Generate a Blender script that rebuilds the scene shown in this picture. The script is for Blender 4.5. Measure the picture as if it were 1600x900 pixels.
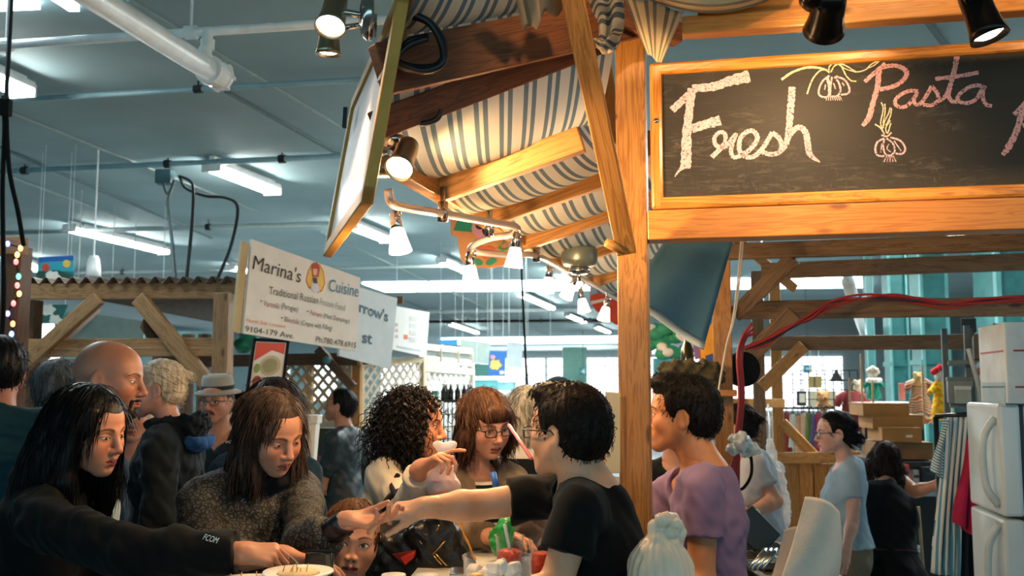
import bpy, math, random
import numpy as np
from mathutils import Vector, Matrix

random.seed(7)
RNG = np.random.default_rng(11)
SC = bpy.context.scene
for o in list(bpy.data.objects):
    bpy.data.objects.remove(o)

FOC = 1555.0
TILT = math.atan(155.0 / FOC)
EYE = Vector((0.0, 0.0, 1.6))
cam_d = bpy.data.cameras.new('camera')
cam = bpy.data.objects.new('camera', cam_d)
SC.collection.objects.link(cam)
cam.location = EYE
cam.rotation_euler = (math.pi / 2 + TILT, 0, 0)
cam_d.sensor_width = 36.0
cam_d.lens = FOC * 36.0 / 1600.0
cam_d.clip_end = 300
cam_d.dof.use_dof = True
cam_d.dof.focus_distance = 2.9
cam_d.dof.aperture_fstop = 5.0
SC.camera = cam

SC.view_settings.view_transform = 'Standard'
SC.view_settings.look = 'None'
SC.view_settings.gamma = 1.0
SC.view_settings.use_curve_mapping = False
SC.view_settings.exposure = 0.42
W = bpy.data.worlds.new('world')
SC.world = W
W.use_nodes = True
W.node_tree.nodes['Background'].inputs[0].default_value = (0.46, 0.77, 0.88, 1)
W.node_tree.nodes['Background'].inputs[1].default_value = 1.5
TUBE_E = 60.0
SKYLIGHT_E = 8.0
TUBE_W = 40.0
WARM = (1.0, 0.60, 0.28)
SPOT_W = 1.0         # scale on every halogen spot

def ray(px, py):
    x = (px - 800.0) / FOC
    y = (450.0 - py) / FOC
    c, s = math.cos(TILT), math.sin(TILT)
    return Vector((x, c - y * s, s + y * c))
def P(px, py, Y):
    d = ray(px, py)
    return EYE + d * (Y / d.y)
def PZ(px, py, z):
    d = ray(px, py)
    return EYE + d * ((z - EYE.z) / d.z)
def PPL(px, py, o, n):
    d = ray(px, py)
    return EYE + d * ((o - EYE).dot(n) / d.dot(n))
E1 = Vector((0.9802, -0.198, 0.0))     # along the stall's front
E2 = Vector((0.198, 0.9802, 0.0))      # into the hall
UP = Vector((0, 0, 1))

def lin(c):
    if isinstance(c, str):
        c = c.lstrip('#')
        c = [int(c[i:i + 2], 16) / 255 for i in (0, 2, 4)]
    return tuple((v / 12.92 if v <= 0.04045 else ((v + 0.055) / 1.055) ** 2.4) for v in c[:3]) + (1.0,)
MATS = {}
def newmat(name):
    m = bpy.data.materials.new(name)
    m.use_nodes = True
    nt = m.node_tree
    b = nt.nodes['Principled BSDF']
    return m, nt, b
def ramp(nt, stops, interp='LINEAR'):
    r = nt.nodes.new('ShaderNodeValToRGB')
    cr = r.color_ramp
    cr.interpolation = interp
    while len(cr.elements) < len(stops):
        cr.elements.new(0.5)
    for e, (p, c) in zip(cr.elements, stops):
        e.position = p
        e.color = lin(c) if isinstance(c, (str,)) else tuple(c)
    return r
def attr(nt, name):
    a = nt.nodes.new('ShaderNodeAttribute')
    a.attribute_name = name
    return a
def mapping(nt, src, scale=(1, 1, 1), loc=(0, 0, 0)):
    m = nt.nodes.new('ShaderNodeMapping')
    m.inputs['Scale'].default_value = scale
    m.inputs['Location'].default_value = loc
    nt.links.new(src, m.inputs['Vector'])
    return m.outputs[0]
def noise(nt, vec, scale, detail=3, rough=0.55, dist=0.0):
    n = nt.nodes.new('ShaderNodeTexNoise')
    n.inputs['Scale'].default_value = scale
    n.inputs['Detail'].default_value = detail
    n.inputs['Roughness'].default_value = rough
    n.inputs['Distortion'].default_value = dist
    if vec is not None:
        nt.links.new(vec, n.inputs['Vector'])
    return n.outputs['Fac']
def bump(nt, b, h, strength=0.3, dist=0.01):
    n = nt.nodes.new('ShaderNodeBump')
    n.inputs['Strength'].default_value = strength
    n.inputs['Distance'].default_value = dist
    nt.links.new(h, n.inputs['Height'])
    nt.links.new(n.outputs[0], b.inputs['Normal'])
def mix(nt, f, a, b, mode='MIX'):
    m = nt.nodes.new('ShaderNodeMix')
    m.data_type = 'RGBA'
    m.blend_type = mode
    for s, v in ((m.inputs[0], f), (m.inputs[6], a), (m.inputs[7], b)):
        if hasattr(v, 'links') or isinstance(v, bpy.types.NodeSocket):
            nt.links.new(v, s)
        elif isinstance(v, (int, float)):
            s.default_value = v
        else:
            s.default_value = lin(v) if isinstance(v, str) else tuple(v)
    return m.outputs[2]
def mt(nt, op, a, b=None, c=None, clamp=False):
    m = nt.nodes.new('ShaderNodeMath')
    m.operation = op
    m.use_clamp = clamp
    for i, v in enumerate((a, b, c)):
        if v is None:
            continue
        if isinstance(v, (int, float)):
            m.inputs[i].default_value = v
        else:
            nt.links.new(v, m.inputs[i])
    return m.outputs[0]
def plain(name, col, rough=0.6, metal=0.0, spec=0.5, var=0.12, scale=9.0, bmp=0.0, bscale=60, trans=0.0, alpha=1.0, coat=0.0):
    """a procedural one-colour surface with slight unevenness"""
    key = ('plain', name)
    if key in MATS:
        return MATS[key]
    m, nt, b = newmat(name)
    tc = nt.nodes.new('ShaderNodeTexCoord').outputs['Object']
    n = noise(nt, tc, scale, 4)
    c = lin(col)
    lo = tuple(v * (1 - var) for v in c[:3]) + (1,)
    hi = tuple(min(1, v * (1 + var)) for v in c[:3]) + (1,)
    r = ramp(nt, [(0.3, lo), (0.7, hi)])
    nt.links.new(n, r.inputs[0])
    nt.links.new(r.outputs[0], b.inputs['Base Color'])
    b.inputs['Roughness'].default_value = rough
    b.inputs['Metallic'].default_value = metal
    b.inputs['Specular IOR Level'].default_value = spec
    b.inputs['Coat Weight'].default_value = coat
    if bmp:
        bump(nt, b, noise(nt, tc, bscale, 3), bmp, 0.01)
    if trans:
        b.inputs['Transmission Weight'].default_value = trans
    b.inputs['Alpha'].default_value = alpha
    MATS[key] = m
    return m
def emis(name, col, e, base='#ffffff'):
    key = ('emis', name)
    if key in MATS:
        return MATS[key]
    m, nt, b = newmat(name)
    b.inputs['Base Color'].default_value = lin(base)
    b.inputs['Emission Color'].default_value = lin(col) if isinstance(col, str) else tuple(col) + (1,)
    b.inputs['Emission Strength'].default_value = e
    b.inputs['Roughness'].default_value = 0.4
    MATS[key] = m
    return m
def wood(name, light, dark, knots=True, rough=0.5, coat=0.0):
    key = ('wood', name)
    if key in MATS:
        return MATS[key]
    m, nt, b = newmat(name)
    g = attr(nt, 'gc').outputs['Vector']
    v1 = mapping(nt, g, (1.1, 14, 14))
    n1 = noise(nt, v1, 1.6, 4, 0.6, 1.2)
    rings = mt(nt, 'FRACT', mt(nt, 'MULTIPLY', n1, 7.0))
    rings = mt(nt, 'ABSOLUTE', mt(nt, 'SUBTRACT', rings, 0.5))
    v2 = mapping(nt, g, (6, 220, 220))
    n2 = noise(nt, v2, 1.0, 3, 0.6)
    f = mt(nt, 'ADD', mt(nt, 'MULTIPLY', rings, 0.85), mt(nt, 'MULTIPLY', mt(nt, 'SUBTRACT', n2, 0.5), 0.9))
    r = ramp(nt, [(0.0, dark), (0.28, light), (0.75, light)])
    nt.links.new(f, r.inputs[0])
    col = r.outputs[0]
    big = noise(nt, mapping(nt, g, (0.7, 6, 6)), 1.0, 2)
    rb = ramp(nt, [(0.3, (0.78, 0.74, 0.70, 1)), (0.7, (1.08, 1.08, 1.08, 1))])
    nt.links.new(big, rb.inputs[0])
    col = mix(nt, 1.0, col, rb.outputs[0], 'MULTIPLY')
    if knots:
        vo = nt.nodes.new('ShaderNodeTexVoronoi')
        vo.inputs['Scale'].default_value = 1.0
        nt.links.new(mapping(nt, g, (3.2, 9, 9)), vo.inputs['Vector'])
        k = ramp(nt, [(0.06, (1, 1, 1, 1)), (0.12, (0, 0, 0, 1))])
        nt.links.new(vo.outputs['Distance'], k.inputs[0])
        dk = lin(dark)
        col = mix(nt, k.outputs[0], col, tuple(v * 0.42 for v in dk[:3]) + (1,))
    nt.links.new(col, b.inputs['Base Color'])
    b.inputs['Roughness'].default_value = rough
    b.inputs['Coat Weight'].default_value = coat
    b.inputs['Coat Roughness'].default_value = 0.25
    bump(nt, b, n2, 0.12, 0.004)
    MATS[key] = m
    return m
def striped(name, stops, period, axis='X', rough=0.9, translucent=0.0, bmp=0.15, wob=0.0, src='gc'):
    """cloth with constant-colour stripes along one axis of the cloth's own coordinates"""
    key = ('str', name)
    if key in MATS:
        return MATS[key]
    m, nt, b = newmat(name)
    if src == 'gc':
        g = attr(nt, 'gc').outputs['Vector']
    else:
        g = nt.nodes.new('ShaderNodeTexCoord').outputs['Object']
    sp = nt.nodes.new('ShaderNodeSeparateXYZ')
    nt.links.new(g, sp.inputs[0])
    u = sp.outputs[axis]
    if wob:
        u = mt(nt, 'ADD', u, mt(nt, 'MULTIPLY', mt(nt, 'SUBTRACT', noise(nt, g, 3.0, 2), 0.5), wob))
    f = mt(nt, 'FRACT', mt(nt, 'DIVIDE', u, period))
    r = ramp(nt, stops, 'CONSTANT')
    nt.links.new(f, r.inputs[0])
    w = noise(nt, mapping(nt, g, (400, 400, 400)), 1.0, 1)
    nt.links.new(r.outputs[0], b.inputs['Base Color'])
    b.inputs['Roughness'].default_value = rough
    b.inputs['Specular IOR Level'].default_value = 0.15
    bump(nt, b, w, bmp, 0.002)
    if translucent:
        t = nt.nodes.new('ShaderNodeBsdfTranslucent')
        nt.links.new(r.outputs[0], t.inputs[0])
        ms = nt.nodes.new('ShaderNodeMixShader')
        ms.inputs[0].default_value = translucent
        nt.links.new(b.outputs[0], ms.inputs[1])
        nt.links.new(t.outputs[0], ms.inputs[2])
        nt.links.new(ms.outputs[0], nt.nodes['Material Output'].inputs['Surface'])
    MATS[key] = m
    return m
def cloth(name, col, rough=0.9, var=0.18, scale=5.0, weave=500, bmp=0.25, sheen=0.2):
    key = ('cloth', name)
    if key in MATS:
        return MATS[key]
    m, nt, b = newmat(name)
    tc = nt.nodes.new('ShaderNodeTexCoord').outputs['Object']
    c = lin(col)
    r = ramp(nt, [(0.3, tuple(v * (1 - var) for v in c[:3]) + (1,)), (0.7, tuple(min(1, v * (1 + var)) for v in c[:3]) + (1,))])
    nt.links.new(noise(nt, tc, scale, 5), r.inputs[0])
    nt.links.new(r.outputs[0], b.inputs['Base Color'])
    b.inputs['Roughness'].default_value = rough
    b.inputs['Specular IOR Level'].default_value = 0.2
    b.inputs['Sheen Weight'].default_value = sheen * .3
    b.inputs['Sheen Tint'].default_value = (0.6, 0.8, 0.9, 1)
    h = mt(nt, 'ADD', mt(nt, 'MULTIPLY', noise(nt, tc, weave, 1), 0.3), noise(nt, tc, 14, 4))
    bump(nt, b, h, bmp, 0.012)
    MATS[key] = m
    return m
def glass(name, col=(1, 1, 1), rough=0.03, alpha=0.25):
    key = ('glass', name)
    if key in MATS:
        return MATS[key]
    m, nt, b = newmat(name)
    b.inputs['Base Color'].default_value = tuple(col) + (1,)
    b.inputs['Roughness'].default_value = rough
    t = nt.nodes.new('ShaderNodeBsdfTransparent')
    fr = nt.nodes.new('ShaderNodeLayerWeight')
    fr.inputs[0].default_value = 0.5
    ms = nt.nodes.new('ShaderNodeMixShader')
    nt.links.new(mt(nt, 'ADD', mt(nt, 'MULTIPLY', mt(nt, 'POWER', fr.outputs[1], 3.0), 0.6), 0.04 + alpha, clamp=True), ms.inputs[0])
    nt.links.new(t.outputs[0], ms.inputs[1])
    nt.links.new(b.outputs[0], ms.inputs[2])
    nt.links.new(ms.outputs[0], nt.nodes['Material Output'].inputs['Surface'])
    MATS[key] = m
    return m

class MB:
    def __init__(s):
        s.v = []; s.f = []; s.g = []
    def add(s, vs, fs, gs=None):
        n = len(s.v)
        s.v += [tuple(p) for p in vs]
        s.f += [tuple(i + n for i in f) for f in fs]
        s.g += [tuple(q) for q in (gs if gs is not None else vs)]
    def beam(s, p0, p1, w, h, up=UP, e0=0.0, e1=0.0):
        p0 = Vector(p0); p1 = Vector(p1); d = (p1 - p0); L = d.length; d /= L
        p0 = p0 - d * e0; p1 = p1 + d * e1; L += e0 + e1
        side = d.cross(Vector(up))
        if side.length < 1e-4:
            side = d.cross(Vector((1, 0, 0)))
        side.normalize()
        u = side.cross(d).normalized()
        vs = []; gs = []
        oa, ob = random.random() * 9, random.random() * 5
        for t in (0, 1):
            for a, b in ((-1, -1), (1, -1), (1, 1), (-1, 1)):
                vs.append((p0 if t == 0 else p1) + side * (a * w / 2) + u * (b * h / 2))
                gs.append((t * L + oa, a * w / 2 + ob, b * h / 2))
        s.add(vs, [(3, 2, 1, 0), (4, 5, 6, 7), (0, 1, 5, 4), (1, 2, 6, 5), (2, 3, 7, 6), (3, 0, 4, 7)], gs)
        return s
    def box(s, c, size, rz=0.0, R=None):
        c = Vector(c)
        M = R if R is not None else Matrix.Rotation(rz, 3, 'Z')
        vs = []; gs = []
        for z in (-1, 1):
            for a, b in ((-1, -1), (1, -1), (1, 1), (-1, 1)):
                q = Vector((a * size[0] / 2, b * size[1] / 2, z * size[2] / 2))
                vs.append(c + M @ q); gs.append(q)
        s.add(vs, [(3, 2, 1, 0), (4, 5, 6, 7), (0, 1, 5, 4), (1, 2, 6, 5), (2, 3, 7, 6), (3, 0, 4, 7)], gs)
        return s
    def tube(s, pts, r, n=10, caps=True):
        pts = [Vector(p) for p in pts]
        m = len(pts)
        rs = r if hasattr(r, '__len__') else [r] * m
        T = []
        for i in range(m):
            t = pts[min(i + 1, m - 1)] - pts[max(i - 1, 0)]
            T.append(t.normalized() if t.length > 1e-9 else UP.copy())
        a = T[0].orthogonal().normalized()
        vs = []; gs = []; acc = 0
        for i in range(m):
            a = (a - T[i] * a.dot(T[i]))
            a = a.normalized() if a.length > 1e-6 else T[i].orthogonal().normalized()
            b = T[i].cross(a)
            if i:
                acc += (pts[i] - pts[i - 1]).length
            for k in range(n):
                t = 2 * math.pi * k / n
                vs.append(pts[i] + (a * math.cos(t) + b * math.sin(t)) * rs[i])
                gs.append((acc, rs[i] * math.cos(t), rs[i] * math.sin(t)))
        fs = []
        for i in range(m - 1):
            for k in range(n):
                k2 = (k + 1) % n
                fs.append((i * n + k, i * n + k2, (i + 1) * n + k2, (i + 1) * n + k))
        if caps:
            fs.append(tuple(range(n - 1, -1, -1)))
            fs.append(tuple(range((m - 1) * n, m * n)))
        s.add(vs, fs, gs)
        return s
    def lathe(s, prof, c, axis=UP, n=24, caps=True):
        """prof: (radius, height along axis)"""
        c = Vector(c); ax = Vector(axis).normalized()
        a = ax.orthogonal().normalized(); b = ax.cross(a)
        vs = []; gs = []
        for r, h in prof:
            for k in range(n):
                t = 2 * math.pi * k / n
                vs.append(c + ax * h + (a * math.cos(t) + b * math.sin(t)) * r)
                gs.append((h, r * math.cos(t), r * math.sin(t)))
        fs = []
        m = len(prof)
        for i in range(m - 1):
            for k in range(n):
                k2 = (k + 1) % n
                fs.append((i * n + k, i * n + k2, (i + 1) * n + k2, (i + 1) * n + k))
        if caps:
            fs.append(tuple(range(n - 1, -1, -1)))
            fs.append(tuple(range((m - 1) * n, m * n)))
        s.add(vs, fs, gs)
        return s
    def grid(s, fn, nu, nv, gfn=None, thick=0.0):
        vs = []; gs = []
        for i in range(nu + 1):
            for j in range(nv + 1):
                u, v = i / nu, j / nv
                vs.append(Vector(fn(u, v))); gs.append(gfn(u, v) if gfn else (u, v, 0))
        fs = [(i * (nv + 1) + j, (i + 1) * (nv + 1) + j, (i + 1) * (nv + 1) + j + 1, i * (nv + 1) + j + 1) for i in range(nu) for j in range(nv)]
        s.add(vs, fs, gs)
        return s
    def prism(s, poly, depth_vec):
        """polygon of 3D points, extruded"""
        d = Vector(depth_vec); n = len(poly)
        poly = [Vector(p) for p in poly]
        vs = poly + [p + d for p in poly]
        fs = [tuple(range(n)), tuple(range(2 * n - 1, n - 1, -1))]
        for i in range(n):
            j = (i + 1) % n
            fs.append((j, i, i + n, j + n))
        s.add(vs, fs)
        return s
    def ell(s, c, r, R=None, nu=18, nv=12):
        c = Vector(c)
        r = r if hasattr(r, '__len__') else (r, r, r)
        vs = []; gs = []
        for i in range(nv + 1):
            th = math.pi * i / nv
            for k in range(nu):
                ph = 2 * math.pi * k / nu
                q = Vector((r[0] * math.sin(th) * math.cos(ph), r[1] * math.sin(th) * math.sin(ph), r[2] * math.cos(th)))
                gs.append(q)
                vs.append(c + (R @ q if R is not None else q))
        fs = []
        for i in range(nv):
            for k in range(nu):
                k2 = (k + 1) % nu
                fs.append((i * nu + k, (i + 1) * nu + k, (i + 1) * nu + k2, i * nu + k2))
        s.add(vs, fs, gs)
        return s

BASE = {}
def make_mesh(name, V, Fc, G, base, smooth=False, extra=None):
    me = bpy.data.meshes.new(name)
    V = np.asarray(V, dtype=np.float32).reshape(-1, 3) - np.asarray(base, dtype=np.float32)
    me.from_pydata(V.tolist(), [], Fc if isinstance(Fc, list) else Fc.tolist())
    if G is not None:
        a = me.attributes.new('gc', 'FLOAT_VECTOR', 'POINT')
        a.data.foreach_set('vector', np.asarray(G, dtype=np.float32).ravel())
    if extra is not None:
        for k, arr in extra.items():
            a = me.attributes.new(k, 'FLOAT_VECTOR', 'POINT')
            a.data.foreach_set('vector', np.asarray(arr, dtype=np.float32).ravel())
    if smooth:
        me.polygons.foreach_set('use_smooth', [True] * len(me.polygons))
    me.update()
    return me
def tag(o, label=None, cat=None, group=None, kind=None):
    if label: o['label'] = label
    if cat: o['category'] = cat
    if group: o['group'] = group
    if kind: o['kind'] = kind
    return o
def thing(name, loc, label, cat, group=None):
    o = bpy.data.objects.new(name, None)
    SC.collection.objects.link(o)
    o.empty_display_size = 0.1
    o.location = loc
    BASE[o] = Vector(loc)
    return tag(o, label, cat, group)
def put(name, mb, mat, parent=None, smooth=False, bevel=0.0, label=None, cat=None, group=None, kind=None, solid=0.0, sub=0, extra=None):
    """link one mesh as a thing (no parent) or as a part of a thing"""
    if parent is None:
        A = np.asarray([tuple(p) for p in mb.v])
        base = Vector(((A[:, 0].min() + A[:, 0].max()) / 2, (A[:, 1].min() + A[:, 1].max()) / 2, A[:, 2].min()))
    else:
        base = BASE[parent]
    me = make_mesh(name, [tuple(p) for p in mb.v], mb.f, [tuple(p) for p in mb.g], base, smooth, extra)
    for m in (mat if isinstance(mat, (list, tuple)) else [mat]):
        me.materials.append(m)
    o = bpy.data.objects.new(name, me)
    SC.collection.objects.link(o)
    BASE[o] = base
    if parent is None:
        o.location = base
    else:
        o.parent = parent
    tag(o, label, cat, group, kind)
    if solid:
        md = o.modifiers.new('solid', 'SOLIDIFY'); md.thickness = solid; md.offset = 0
    if sub:
        md = o.modifiers.new('sub', 'SUBSURF'); md.levels = sub; md.render_levels = sub
    if bevel:
        md = o.modifiers.new('bevel', 'BEVEL'); md.width = bevel; md.segments = 2; md.limit_method = 'ANGLE'; md.harden_normals = False
    return o
def struct(name, mb, mat, **k):
    return put(name, mb, mat, kind='structure', **k)
def spline(pts, n=8):
    """Catmull-Rom through points"""
    pts = [Vector(p) for p in pts]
    q = [pts[0] * 2 - pts[1]] + pts + [pts[-1] * 2 - pts[-2]]
    out = []
    for i in range(1, len(q) - 2):
        p0, p1, p2, p3 = q[i - 1], q[i], q[i + 1], q[i + 2]
        for k in range(n):
            t = k / n
            out.append(0.5 * ((2 * p1) + (p2 - p0) * t + (2 * p0 - 5 * p1 + 4 * p2 - p3) * t * t + (3 * p1 - p0 - 3 * p2 + p3) * t ** 3))
    out.append(pts[-1])
    return out
def lamp_light(name, loc, parent, watts, color, kind='SPOT', aim=None, size=0.04, angle=90, blend=0.5):
    L = bpy.data.lights.new(name, kind)
    L.energy = watts
    L.color = color
    L.shadow_soft_size = size
    if kind == 'SPOT':
        L.spot_size = math.radians(angle); L.spot_blend = blend
    o = bpy.data.objects.new(name, L)
    SC.collection.objects.link(o)
    o.parent = parent
    o.location = Vector(loc) - BASE[parent]
    if aim is not None:
        o.rotation_euler = Vector(aim).to_track_quat('-Z', 'Y').to_euler()
    return o
def text_mesh(body, a, b, c, off, skew=0.0, bold=0.0):
    """letters whose baseline runs a -> b and whose capital height runs a -> c"""
    cu = bpy.data.curves.new('lettering', 'FONT')
    cu.body = body
    cu.offset = bold
    cu.resolution_u = 3
    o = bpy.data.objects.new('lettering', cu)
    SC.collection.objects.link(o)
    dg = bpy.context.evaluated_depsgraph_get()
    ev = o.evaluated_get(dg)
    me = ev.to_mesh()
    vs = [v.co.copy() for v in me.vertices]
    fs = [tuple(p.vertices) for p in me.polygons]
    ev.to_mesh_clear()
    bpy.data.objects.remove(o)
    x0 = min(v.x for v in vs); x1 = max(v.x for v in vs)
    a, b, c, off = Vector(a), Vector(b), Vector(c), Vector(off)
    capH = 0.70
    mb = MB()
    mb.add([a + (b - a) * ((v.x - x0) / (x1 - x0)) + ((c - a) + (b - a) * skew) * (v.y / capH) + off for v in vs], fs)
    return mb
HC = 3.8
M_CEIL = plain('painted ceiling', '#90aeb5', 0.75, var=0.10, scale=1.2, bmp=0.15, bscale=9)
M_FLOOR = plain('concrete floor', '#7d8180', 0.55, var=0.2, scale=1.5)
M_WALLW = plain('hall wall paint', '#cfdcdc', 0.8)
M_WPIPE = plain('white pipe paint', '#dfe9ea', 0.35, coat=0.3)
M_BPIPE = plain('blue grey conduit', '#7fa3ad', 0.4)
M_TEAL = plain('teal column paint', '#2f6b6a', 0.5, var=0.2)
M_BLACK = plain('black rubber', '#0e1214', 0.8, spec=.2)
M_DKMETAL = plain('dark grey metal', '#2b3336', 0.4, metal=0.6)
M_CHROME = plain('chrome', '#c9c6c2', 0.14, metal=1.0, var=0.05)
M_WHITE = plain('white enamel', '#e8ecec', 0.35)
M_SKY = emis('daylight glazing', (0.86, 0.97, 1.0), SKYLIGHT_E)
M_TUBE = emis('fluorescent glow', (1.0, 0.97, 0.90), TUBE_E)
M_WIN = emis('bright window glazing', (0.95, 0.97, 1.0), 1.7)

mb = MB(); mb.box((4, 32, HC + 0.1), (90, 90, 0.2)); struct('ceiling', mb, M_CEIL)
mb = MB(); mb.box((4, 32, -0.1), (90, 90, 0.2)); struct('floor', mb, M_FLOOR)
def wall(name, o, d, a, b, z0, z1, mat, th=0.2):
    m = MB(); o = Vector(o); p = o + d * a; q = o + d * b
    c = (p + q) / 2; m.beam(Vector((p.x, p.y, (z0 + z1) / 2)), Vector((q.x, q.y, (z0 + z1) / 2)), th, z1 - z0)
    return struct(name, m, mat)
wall('wall_far', (0, 58.4, 0), E1, -26, 42, 0, HC, M_WALLW)
wall('wall_left', (-18.4, 8, 0), E2, -6, 54, 0, HC, plain('left wall paint', '#6f8d92', 0.8))
wall('wall_right', (19, 30, 0), E2, -24, 26, 0, HC, plain('right wall paint', '#7f9d9d', 0.8))

def window_panel(name, c0, d, w, z0, z1, nx, nz, nrm, bar='#9fb3b6'):
    c0 = Vector(c0)
    m = MB(); a = c0 + nrm * 0.12; b = a + d * w
    m.beam(Vector((a.x, a.y, (z0 + z1) / 2)), Vector((b.x, b.y, (z0 + z1) / 2)), 0.04, z1 - z0)
    o = struct(name, m, M_WIN)
    f = MB()
    for i in range(nx + 1):
        p = a + d * (w * i / nx) + nrm * 0.04
        f.beam(Vector((p.x, p.y, z0)), Vector((p.x, p.y, z1)), 0.05, 0.05, up=d)
    for k in range(nz + 1):
        z = z0 + (z1 - z0) * k / nz
        p = a + nrm * 0.04; q = b + nrm * 0.04
        f.beam(Vector((p.x, p.y, z)), Vector((q.x, q.y, z)), 0.05, 0.05)
    put('window_frame', f, plain('window bars', bar, 0.6), parent=o)
for i, (a, w) in enumerate(((-8, 4.9), (-3.0, 5.0), (2.1, 5.6), (7.8, 5.2), (13.1, 5.4))):
    c = Vector((0, 58.4, 0)) + E1 * a
    window_panel('window_%d' % (i + 1), c, E1, w, 0.3, 3.3, 5, 6, -E2)
for i, a in enumerate((14, 19, 24.5, 30, 36, 42)):
    c = Vector((-18.4, 8, 0)) + E2 * a
    window_panel('window_%d' % (i + 6), c, E2, 3.6, 0.9, 2.75, 4, 3, E1)

def ceil_quad(name, pts, z, mat, label, cat, group=None):
    m = MB(); q = [PZ(x, y, z) for x, y in pts]
    m.prism(q, (0, 0, 0.03))
    return put(name, m, mat, label=label, cat=cat, group=group)
SKYL = [([(-71, -60), (63, 15), (-260, 28), (-420, -60)], 'bright skylight panel in the ceiling above the white water pipe'),
        ([(62, -12), (88, -12), (124, 18), (108, 18)], 'narrow slanting glowing strip beside the big white pipe'),  # glowing strip stands in for a tube light's reflection
        ([(566, 443.5), (606, 443), (650, 456), (602, 456.5)], 'short skylight panel just above the wooden stall signs'),
        ([(610, 443), (655, 442.5), (705, 455.5), (654, 456)], 'middle skylight panel between the short one and the long strip'),
        ([(660, 442.5), (1198, 437), (1198, 451.5), (712, 455.5)], 'long bright skylight strip behind the halogen track'),
        ([(1206, 437), (1358, 435), (1358, 449.5), (1206, 451)], 'bright skylight strip seen through the back of the stall'),
        ([(690, 529.5), (968, 526.5), (968, 535.5), (690, 538.5)], 'thin far skylight strip above the distant glazed doors')]
for q, lb in SKYL:
    ceil_quad('skylight', q, HC - 0.04, M_SKY, lb, 'skylight')

SEAMS = [((17, 177), (400, 330)), ((0, 230), (330, 372)), ((200, 0), (533, 200)), ((353, 143), (545, 250)),
         ((0, 270), (200, 345)), ((440, 395), (760, 520)), ((500, 362), (800, 500)), ((1430, 10), (1490, 90)), ((720, 465), (880, 535))]
for i, (a, b) in enumerate(SEAMS):
    m = MB(); m.beam(PZ(*a, HC - 0.015), PZ(*b, HC - 0.015), 0.03, 0.02)
    struct('trim_%d' % (i + 1), m, plain('ceiling batten', '#5f777b', 0.6) if i % 2 else plain('ceiling batten light', '#93a8a8', 0.6))

big = thing('water_pipe', PZ(340, 118, 3.2), 'thick white water pipe ending in a coupling near the ceiling', 'pipe')
e = PZ(338, 116, 3.2); s0 = e - E2 * 3.2
m = MB(); m.tube([s0, e], 0.056, 20); put('pipe', m, M_WPIPE, big, smooth=True)
m = MB(); m.lathe([(0.056, -0.09), (0.074, -0.09), (0.076, -0.05), (0.07, -0.045), (0.07, 0.02), (0.076, 0.025), (0.074, 0.05), (0.03, 0.05), (0.03, 0.0)], e, E2, 20)
for k in range(7):
    t = k * 0.9
    q = E2.orthogonal().normalized(); q2 = E2.cross(q)
    m.box(e + E2 * 0.05 + (q * math.cos(t) + q2 * math.sin(t)) * 0.068, (0.018, 0.05, 0.018))
put('coupling', m, M_WPIPE, big)
j = e - E2 * 0.12
sm = PZ(325, 49, 3.4)
m = MB(); m.tube([j + UP * 0.03, Vector((sm.x, sm.y, sm.z))], 0.027, 14)
m.lathe([(0.034, -0.025), (0.036, 0.025)], sm - UP * 0.07, UP, 14); m.lathe([(0.036, 0), (0.03, 0.05)], j + UP * 0.05, UP, 14)
put('riser', m, M_WPIPE, big, smooth=False)
def pipe(a, b, z, r, mat, label, rings=(), name='ceiling_pipe', cat='pipe'):
    m = MB(); p, q = PZ(*a, z), PZ(*b, z)
    m.tube([p, q], r, 12)
    o = put(name, m, mat, smooth=True, label=label, cat=cat)
    d = (q - p).normalized()
    for t in rings:
        g = MB(); c = p.lerp(q, t)
        g.lathe([(r * 1.5, -0.03), (r * 1.5, 0.03)], c, d, 12)
        g.tube([c, Vector((c.x, c.y, HC))], 0.008, 6)
        put('hanger', g, M_DKMETAL if mat is not M_WPIPE else M_WPIPE, o)
    return o
pipe((-260, 88), (700, 24), 3.4, 0.024, M_WPIPE, 'slim white water pipe crossing above the thick white pipe', (0.305, 0.61))
pipe((-60, 161), (640, 120), HC - 0.06, 0.02, M_BPIPE, 'grey metal conduit nearest the camera, below the white pipes', (0.55,))
pipe((-60, 271), (560, 243), HC - 0.06, 0.028, M_BPIPE, 'pale blue conduit running past the cable box', (0.17, 0.54, 0.82))
pipe((0, 364), (520, 349), HC - 0.1, 0.03, plain('conduit grey', '#93a6a6', 0.5), 'grey conduit crossing in front of the long tube light', (0.26, 0.64))
pipe((60, 428), (760, 414), HC - 0.1, 0.03, plain('conduit grey', '#93a6a6', 0.5), 'grey conduit above the corrugated roof stall', (0.2, 0.55))
pipe((640, 487), (1000, 483), HC - 0.1, 0.05, M_WPIPE, 'white conduit behind the glass shades of the halogen track', (0.3, 0.6))
pipe((620, 503), (1000, 500), HC - 0.12, 0.045, M_BLACK, 'black duct pipe under the far ceiling', (0.3, 0.6, 0.8))
pipe((680, 545), (1000, 541), HC - 0.2, 0.16, M_WPIPE, 'fat pale duct above the distant glazed doors', (0.4,))
pipe((1325, 440), (1372, 600), 2.4, 0.05, M_WPIPE, 'pale slanting duct behind the stall back beams')

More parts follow.
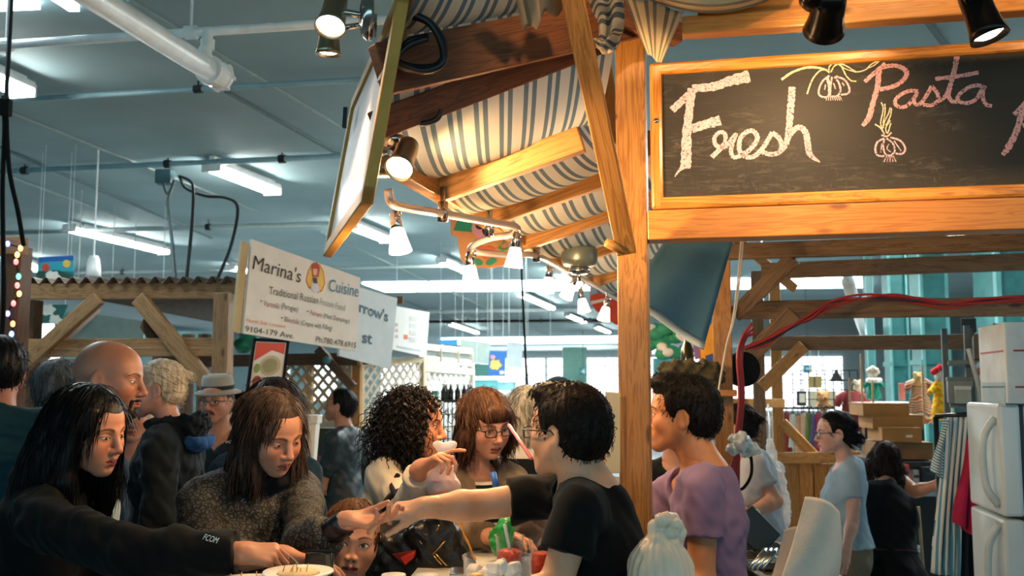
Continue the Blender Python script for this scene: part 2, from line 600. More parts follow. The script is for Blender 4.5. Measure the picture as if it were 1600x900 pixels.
def tube_light(a, b, label, w=0.2, n=2, z=HC - 0.14, pq=None, k=1.0):
    p, q = pq if pq else (PZ(*a, z), PZ(*b, z))
    d = (q - p).normalized(); s = d.cross(UP).normalized()
    o = thing('tube_light', (p + q) / 2, label, 'light', 'fluorescent tube lights on the ceiling')
    m = MB()
    m.beam(p + UP * 0.07, q + UP * 0.07, w, 0.05)
    m.beam(p + UP * 0.12, q + UP * 0.12, w * 0.3, 0.05)
    put('housing', m, M_WHITE, o, bevel=0.006)
    for i_ in range(n):
        off = s * (w * 0.28 * (1 if i_ else -1))
        m = MB(); m.tube([p + off + UP * 0.02, q + off + UP * 0.02], 0.024, 10)
        put('tube', m, M_TUBE, o, smooth=True)
    for t in (0.0, 1.0):
        m = MB(); c = p.lerp(q, t); m.beam(c + UP * 0.03 - s * w / 2, c + UP * 0.03 + s * w / 2, 0.02, 0.09)
        put('end_cap', m, M_WHITE, o)
    L = lamp_light('tube_glow', (p + q) / 2 - UP * 0.03, o, TUBE_W * k, (0.86, 0.97, 1.0), 'AREA', (0, 0, -1))
    L.data.shape = 'RECTANGLE'; L.data.size = w; L.data.size_y = (q - p).length * .9
    L.rotation_euler = Matrix((s, d, s.cross(d))).transposed().to_euler()
    return o
TL = [((-40, 118), (36, 150), 'tube light cut by the left edge below the slim white pipe'),
      ((330, 266), (426, 303), 'tube light under the pale blue conduit, right of the cable box'),
      ((108, 361), (256, 396), 'longest tube light, above the white bell lamp'),
      ((548, 356), (604, 378), 'tube light just behind the lower corner of the hanging wooden panel'),
      ((24, 408), (62, 424), 'small tube light between the left post and the sheep picture'),
      ((360, 421), (398, 428), 'tube light half hidden by the left edge of the phone-number sign'),
      ((690, 410), (728, 426), 'small tube light left of the painted flowerpot'),
      ((815, 463), (862, 483), 'tube light below the middle of the halogen track'),
      ((886, 494), (912, 504), 'far tube light left of the red hanging cutout'),
      ((702, 507), (745, 521), 'far tube light right of the faded white sign'),
      ((930, 512), (950, 520), 'farthest tube light close to the big post')]
for a, b, lb in TL:
    tube_light(a, b, lb)
HID = ['over the doll shop', 'over the clothes rail', 'over the cardboard boxes', 'over the far columns', 'over the crowd by the lattice', 'over the aisle by the far doors']  # unseen fixtures added to brighten the shop and the background
for (x, y), nm in zip(((3.2, 9.0), (2.0, 12.5), (4.8, 7.6), (6.0, 13.0), (0.35, 10.2), (1.0, 19.0)), HID):
    c = Vector((x, y, HC - .14)); tube_light(None, None, 'added unseen tube light ' + nm, pq=(c - E2 * .9, c + E2 * .9), k=2.2 if y > 8.8 else 1.0)

for i, (x0, x1, Y, lb) in enumerate(((1389, 1420, 13.0, 'teal steel column above the green doll top'), (1438, 1484, 12.0, 'wide teal steel column behind the red-haired doll'),
                                     (1353, 1366, 15.0, 'thin teal column left of the wide columns'), (1556, 1640, 11.0, 'dark teal column at the right edge above the boxes'))):
    a, b = P(x0, 500, Y), P(x1, 500, Y)
    w = (b - a).length
    c = (a + b) / 2
    o = thing('column', (c.x, c.y + w / 2, 0), lb, 'column')
    m = MB(); m.box((c.x, c.y + w / 2, HC / 2), (w * 0.9, w * 0.9, HC)); put('shaft', m, M_TEAL, o)
    m = MB()
    for s in (-1, 1):
        m.box((c.x + s * w * 0.43, c.y + w * 0.02, HC / 2), (w * 0.1, w * 0.12, HC))
    put('flange', m, plain('teal flange', '#5f9a98', 0.45), o)
    m = MB(); m.box((c.x, c.y + w / 2, 1.9), (w * 1.02, w * 1.02, 0.06)); put('band', m, M_TEAL, o)
m = MB(); c = P(898, 590, 40); m.box((c.x, c.y, 1.6), (0.95, 0.5, 3.2)); put('column', m, plain('green pillar', '#5d8f86', 0.6), label='grey-green pillar beside the square number 4 sign', cat='column')
o = thing('number_sign', P(911, 580, 39.0), 'square teal sign with a white number 4 near the far doors', 'sign')
c = P(911, 580, 39.0); m = MB(); m.tube([c, Vector((c.x, c.y, HC))], .01, 5); put('wire', m, M_DKMETAL, o); m = MB(); m.box(c, (0.31, 0.03, 0.30)); put('panel', m, plain('teal sign', '#0f6f75', 0.5), o)
put('lettering', text_mesh('4', c + Vector((-.08, -.03, -.1)), c + Vector((.08, -.03, -.1)), c + Vector((-.08, -.03, .1)), (0, 0, 0)), M_WHITE, o)
o = thing('number_sign', P(1262, 577, 20.0), 'small blue square sign above the wire grid', 'sign')
c = P(1262, 577, 20.0); m = MB(); m.tube([c, Vector((c.x, c.y, HC))], .006, 5); put('wire', m, M_DKMETAL, o); m = MB(); m.box(c, (0.16, 0.03, 0.15)); put('panel', m, plain('blue sign', '#2f93b4', 0.5), o)
m = MB(); m.box(c + Vector((0, -.02, 0)), (0.08, 0.02, 0.07)); put('symbol', m, M_WHITE, o)

o = thing('junction_box', PZ(258, 277, HC - 0.1), 'dark junction box on the ceiling holding three hanging cables', 'cable box')
c = PZ(258, 277, HC - 0.12); m = MB(); m.box(c, (0.16, 0.14, 0.14)); put('box', m, plain('box teal', '#2d4f58', 0.5), o, bevel=0.01)
for k, pts in enumerate(([(254, 283), (262, 303), (272, 283), (266, 300), (262, 320), (268, 370), (274, 441)],
                         [(280, 275), (296, 282), (302, 296), (300, 350), (291, 441)],
                         [(281, 277), (290, 294), (320, 306), (352, 309), (371, 324), (362, 380), (338, 441)])):
    Y0 = c.y
    q = [P(x, y, Y0 + (6.9 - Y0) * t / (len(pts) - 1)) for t, (x, y) in enumerate(pts)]
    m = MB(); m.tube(spline(q, 8), 0.013, 8); put('cable', m, M_BLACK if k else plain('grey cable', '#3f4c4e', .8, spec=.2), o, smooth=True)
def rod(a, b, Y, r, mat, label, name='hanging_cable', cat='cable', group=None):
    m = MB(); q = P(*a, Y); m.tube([Vector((q.x, q.y, HC)), q, P(*b, Y)], r, 8)
    return put(name, m, mat, smooth=True, label=label, cat=cat, group=group)
rod((815, 428), (824, 620), 8.5, 0.010, M_BLACK, 'thin black cord hanging beside the row of white signs')
rod((1192, 470), (1192, 560), 9, 0.008, M_WPIPE, 'thin pale cord hanging behind the stall braces')
for x, y0, y1, Y in ((620, 415, 440, 15), (795, 460, 520, 14), (825, 478, 525, 15), (822, 415, 560, 10), (175, 360, 440, 12), (122, 310, 440, 11), (209, 392, 440, 12), (255, 398, 440, 12), (860, 490, 530, 18)):
    a = PZ(x, y0, HC) if False else None
    q = P(x, y1, Y); m = MB(); m.tube([q, Vector((q.x, q.y, HC))], 0.006, 6)
    put('hanging_wire', m, plain('pale wire', '#b8c8c8', .5), label='thin pale support wire hanging straight down from the ceiling', cat='wire', group='support wires under the ceiling', smooth=True)
c = P(146, 420, 9.0)
o = thing('pendant_lamp', c, 'white bell-shaped pendant lamp above the corrugated roof', 'lamp')
m = MB(); m.lathe([(0.02, .12), (0.035, .12), (.05, .09), (.062, .0), (.068, -.07), (.062, -.07), (.045, .05)], c, UP, 20); put('shade', m, M_WHITE, o, smooth=True)
m = MB(); m.tube([c + UP * .12, Vector((c.x, c.y, HC))], .008, 6); put('stem', m, M_WHITE, o)
W_OR = wood('honey pine', '#d8923f', '#c27a2c', rough=0.42, coat=0.15)
W_POST = wood('post pine', '#b4803e', '#926129', rough=0.45, coat=0.1)
W_GREY = wood('weathered brown timber', '#7a6248', '#5c4630', rough=0.6)
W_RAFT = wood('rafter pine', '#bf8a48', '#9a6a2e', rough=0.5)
W_DARK = wood('rafter pine in shade', '#7d4d2c', '#5f3820', rough=0.55)  # shade on the unlit rafter faces is put into the wood colour
W_FRAME = wood('varnished frame', '#e0983a', '#b56f20', knots=False, rough=0.28, coat=0.5)
CREAM, GREYB = '#e6ddc8', '#74858c'
M_AWN = striped('awning canvas', [(0.0, GREYB), (0.19, CREAM), (0.35, GREYB), (0.54, CREAM)], 0.074, 'X', translucent=0.5)
M_VAL = striped('valance canvas', [(0.0, '#7f7a6c'), (0.2, '#d6c39c'), (0.42, '#8b8472'), (0.6, '#d6c39c')], 0.085, 'X', translucent=0.15)

P0 = P(992, 605, 2.945)                       # the corner post's centre
PW = 0.089
RS = Matrix(((E1.x, E2.x, 0), (E1.y, E2.y, 0), (0, 0, 1)))   # the stall's own axes
def S(a, b, z):
    q = P0 + E1 * a + E2 * b
    return Vector((q.x, q.y, z))
FRONT = S(0, -PW / 2, 0)
def timber(name, p, q, w, h, mat, label, up=UP, cat='beam', group=None, bev=0.004, parent=None):
    m = MB(); m.beam(p, q, w, h, up=up)
    return put(name, m, mat, parent=parent, bevel=bev, label=label, cat=cat, group=group)
timber('corner_post', S(0, 0, 0), S(0, 0, 2.72), PW, PW, W_POST, 'thick honey-coloured corner post in the middle of the picture', up=E2, cat='post')
timber('front_post', S(2.42, 0, 0), S(2.42, 0, 2.72), PW, PW, W_POST, 'front post beyond the right end of the chalkboard', up=E2, cat='post')
RZ0, RZ1 = 2.03, 2.118
timber('front_rail', S(PW / 2 + .001, 0, (RZ0 + RZ1) / 2), S(2.42 - PW / 2, 0, (RZ0 + RZ1) / 2), PW, RZ1 - RZ0, W_OR, 'bright orange pine rail directly under the chalkboard')
B0 = P(1018, 322, 2.905)
BO = Vector((B0.x, B0.y, 0)); BN = -E2
cbz0, cbz1 = 2.1195, 2.563
fw = 0.037
BL = 2.30
def BP(a, z, out=0.0):
    q = BO + E1 * a + BN * out
    return Vector((q.x, q.y, z))
cb = thing('chalkboard', BP(BL / 2, cbz0), 'long black chalkboard in a varnished frame with chalk words and garlic', 'chalkboard')
for nm, a, b in (('frame_rail', BP(0, cbz1 - fw / 2, .006), BP(BL, cbz1 - fw / 2, .006)), ('frame_rail', BP(0, cbz0 + fw / 2, .006), BP(BL, cbz0 + fw / 2, .006))):
    m = MB(); m.beam(a, b, 0.024, fw); put(nm, m, W_FRAME, cb, bevel=0.009)
for a in (fw / 2, BL - fw / 2):
    m = MB(); m.beam(BP(a, cbz0, .0065), BP(a, cbz1, .0065), fw, 0.024, up=BN); put('frame_stile', m, W_FRAME, cb, bevel=0.010)
def board_mat():
    m, nt, b = newmat('chalkboard slate')
    g = nt.nodes.new('ShaderNodeTexCoord').outputs['Object']
    n1 = noise(nt, mapping(nt, g, (1.3, 1.3, 2.0)), 1.6, 5, 0.6, 0.8)
    n2 = noise(nt, mapping(nt, g, (6, 6, 30)), 1.2, 4, 0.7, 2.5)
    n3 = noise(nt, mapping(nt, g, (40, 40, 8)), 1.0, 3, 0.7, 3.0)
    r1 = ramp(nt, [(0.45, (0, 0, 0, 1)), (0.68, (1, 1, 1, 1))]); nt.links.new(n1, r1.inputs[0])
    r2 = ramp(nt, [(0.50, (0, 0, 0, 1)), (0.75, (1, 1, 1, 1))]); nt.links.new(n2, r2.inputs[0])
    r3 = ramp(nt, [(0.60, (0, 0, 0, 1)), (0.75, (1, 1, 1, 1))]); nt.links.new(n3, r3.inputs[0])
    f = mt(nt, 'MULTIPLY', r1.outputs[0], mt(nt, 'ADD', mt(nt, 'MULTIPLY', r2.outputs[0], 0.26), mt(nt, 'MULTIPLY', r3.outputs[0], 0.16)))
    f = mt(nt, 'ADD', f, 0.02)
    c = mix(nt, f, '#33302a', '#bdb09b')
    nt.links.new(c, b.inputs['Base Color'])
    b.inputs['Roughness'].default_value = 0.55
    b.inputs['Specular IOR Level'].default_value = 0.25
    return m
m = MB(); m.beam(BP(fw * .6, (cbz0 + cbz1) / 2, .004), BP(BL - fw * .6, (cbz0 + cbz1) / 2, .004), 0.012, cbz1 - cbz0 - fw * 1.2); put('slate', m, board_mat(), cb)
m = MB(); m.lathe([(.008, 0), (.008, .003), (.005, .006), (.001, .0065)], BP(0.018, 2.385, .018), BN, 14); put('screw', m, M_CHROME, cb, smooth=True)
def chalk_mat(name, c1, c2, dens):
    m, nt, b = newmat(name)
    g = nt.nodes.new('ShaderNodeTexCoord').outputs['Object']
    n = noise(nt, mapping(nt, g, (1, 1, 1)), 170, 4, 0.75, 0.6)
    n2 = noise(nt, g, 30, 2)
    r = ramp(nt, [(dens - 0.05, (0, 0, 0, 1)), (dens + 0.05, (1, 1, 1, 1))]); nt.links.new(n, r.inputs[0])
    c = mix(nt, n2, c1, c2)
    c = mix(nt, r.outputs[0], '#3a3630', c)
    nt.links.new(c, b.inputs['Base Color']); b.inputs['Roughness'].default_value = 0.95; b.inputs['Specular IOR Level'].default_value = 0.05
    return m
CH_W = chalk_mat('white pink chalk', '#e6bcc2', '#f0d2d4', 0.43)
CH_P = chalk_mat('pink chalk', '#e3a09c', '#f0c0bb', 0.43)
CH_Y = chalk_mat('yellow chalk', '#d9cf9a', '#eadfc0', 0.40)
SLP = BP(0, 0, .0104); SLN = BN
LAY = [0]
def on_board(x, y, lift=0.0):
    return PPL(x, y, SLP + SLN * lift, SLN)
def stroke(m, pts, w, n=6, taper=0.25):
    """flat chalk ribbon through photo points, w = width in photo pixels"""
    LAY[0] += 1
    lift = 0.0003 + 0.00004 * (LAY[0] % 20)
    q = spline([on_board(x, y, lift) for x, y in pts], n)
    L = len(q)
    ws = w if hasattr(w, '__len__') else [w] * len(pts)
    vs = []
    for i, p in enumerate(q):
        t = (q[min(i + 1, L - 1)] - q[max(i - 1, 0)]).normalized()
        s = t.cross(SLN).normalized()
        k = i / (L - 1) * (len(ws) - 1); a = int(min(k, len(ws) - 2)) if len(ws) > 1 else 0
        wi = ws[a] + (ws[min(a + 1, len(ws) - 1)] - ws[a]) * (k - a)
        hw = wi * 2.75 / FOC / 2 * (1 + 0.12 * math.sin(i * 2.3) + random.uniform(-.06, .06))
        vs += [p - s * hw, p + s * hw]
    m.add(vs, [(2 * i, 2 * i + 1, 2 * i + 3, 2 * i + 2) for i in range(L - 1)])
def Z(ox, oy, s):
    return lambda *p: [(ox + x / s, oy + y / s) for x, y in p]
z1 = Z(1040, 90, 4.5); z2 = Z(1210, 80, 5.0); z3 = Z(1340, 70, 4.5)
m = MB()
stroke(m, z1((45, 370), (120, 300), (190, 235), (215, 215)), 12)
stroke(m, z1((185, 215), (330, 205), (450, 165), (590, 130)), [12, 14, 17, 20])
stroke(m, z1((185, 215), (172, 330), (150, 520), (145, 700), (140, 780)), [14, 13, 15, 17, 17])
stroke(m, z1((120, 770), (90, 800), (65, 838)), [8, 4, 1.5])
stroke(m, z1((185, 500), (280, 470), (385, 440)), [15, 15, 17])
stroke(m, z1((325, 700), (385, 640), (420, 590), (415, 535), (380, 525), (345, 560), (350, 610), (385, 630), (430, 620), (465, 570), (495, 540), (475, 590), (460, 660), (480, 700), (530, 690)), [8, 8, 7, 7, 6, 7, 7, 7, 7, 6, 6, 7, 7, 7, 7], n=8)
stroke(m, z1((530, 690), (600, 640), (645, 570), (620, 520), (575, 520), (525, 570), (520, 650), (560, 695), (620, 695), (680, 640), (720, 580), (750, 525)), 7.5, n=8)
stroke(m, z1((750, 525), (800, 570), (815, 620), (800, 665), (740, 680), (680, 665)), 7.5, n=8)
stroke(m, z1((800, 665), (845, 610), (865, 520), (875, 400), (885, 280), (890, 205)), [8, 9, 10, 11, 11, 11], n=8)
stroke(m, z1((865, 560), (900, 510), (945, 490), (985, 530), (1000, 610), (1010, 670), (1040, 705), (1085, 735)), [8, 9, 9, 10, 10, 9, 7, 2], n=8)
put('chalk_lettering', m, CH_W, cb, label='white chalk word')
m = MB()
stroke(m, z3((50, 260), (110, 205), (195, 130)), [6, 7, 6])
stroke(m, z3((155, 170), (210, 150), (285, 150), (340, 185), (335, 230), (270, 285), (155, 315)), [7, 7, 7, 8, 7, 7, 7], n=8)
stroke(m, z3((150, 180), (140, 290), (105, 420), (80, 510), (35, 570)), [9, 8, 8, 9, 6])
stroke(m, z3((425, 325), (360, 325), (290, 360), (262, 405), (290, 435), (345, 430), (400, 370), (420, 330), (395, 390), (415, 420), (450, 405), (500, 330), (520, 290)), 6, n=8)
stroke(m, z3((520, 290), (560, 340), (565, 390), (520, 425), (460, 420)), 6, n=8)
stroke(m, z3((560, 400), (610, 370), (650, 290), (680, 180), (700, 75)), [6, 6, 7, 8, 8], n=8)
stroke(m, z3((545, 240), (700, 222), (850, 195)), 6.5)
stroke(m, z3((650, 300), (640, 360), (670, 400), (720, 390)), 6.5, n=8)
stroke(m, z3((905, 305), (850, 285), (780, 300), (715, 350), (705, 390), (760, 410), (830, 385), (870, 320), (885, 295), (880, 370), (905, 420), (945, 430)), 6, n=8)
put('chalk_lettering', m, CH_P, cb, label='pink chalk word')
m = MB()
stroke(m, z3((1100, 490), (1150, 440), (1185, 400)), 7); stroke(m, z3((1165, 430), (1120, 600), (1060, 720), (1020, 775)), [9, 9, 10, 6])
stroke(m, z3((1170, 440), (1230, 420), (1290, 450), (1290, 520), (1160, 570)), 8); stroke(m, z3((1180, 560), (1240, 640), (1310, 740)), 8)
put('chalk_lettering', m, CH_P, cb, label='pink chalk letter at the picture edge')
def garlic(m, zz, segs):
    for pts, w in segs:
        stroke(m, zz(*pts), w, n=6)
m = MB()
garlic(m, z2, [(((55, 222), (140, 165), (240, 130), (330, 128), (400, 145), (430, 170)), [4, 4, 4, 4, 3, 2]), (((255, 335), (280, 260), (310, 200), (360, 150), (410, 145)), 2.5),
               (((425, 165), (430, 120), (470, 95), (520, 115), (560, 190), (600, 230), (640, 235)), 2.2), (((440, 165), (470, 115), (520, 100), (580, 125), (640, 160), (710, 145), (760, 100), (832, 66)), 2.2),
               (((515, 110), (560, 140), (640, 165)), 1.6), (((718, 138), (780, 110), (832, 66)), 1.6)])
m2 = MB()
garlic(m2, z2, [(((430, 190), (380, 230), (350, 290), (350, 340), (390, 360), (430, 350)), 3), (((410, 200), (430, 270), (430, 350)), 5), (((450, 200), (440, 270), (430, 330)), 3),
                (((470, 200), (505, 250), (515, 310), (490, 350), (440, 355)), 3), (((480, 195), (550, 225), (585, 290), (575, 330), (520, 340)), 3),
                (((400, 260), (392, 300)), 2), (((462, 250), (478, 295)), 2), (((530, 245), (545, 270)), 2)] + [(((410 + 14 * k, 350), (405 + 18 * k, 385)), 1.4) for k in range(8)])
put('garlic_drawing', m, CH_Y, cb); put('garlic_drawing', m2, CH_W, cb)
m = MB()
garlic(m, z2, [(((835, 400), (850, 450), (830, 560), (845, 610)), 2), (((862, 410), (865, 470), (850, 560), (850, 600)), 2), (((905, 440), (890, 490), (860, 550), (850, 600)), 2), (((915, 445), (905, 510), (870, 580)), 2),
               (((785, 570), (830, 600), (860, 650)), 2.4), (((905, 540), (870, 600), (885, 640), (910, 560)), 2)])
m2 = MB()
garlic(m2, z2, [(((835, 655), (880, 665), (915, 635)), 2.5), (((860, 680), (805, 710), (788, 770), (810, 815), (860, 820)), 3), (((860, 685), (850, 740), (865, 800), (905, 818)), 2.6), (((875, 680), (925, 720), (940, 780), (905, 818)), 2.6),
                (((905, 672), (985, 700), (1022, 760), (1000, 800), (945, 800)), 3), (((895, 725), (880, 760), (910, 790)), 1.6), (((935, 700), (990, 780)), 1.8), (((840, 720), (830, 790)), 1.6)]
       + [(((880 + 12 * k, 815), (855 + 24 * k, 865)), 1.4) for k in range(5)])
put('onion_drawing', m, CH_Y, cb); put('onion_drawing', m2, CH_W, cb)

FB = P(1060, 45, 2.52)
def FBP(a, dz=0.0, db=0.0):
    q = FB + E1 * a + E2 * db
    return Vector((q.x, q.y, q.z + dz))
timber('eave_beam', FBP(0.01), FBP(1.6), 0.05, 0.048, W_OR, 'honey pine eave beam above the chalkboard carrying two spot lamps')
m = MB(); m.beam(FBP(0.05, .078, .03), FBP(1.6, .078, .03), 0.05, 0.10); put('upper_beam', m, W_OR, bevel=.004, label='upper pine beam at the top edge over the chalkboard', cat='beam')
def roll_pt(u, v):
    a = -0.10 + 0.42 * u
    th = 2 * math.pi * v
    sag = 0.045 * math.sin(math.pi * min(1, max(0, u * 1.02))) 
    r = 0.058 + 0.014 * math.sin(math.pi * u) + 0.0035 * math.sin(9 * th) * (0.4 + math.sin(math.pi * u))
    return FBP(a, 0.125 - sag + r * math.sin(th) * 0.9, -0.075 + r * math.cos(th))
m = MB(); m.grid(roll_pt, 26, 60, lambda u, v: (v * 0.55, u, 0))
put('rolled_awning', m, M_VAL, smooth=True, label='rolled-up striped canvas hanging above the chalkboard corner', cat='awning')
tri = [P(973, -8, 2.5), P(1068, 18, 2.48), P(1034, 100, 2.66), P(1012, 84, 2.7)]
def flap(u, v):
    a = tri[0].lerp(tri[1], u); b = tri[3].lerp(tri[2], u)
    p = a.lerp(b, v)
    return p + E2 * (0.012 * math.sin(u * 9 + v * 2))
m = MB(); m.grid(flap, 18, 14, lambda u, v: (u * 0.24, v * .2, 0))
put('canvas_flap', m, M_VAL, smooth=True, solid=.003, label='pointed striped canvas flap overlapping the chalkboard corner', cat='cloth')
def rag(u, v):
    a = P(905, -25, 2.5).lerp(P(972, -10, 2.5), u); b = P(928, 70, 2.62).lerp(P(945, 82, 2.66), u)
    m_ = P(950, 40, 2.58).lerp(P(985, 62, 2.62), u)
    p = a.lerp(m_, min(1, v * 1.3)).lerp(b, v * v)
    return p + E2 * (0.02 * math.sin(u * 12 + v * 5)) + UP * (0.008 * math.sin(v * 14 + u * 6))
m = MB(); m.grid(rag, 20, 22, lambda u, v: (v * 0.30 + u * 0.1, u, 0))
put('canvas_gather', m, M_AWN, smooth=True, solid=.003, label='bunched blue and cream canvas beside the brace top', cat='cloth')
def rag2(u, v):
    a = P(800, -30, 2.35).lerp(P(905, -30, 2.45), u); b = P(818, 48, 2.45).lerp(P(893, 4, 2.5), u)
    p = a.lerp(b, v)
    return p + E2 * (0.02 * math.sin(u * 10)) + UP * (-0.03 * math.sin(math.pi * u) * 0.0 + .012 * math.sin(u * 17))
m = MB(); m.grid(rag2, 20, 10, lambda u, v: (u * 0.2, v, 0))
put('canvas_drape', m, striped('drape canvas', [(0, '#8c8069'), (0.25, '#a99b80'), (0.6, '#77705f')], 0.12, 'X'), smooth=True, solid=.003, label='drooping brownish canvas drape at the top between rafters', cat='cloth')

EA, EB = PZ(652, 281, 2.2), PZ(966, 464, 2.2)
ED = (EB - EA).normalized()
EN = Vector((ED.y, -ED.x, 0))                 # towards the stall
RV = EN * 0.62 + UP * 0.185
def AW(t, s, lift=0.0):
    """t metres along the eave from its first seen point, s 0 eave .. 1 ridge"""
    return EA + ED * t + RV * s + UP * lift
LE = (EB - EA).length
timber('awning_eave', AW(-0.12, -.0, .008), AW(LE + 1.4, 0, .008), 0.05, 0.065, W_RAFT, 'long sloping-away eave timber carrying the side awning rafters')
timber('awning_ridge', AW(0.35, 1.0, -.03), AW(LE + 1.4, 1.0, -.03), 0.05, 0.08, W_RAFT, 'inner wall plate where the side awning rafters end')
raf_px = [(682, 296), (765, 338), (825, 375), (882, 408), (927, 438), (960, 462)]
rt = []
for i, (x, y) in enumerate(raf_px):
    q = PZ(x, y, 2.2); rt.append((q - EA).dot(ED))
ordn = ['first rafter of the side awning, lit bright by the lamp below it', 'second side awning rafter from the lamp', 'third side awning rafter, level with the wooden peg', 'fourth side awning rafter, behind the round canopy',
        'fifth side awning rafter, short piece left of the post', 'last visible side awning rafter beside the big post']
LINES = [(P(668, -40, 2.15), P(962, -130, 2.6)), (P(598, 62, 2.36), P(960, -10, 2.85)), (P(598, 168, 2.46), P(962, 52, 3.0))]
for t, lb in zip(rt, ordn):
    smax = .74 if t < .35 else .95
    timber('awning_rafter', AW(t, 0.0, -.01), AW(t, smax, -.01), 0.042, 0.075, W_RAFT, lb, cat='rafter')
    LINES.append((AW(t, -.04, .03), AW(t, smax + .06, .03)))
LINES.append((AW(LE + 1.3, -.04, .03), AW(LE + 1.3, 1.04, .03)))
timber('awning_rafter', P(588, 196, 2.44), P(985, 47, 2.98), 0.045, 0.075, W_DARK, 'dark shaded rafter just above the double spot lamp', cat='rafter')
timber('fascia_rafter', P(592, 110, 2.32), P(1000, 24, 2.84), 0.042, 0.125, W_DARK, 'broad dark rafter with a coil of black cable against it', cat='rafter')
NB_ = len(LINES) - 1
def awn(u, v):
    k = min(NB_ - 1e-6, u * NB_); i = int(k); f = k - i
    a = LINES[i][0].lerp(LINES[i + 1][0], f); b = LINES[i][1].lerp(LINES[i + 1][1], f)
    span = (LINES[i + 1][0] - LINES[i][0]).length
    sg = 4 * f * (1 - f) * min(0.085, 0.17 * span)
    return a.lerp(b, v) - UP * sg * (0.45 + 0.55 * math.sin(math.pi * (.1 + .8 * v)))
m = MB(); m.grid(awn, NB_ * 14, 36, lambda u, v: (v * 0.66, u * 5, 0))
put('awning', m, M_AWN, smooth=True, label='blue and cream striped canvas awning sagging between the rafters', cat='awning')
timber('post_brace', P(979, 393, 2.84), P(886, -45, 2.40), 0.056, 0.045, W_RAFT, 'long diagonal brace rising left from the corner post', up=E2, cat='brace')
timber('inner_brace', P(935, 60, 3.3), P(962, 232, 3.06), 0.06, 0.05, W_OR, 'shorter brace tucked between the long brace and post', up=E2, cat='brace')
m = MB(); m.tube([P(948, 379, 2.80), P(975, 393, 2.83)], 0.013, 12); put('peg', m, W_RAFT, smooth=True, label='round wooden peg sticking out beside the brace foot', cat='peg')
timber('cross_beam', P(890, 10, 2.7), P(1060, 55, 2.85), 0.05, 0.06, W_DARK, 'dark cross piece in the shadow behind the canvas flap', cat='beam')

NB, FBm = P(575, 318, 2.2), P(512, 402, 3.11)
LEANV = Vector((.079, .02, .51))
pd = (FBm - NB); PLn = pd.cross(LEANV).normalized()
if PLn.x > 0: PLn = -PLn
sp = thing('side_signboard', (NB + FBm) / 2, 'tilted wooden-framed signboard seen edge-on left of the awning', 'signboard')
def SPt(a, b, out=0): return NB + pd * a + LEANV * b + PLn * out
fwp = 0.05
m = MB(); m.prism([SPt(.03, .05), SPt(.97, .05), SPt(.97, .95), SPt(.03, .95)], PLn * 0.006); put('panel', m, plain('side board pale with glare', '#d9d0cf', 0.35, var=0.05), sp)  # pale colour stands in for glare on the board face
L = pd.length
for a0, a1, b0, b1, nm in ((0, .045, 0, 1, 'frame_stile'), (.955, 1, 0, 1, 'frame_stile'), (0, 1, 0, .08, 'frame_rail'), (0, 1, .92, 1, 'frame_rail')):
    m = MB(); m.prism([SPt(a0, b0, -.012), SPt(a1, b0, -.012), SPt(a1, b1, -.012), SPt(a0, b1, -.012)], PLn * 0.028); put(nm, m, plain('ochre edge', '#d6a047', .5), sp, bevel=.003)
timber('signboard_batten', P(600, 130, 2.32), P(665, -60, 2.36), 0.035, 0.03, wood('reddish batten', '#a87a55', '#77503a'), 'thin reddish batten behind the top of the side signboard', cat='batten')
m = MB(); m.beam(P(538, 200, 2.95), P(540, 168, 2.95), .012, .012); put('hook', m, M_DKMETAL, label='small dark hook on the far edge of the side signboard', cat='hook')

m = MB()
for k in range(5):
    ctl = [(640, 22), (672, 35), (692, 70), (690, 98), (665, 108), (632, 104), (622, 92), (640, 68), (668, 58)]
    q = [P(x + random.uniform(-2, 2), y + random.uniform(-3, 3), 2.27 + .006 * k) for x, y in ctl]
    m.tube(spline(q, 8), 0.009, 8)
put('cable_coil', m, plain('black cable', '#12181c', 0.4), smooth=True, label='coil of thick black cable hanging on the broad dark rafter', cat='cable')
m = MB(); m.tube(spline([P(x, y, 2.5) for x, y in ((640, 190), (662, 193), (682, 186), (690, 172))], 8), .008, 8)
put('cable_loop', m, plain('black cable', '#12181c', 0.4), smooth=True, label='short loop of black cable under the dark shaded rafter', cat='cable')

M_NICKEL = plain('brushed nickel', '#b3a284', 0.28, metal=1.0, var=0.08)
M_BLKMET = plain('black lamp metal', '#17130f', 0.25, metal=0.6)
M_HALO = emis('halogen glow', (1.0, 0.82, 0.60), 30.0)
def spot(name, label, c, aim, L, r, mat, watts, plate=None, joint=None, angle=95, lit=True, group=None):
    c = Vector(c); aim = Vector(aim).normalized()
    o = thing(name, c, label, 'lamp', group)
    m = MB(); m.lathe([(r * .35, -L * .62), (r * .70, -L * .55), (r * .78, -L * .3), (r * .80, 0), (r * .9, L * .25), (r, L * .4), (r * .94, L * .4), (r * .8, L * .2), (r * .5, 0)], c, aim, 28, caps=False)
    put('housing', m, mat, o, smooth=True)
    m = MB(); m.lathe([(r * .86, L * .30), (r * .5, L * .36), (r * .1, L * .38)], c, aim, 24); put('bulb', m, M_HALO if lit else glass('lamp glass'), o, smooth=True)
    if plate is not None:
        pc, pn, pr = plate
        m = MB(); m.lathe([(pr, 0), (pr, .012), (pr * .8, .026), (pr * .3, .032), (pr * .05, .033)], pc, pn, 24); put('mounting_plate', m, M_CHROME if mat is not M_BLKMET else mat, o, smooth=True)
        m = MB(); j = c - aim * L * .2
        m.tube([Vector(pc) + Vector(pn) * .03, (Vector(pc) + j) / 2 + Vector(pn) * .03, j], .008, 8); put('arm', m, M_CHROME if mat is not M_BLKMET else mat, o, smooth=True)
    if lit and watts:
        lamp_light('lamp_beam', c + aim * L * .45, o, watts * SPOT_W, WARM, 'SPOT', aim, r * .6, angle, 0.6)
    return o
Yl = 2.35
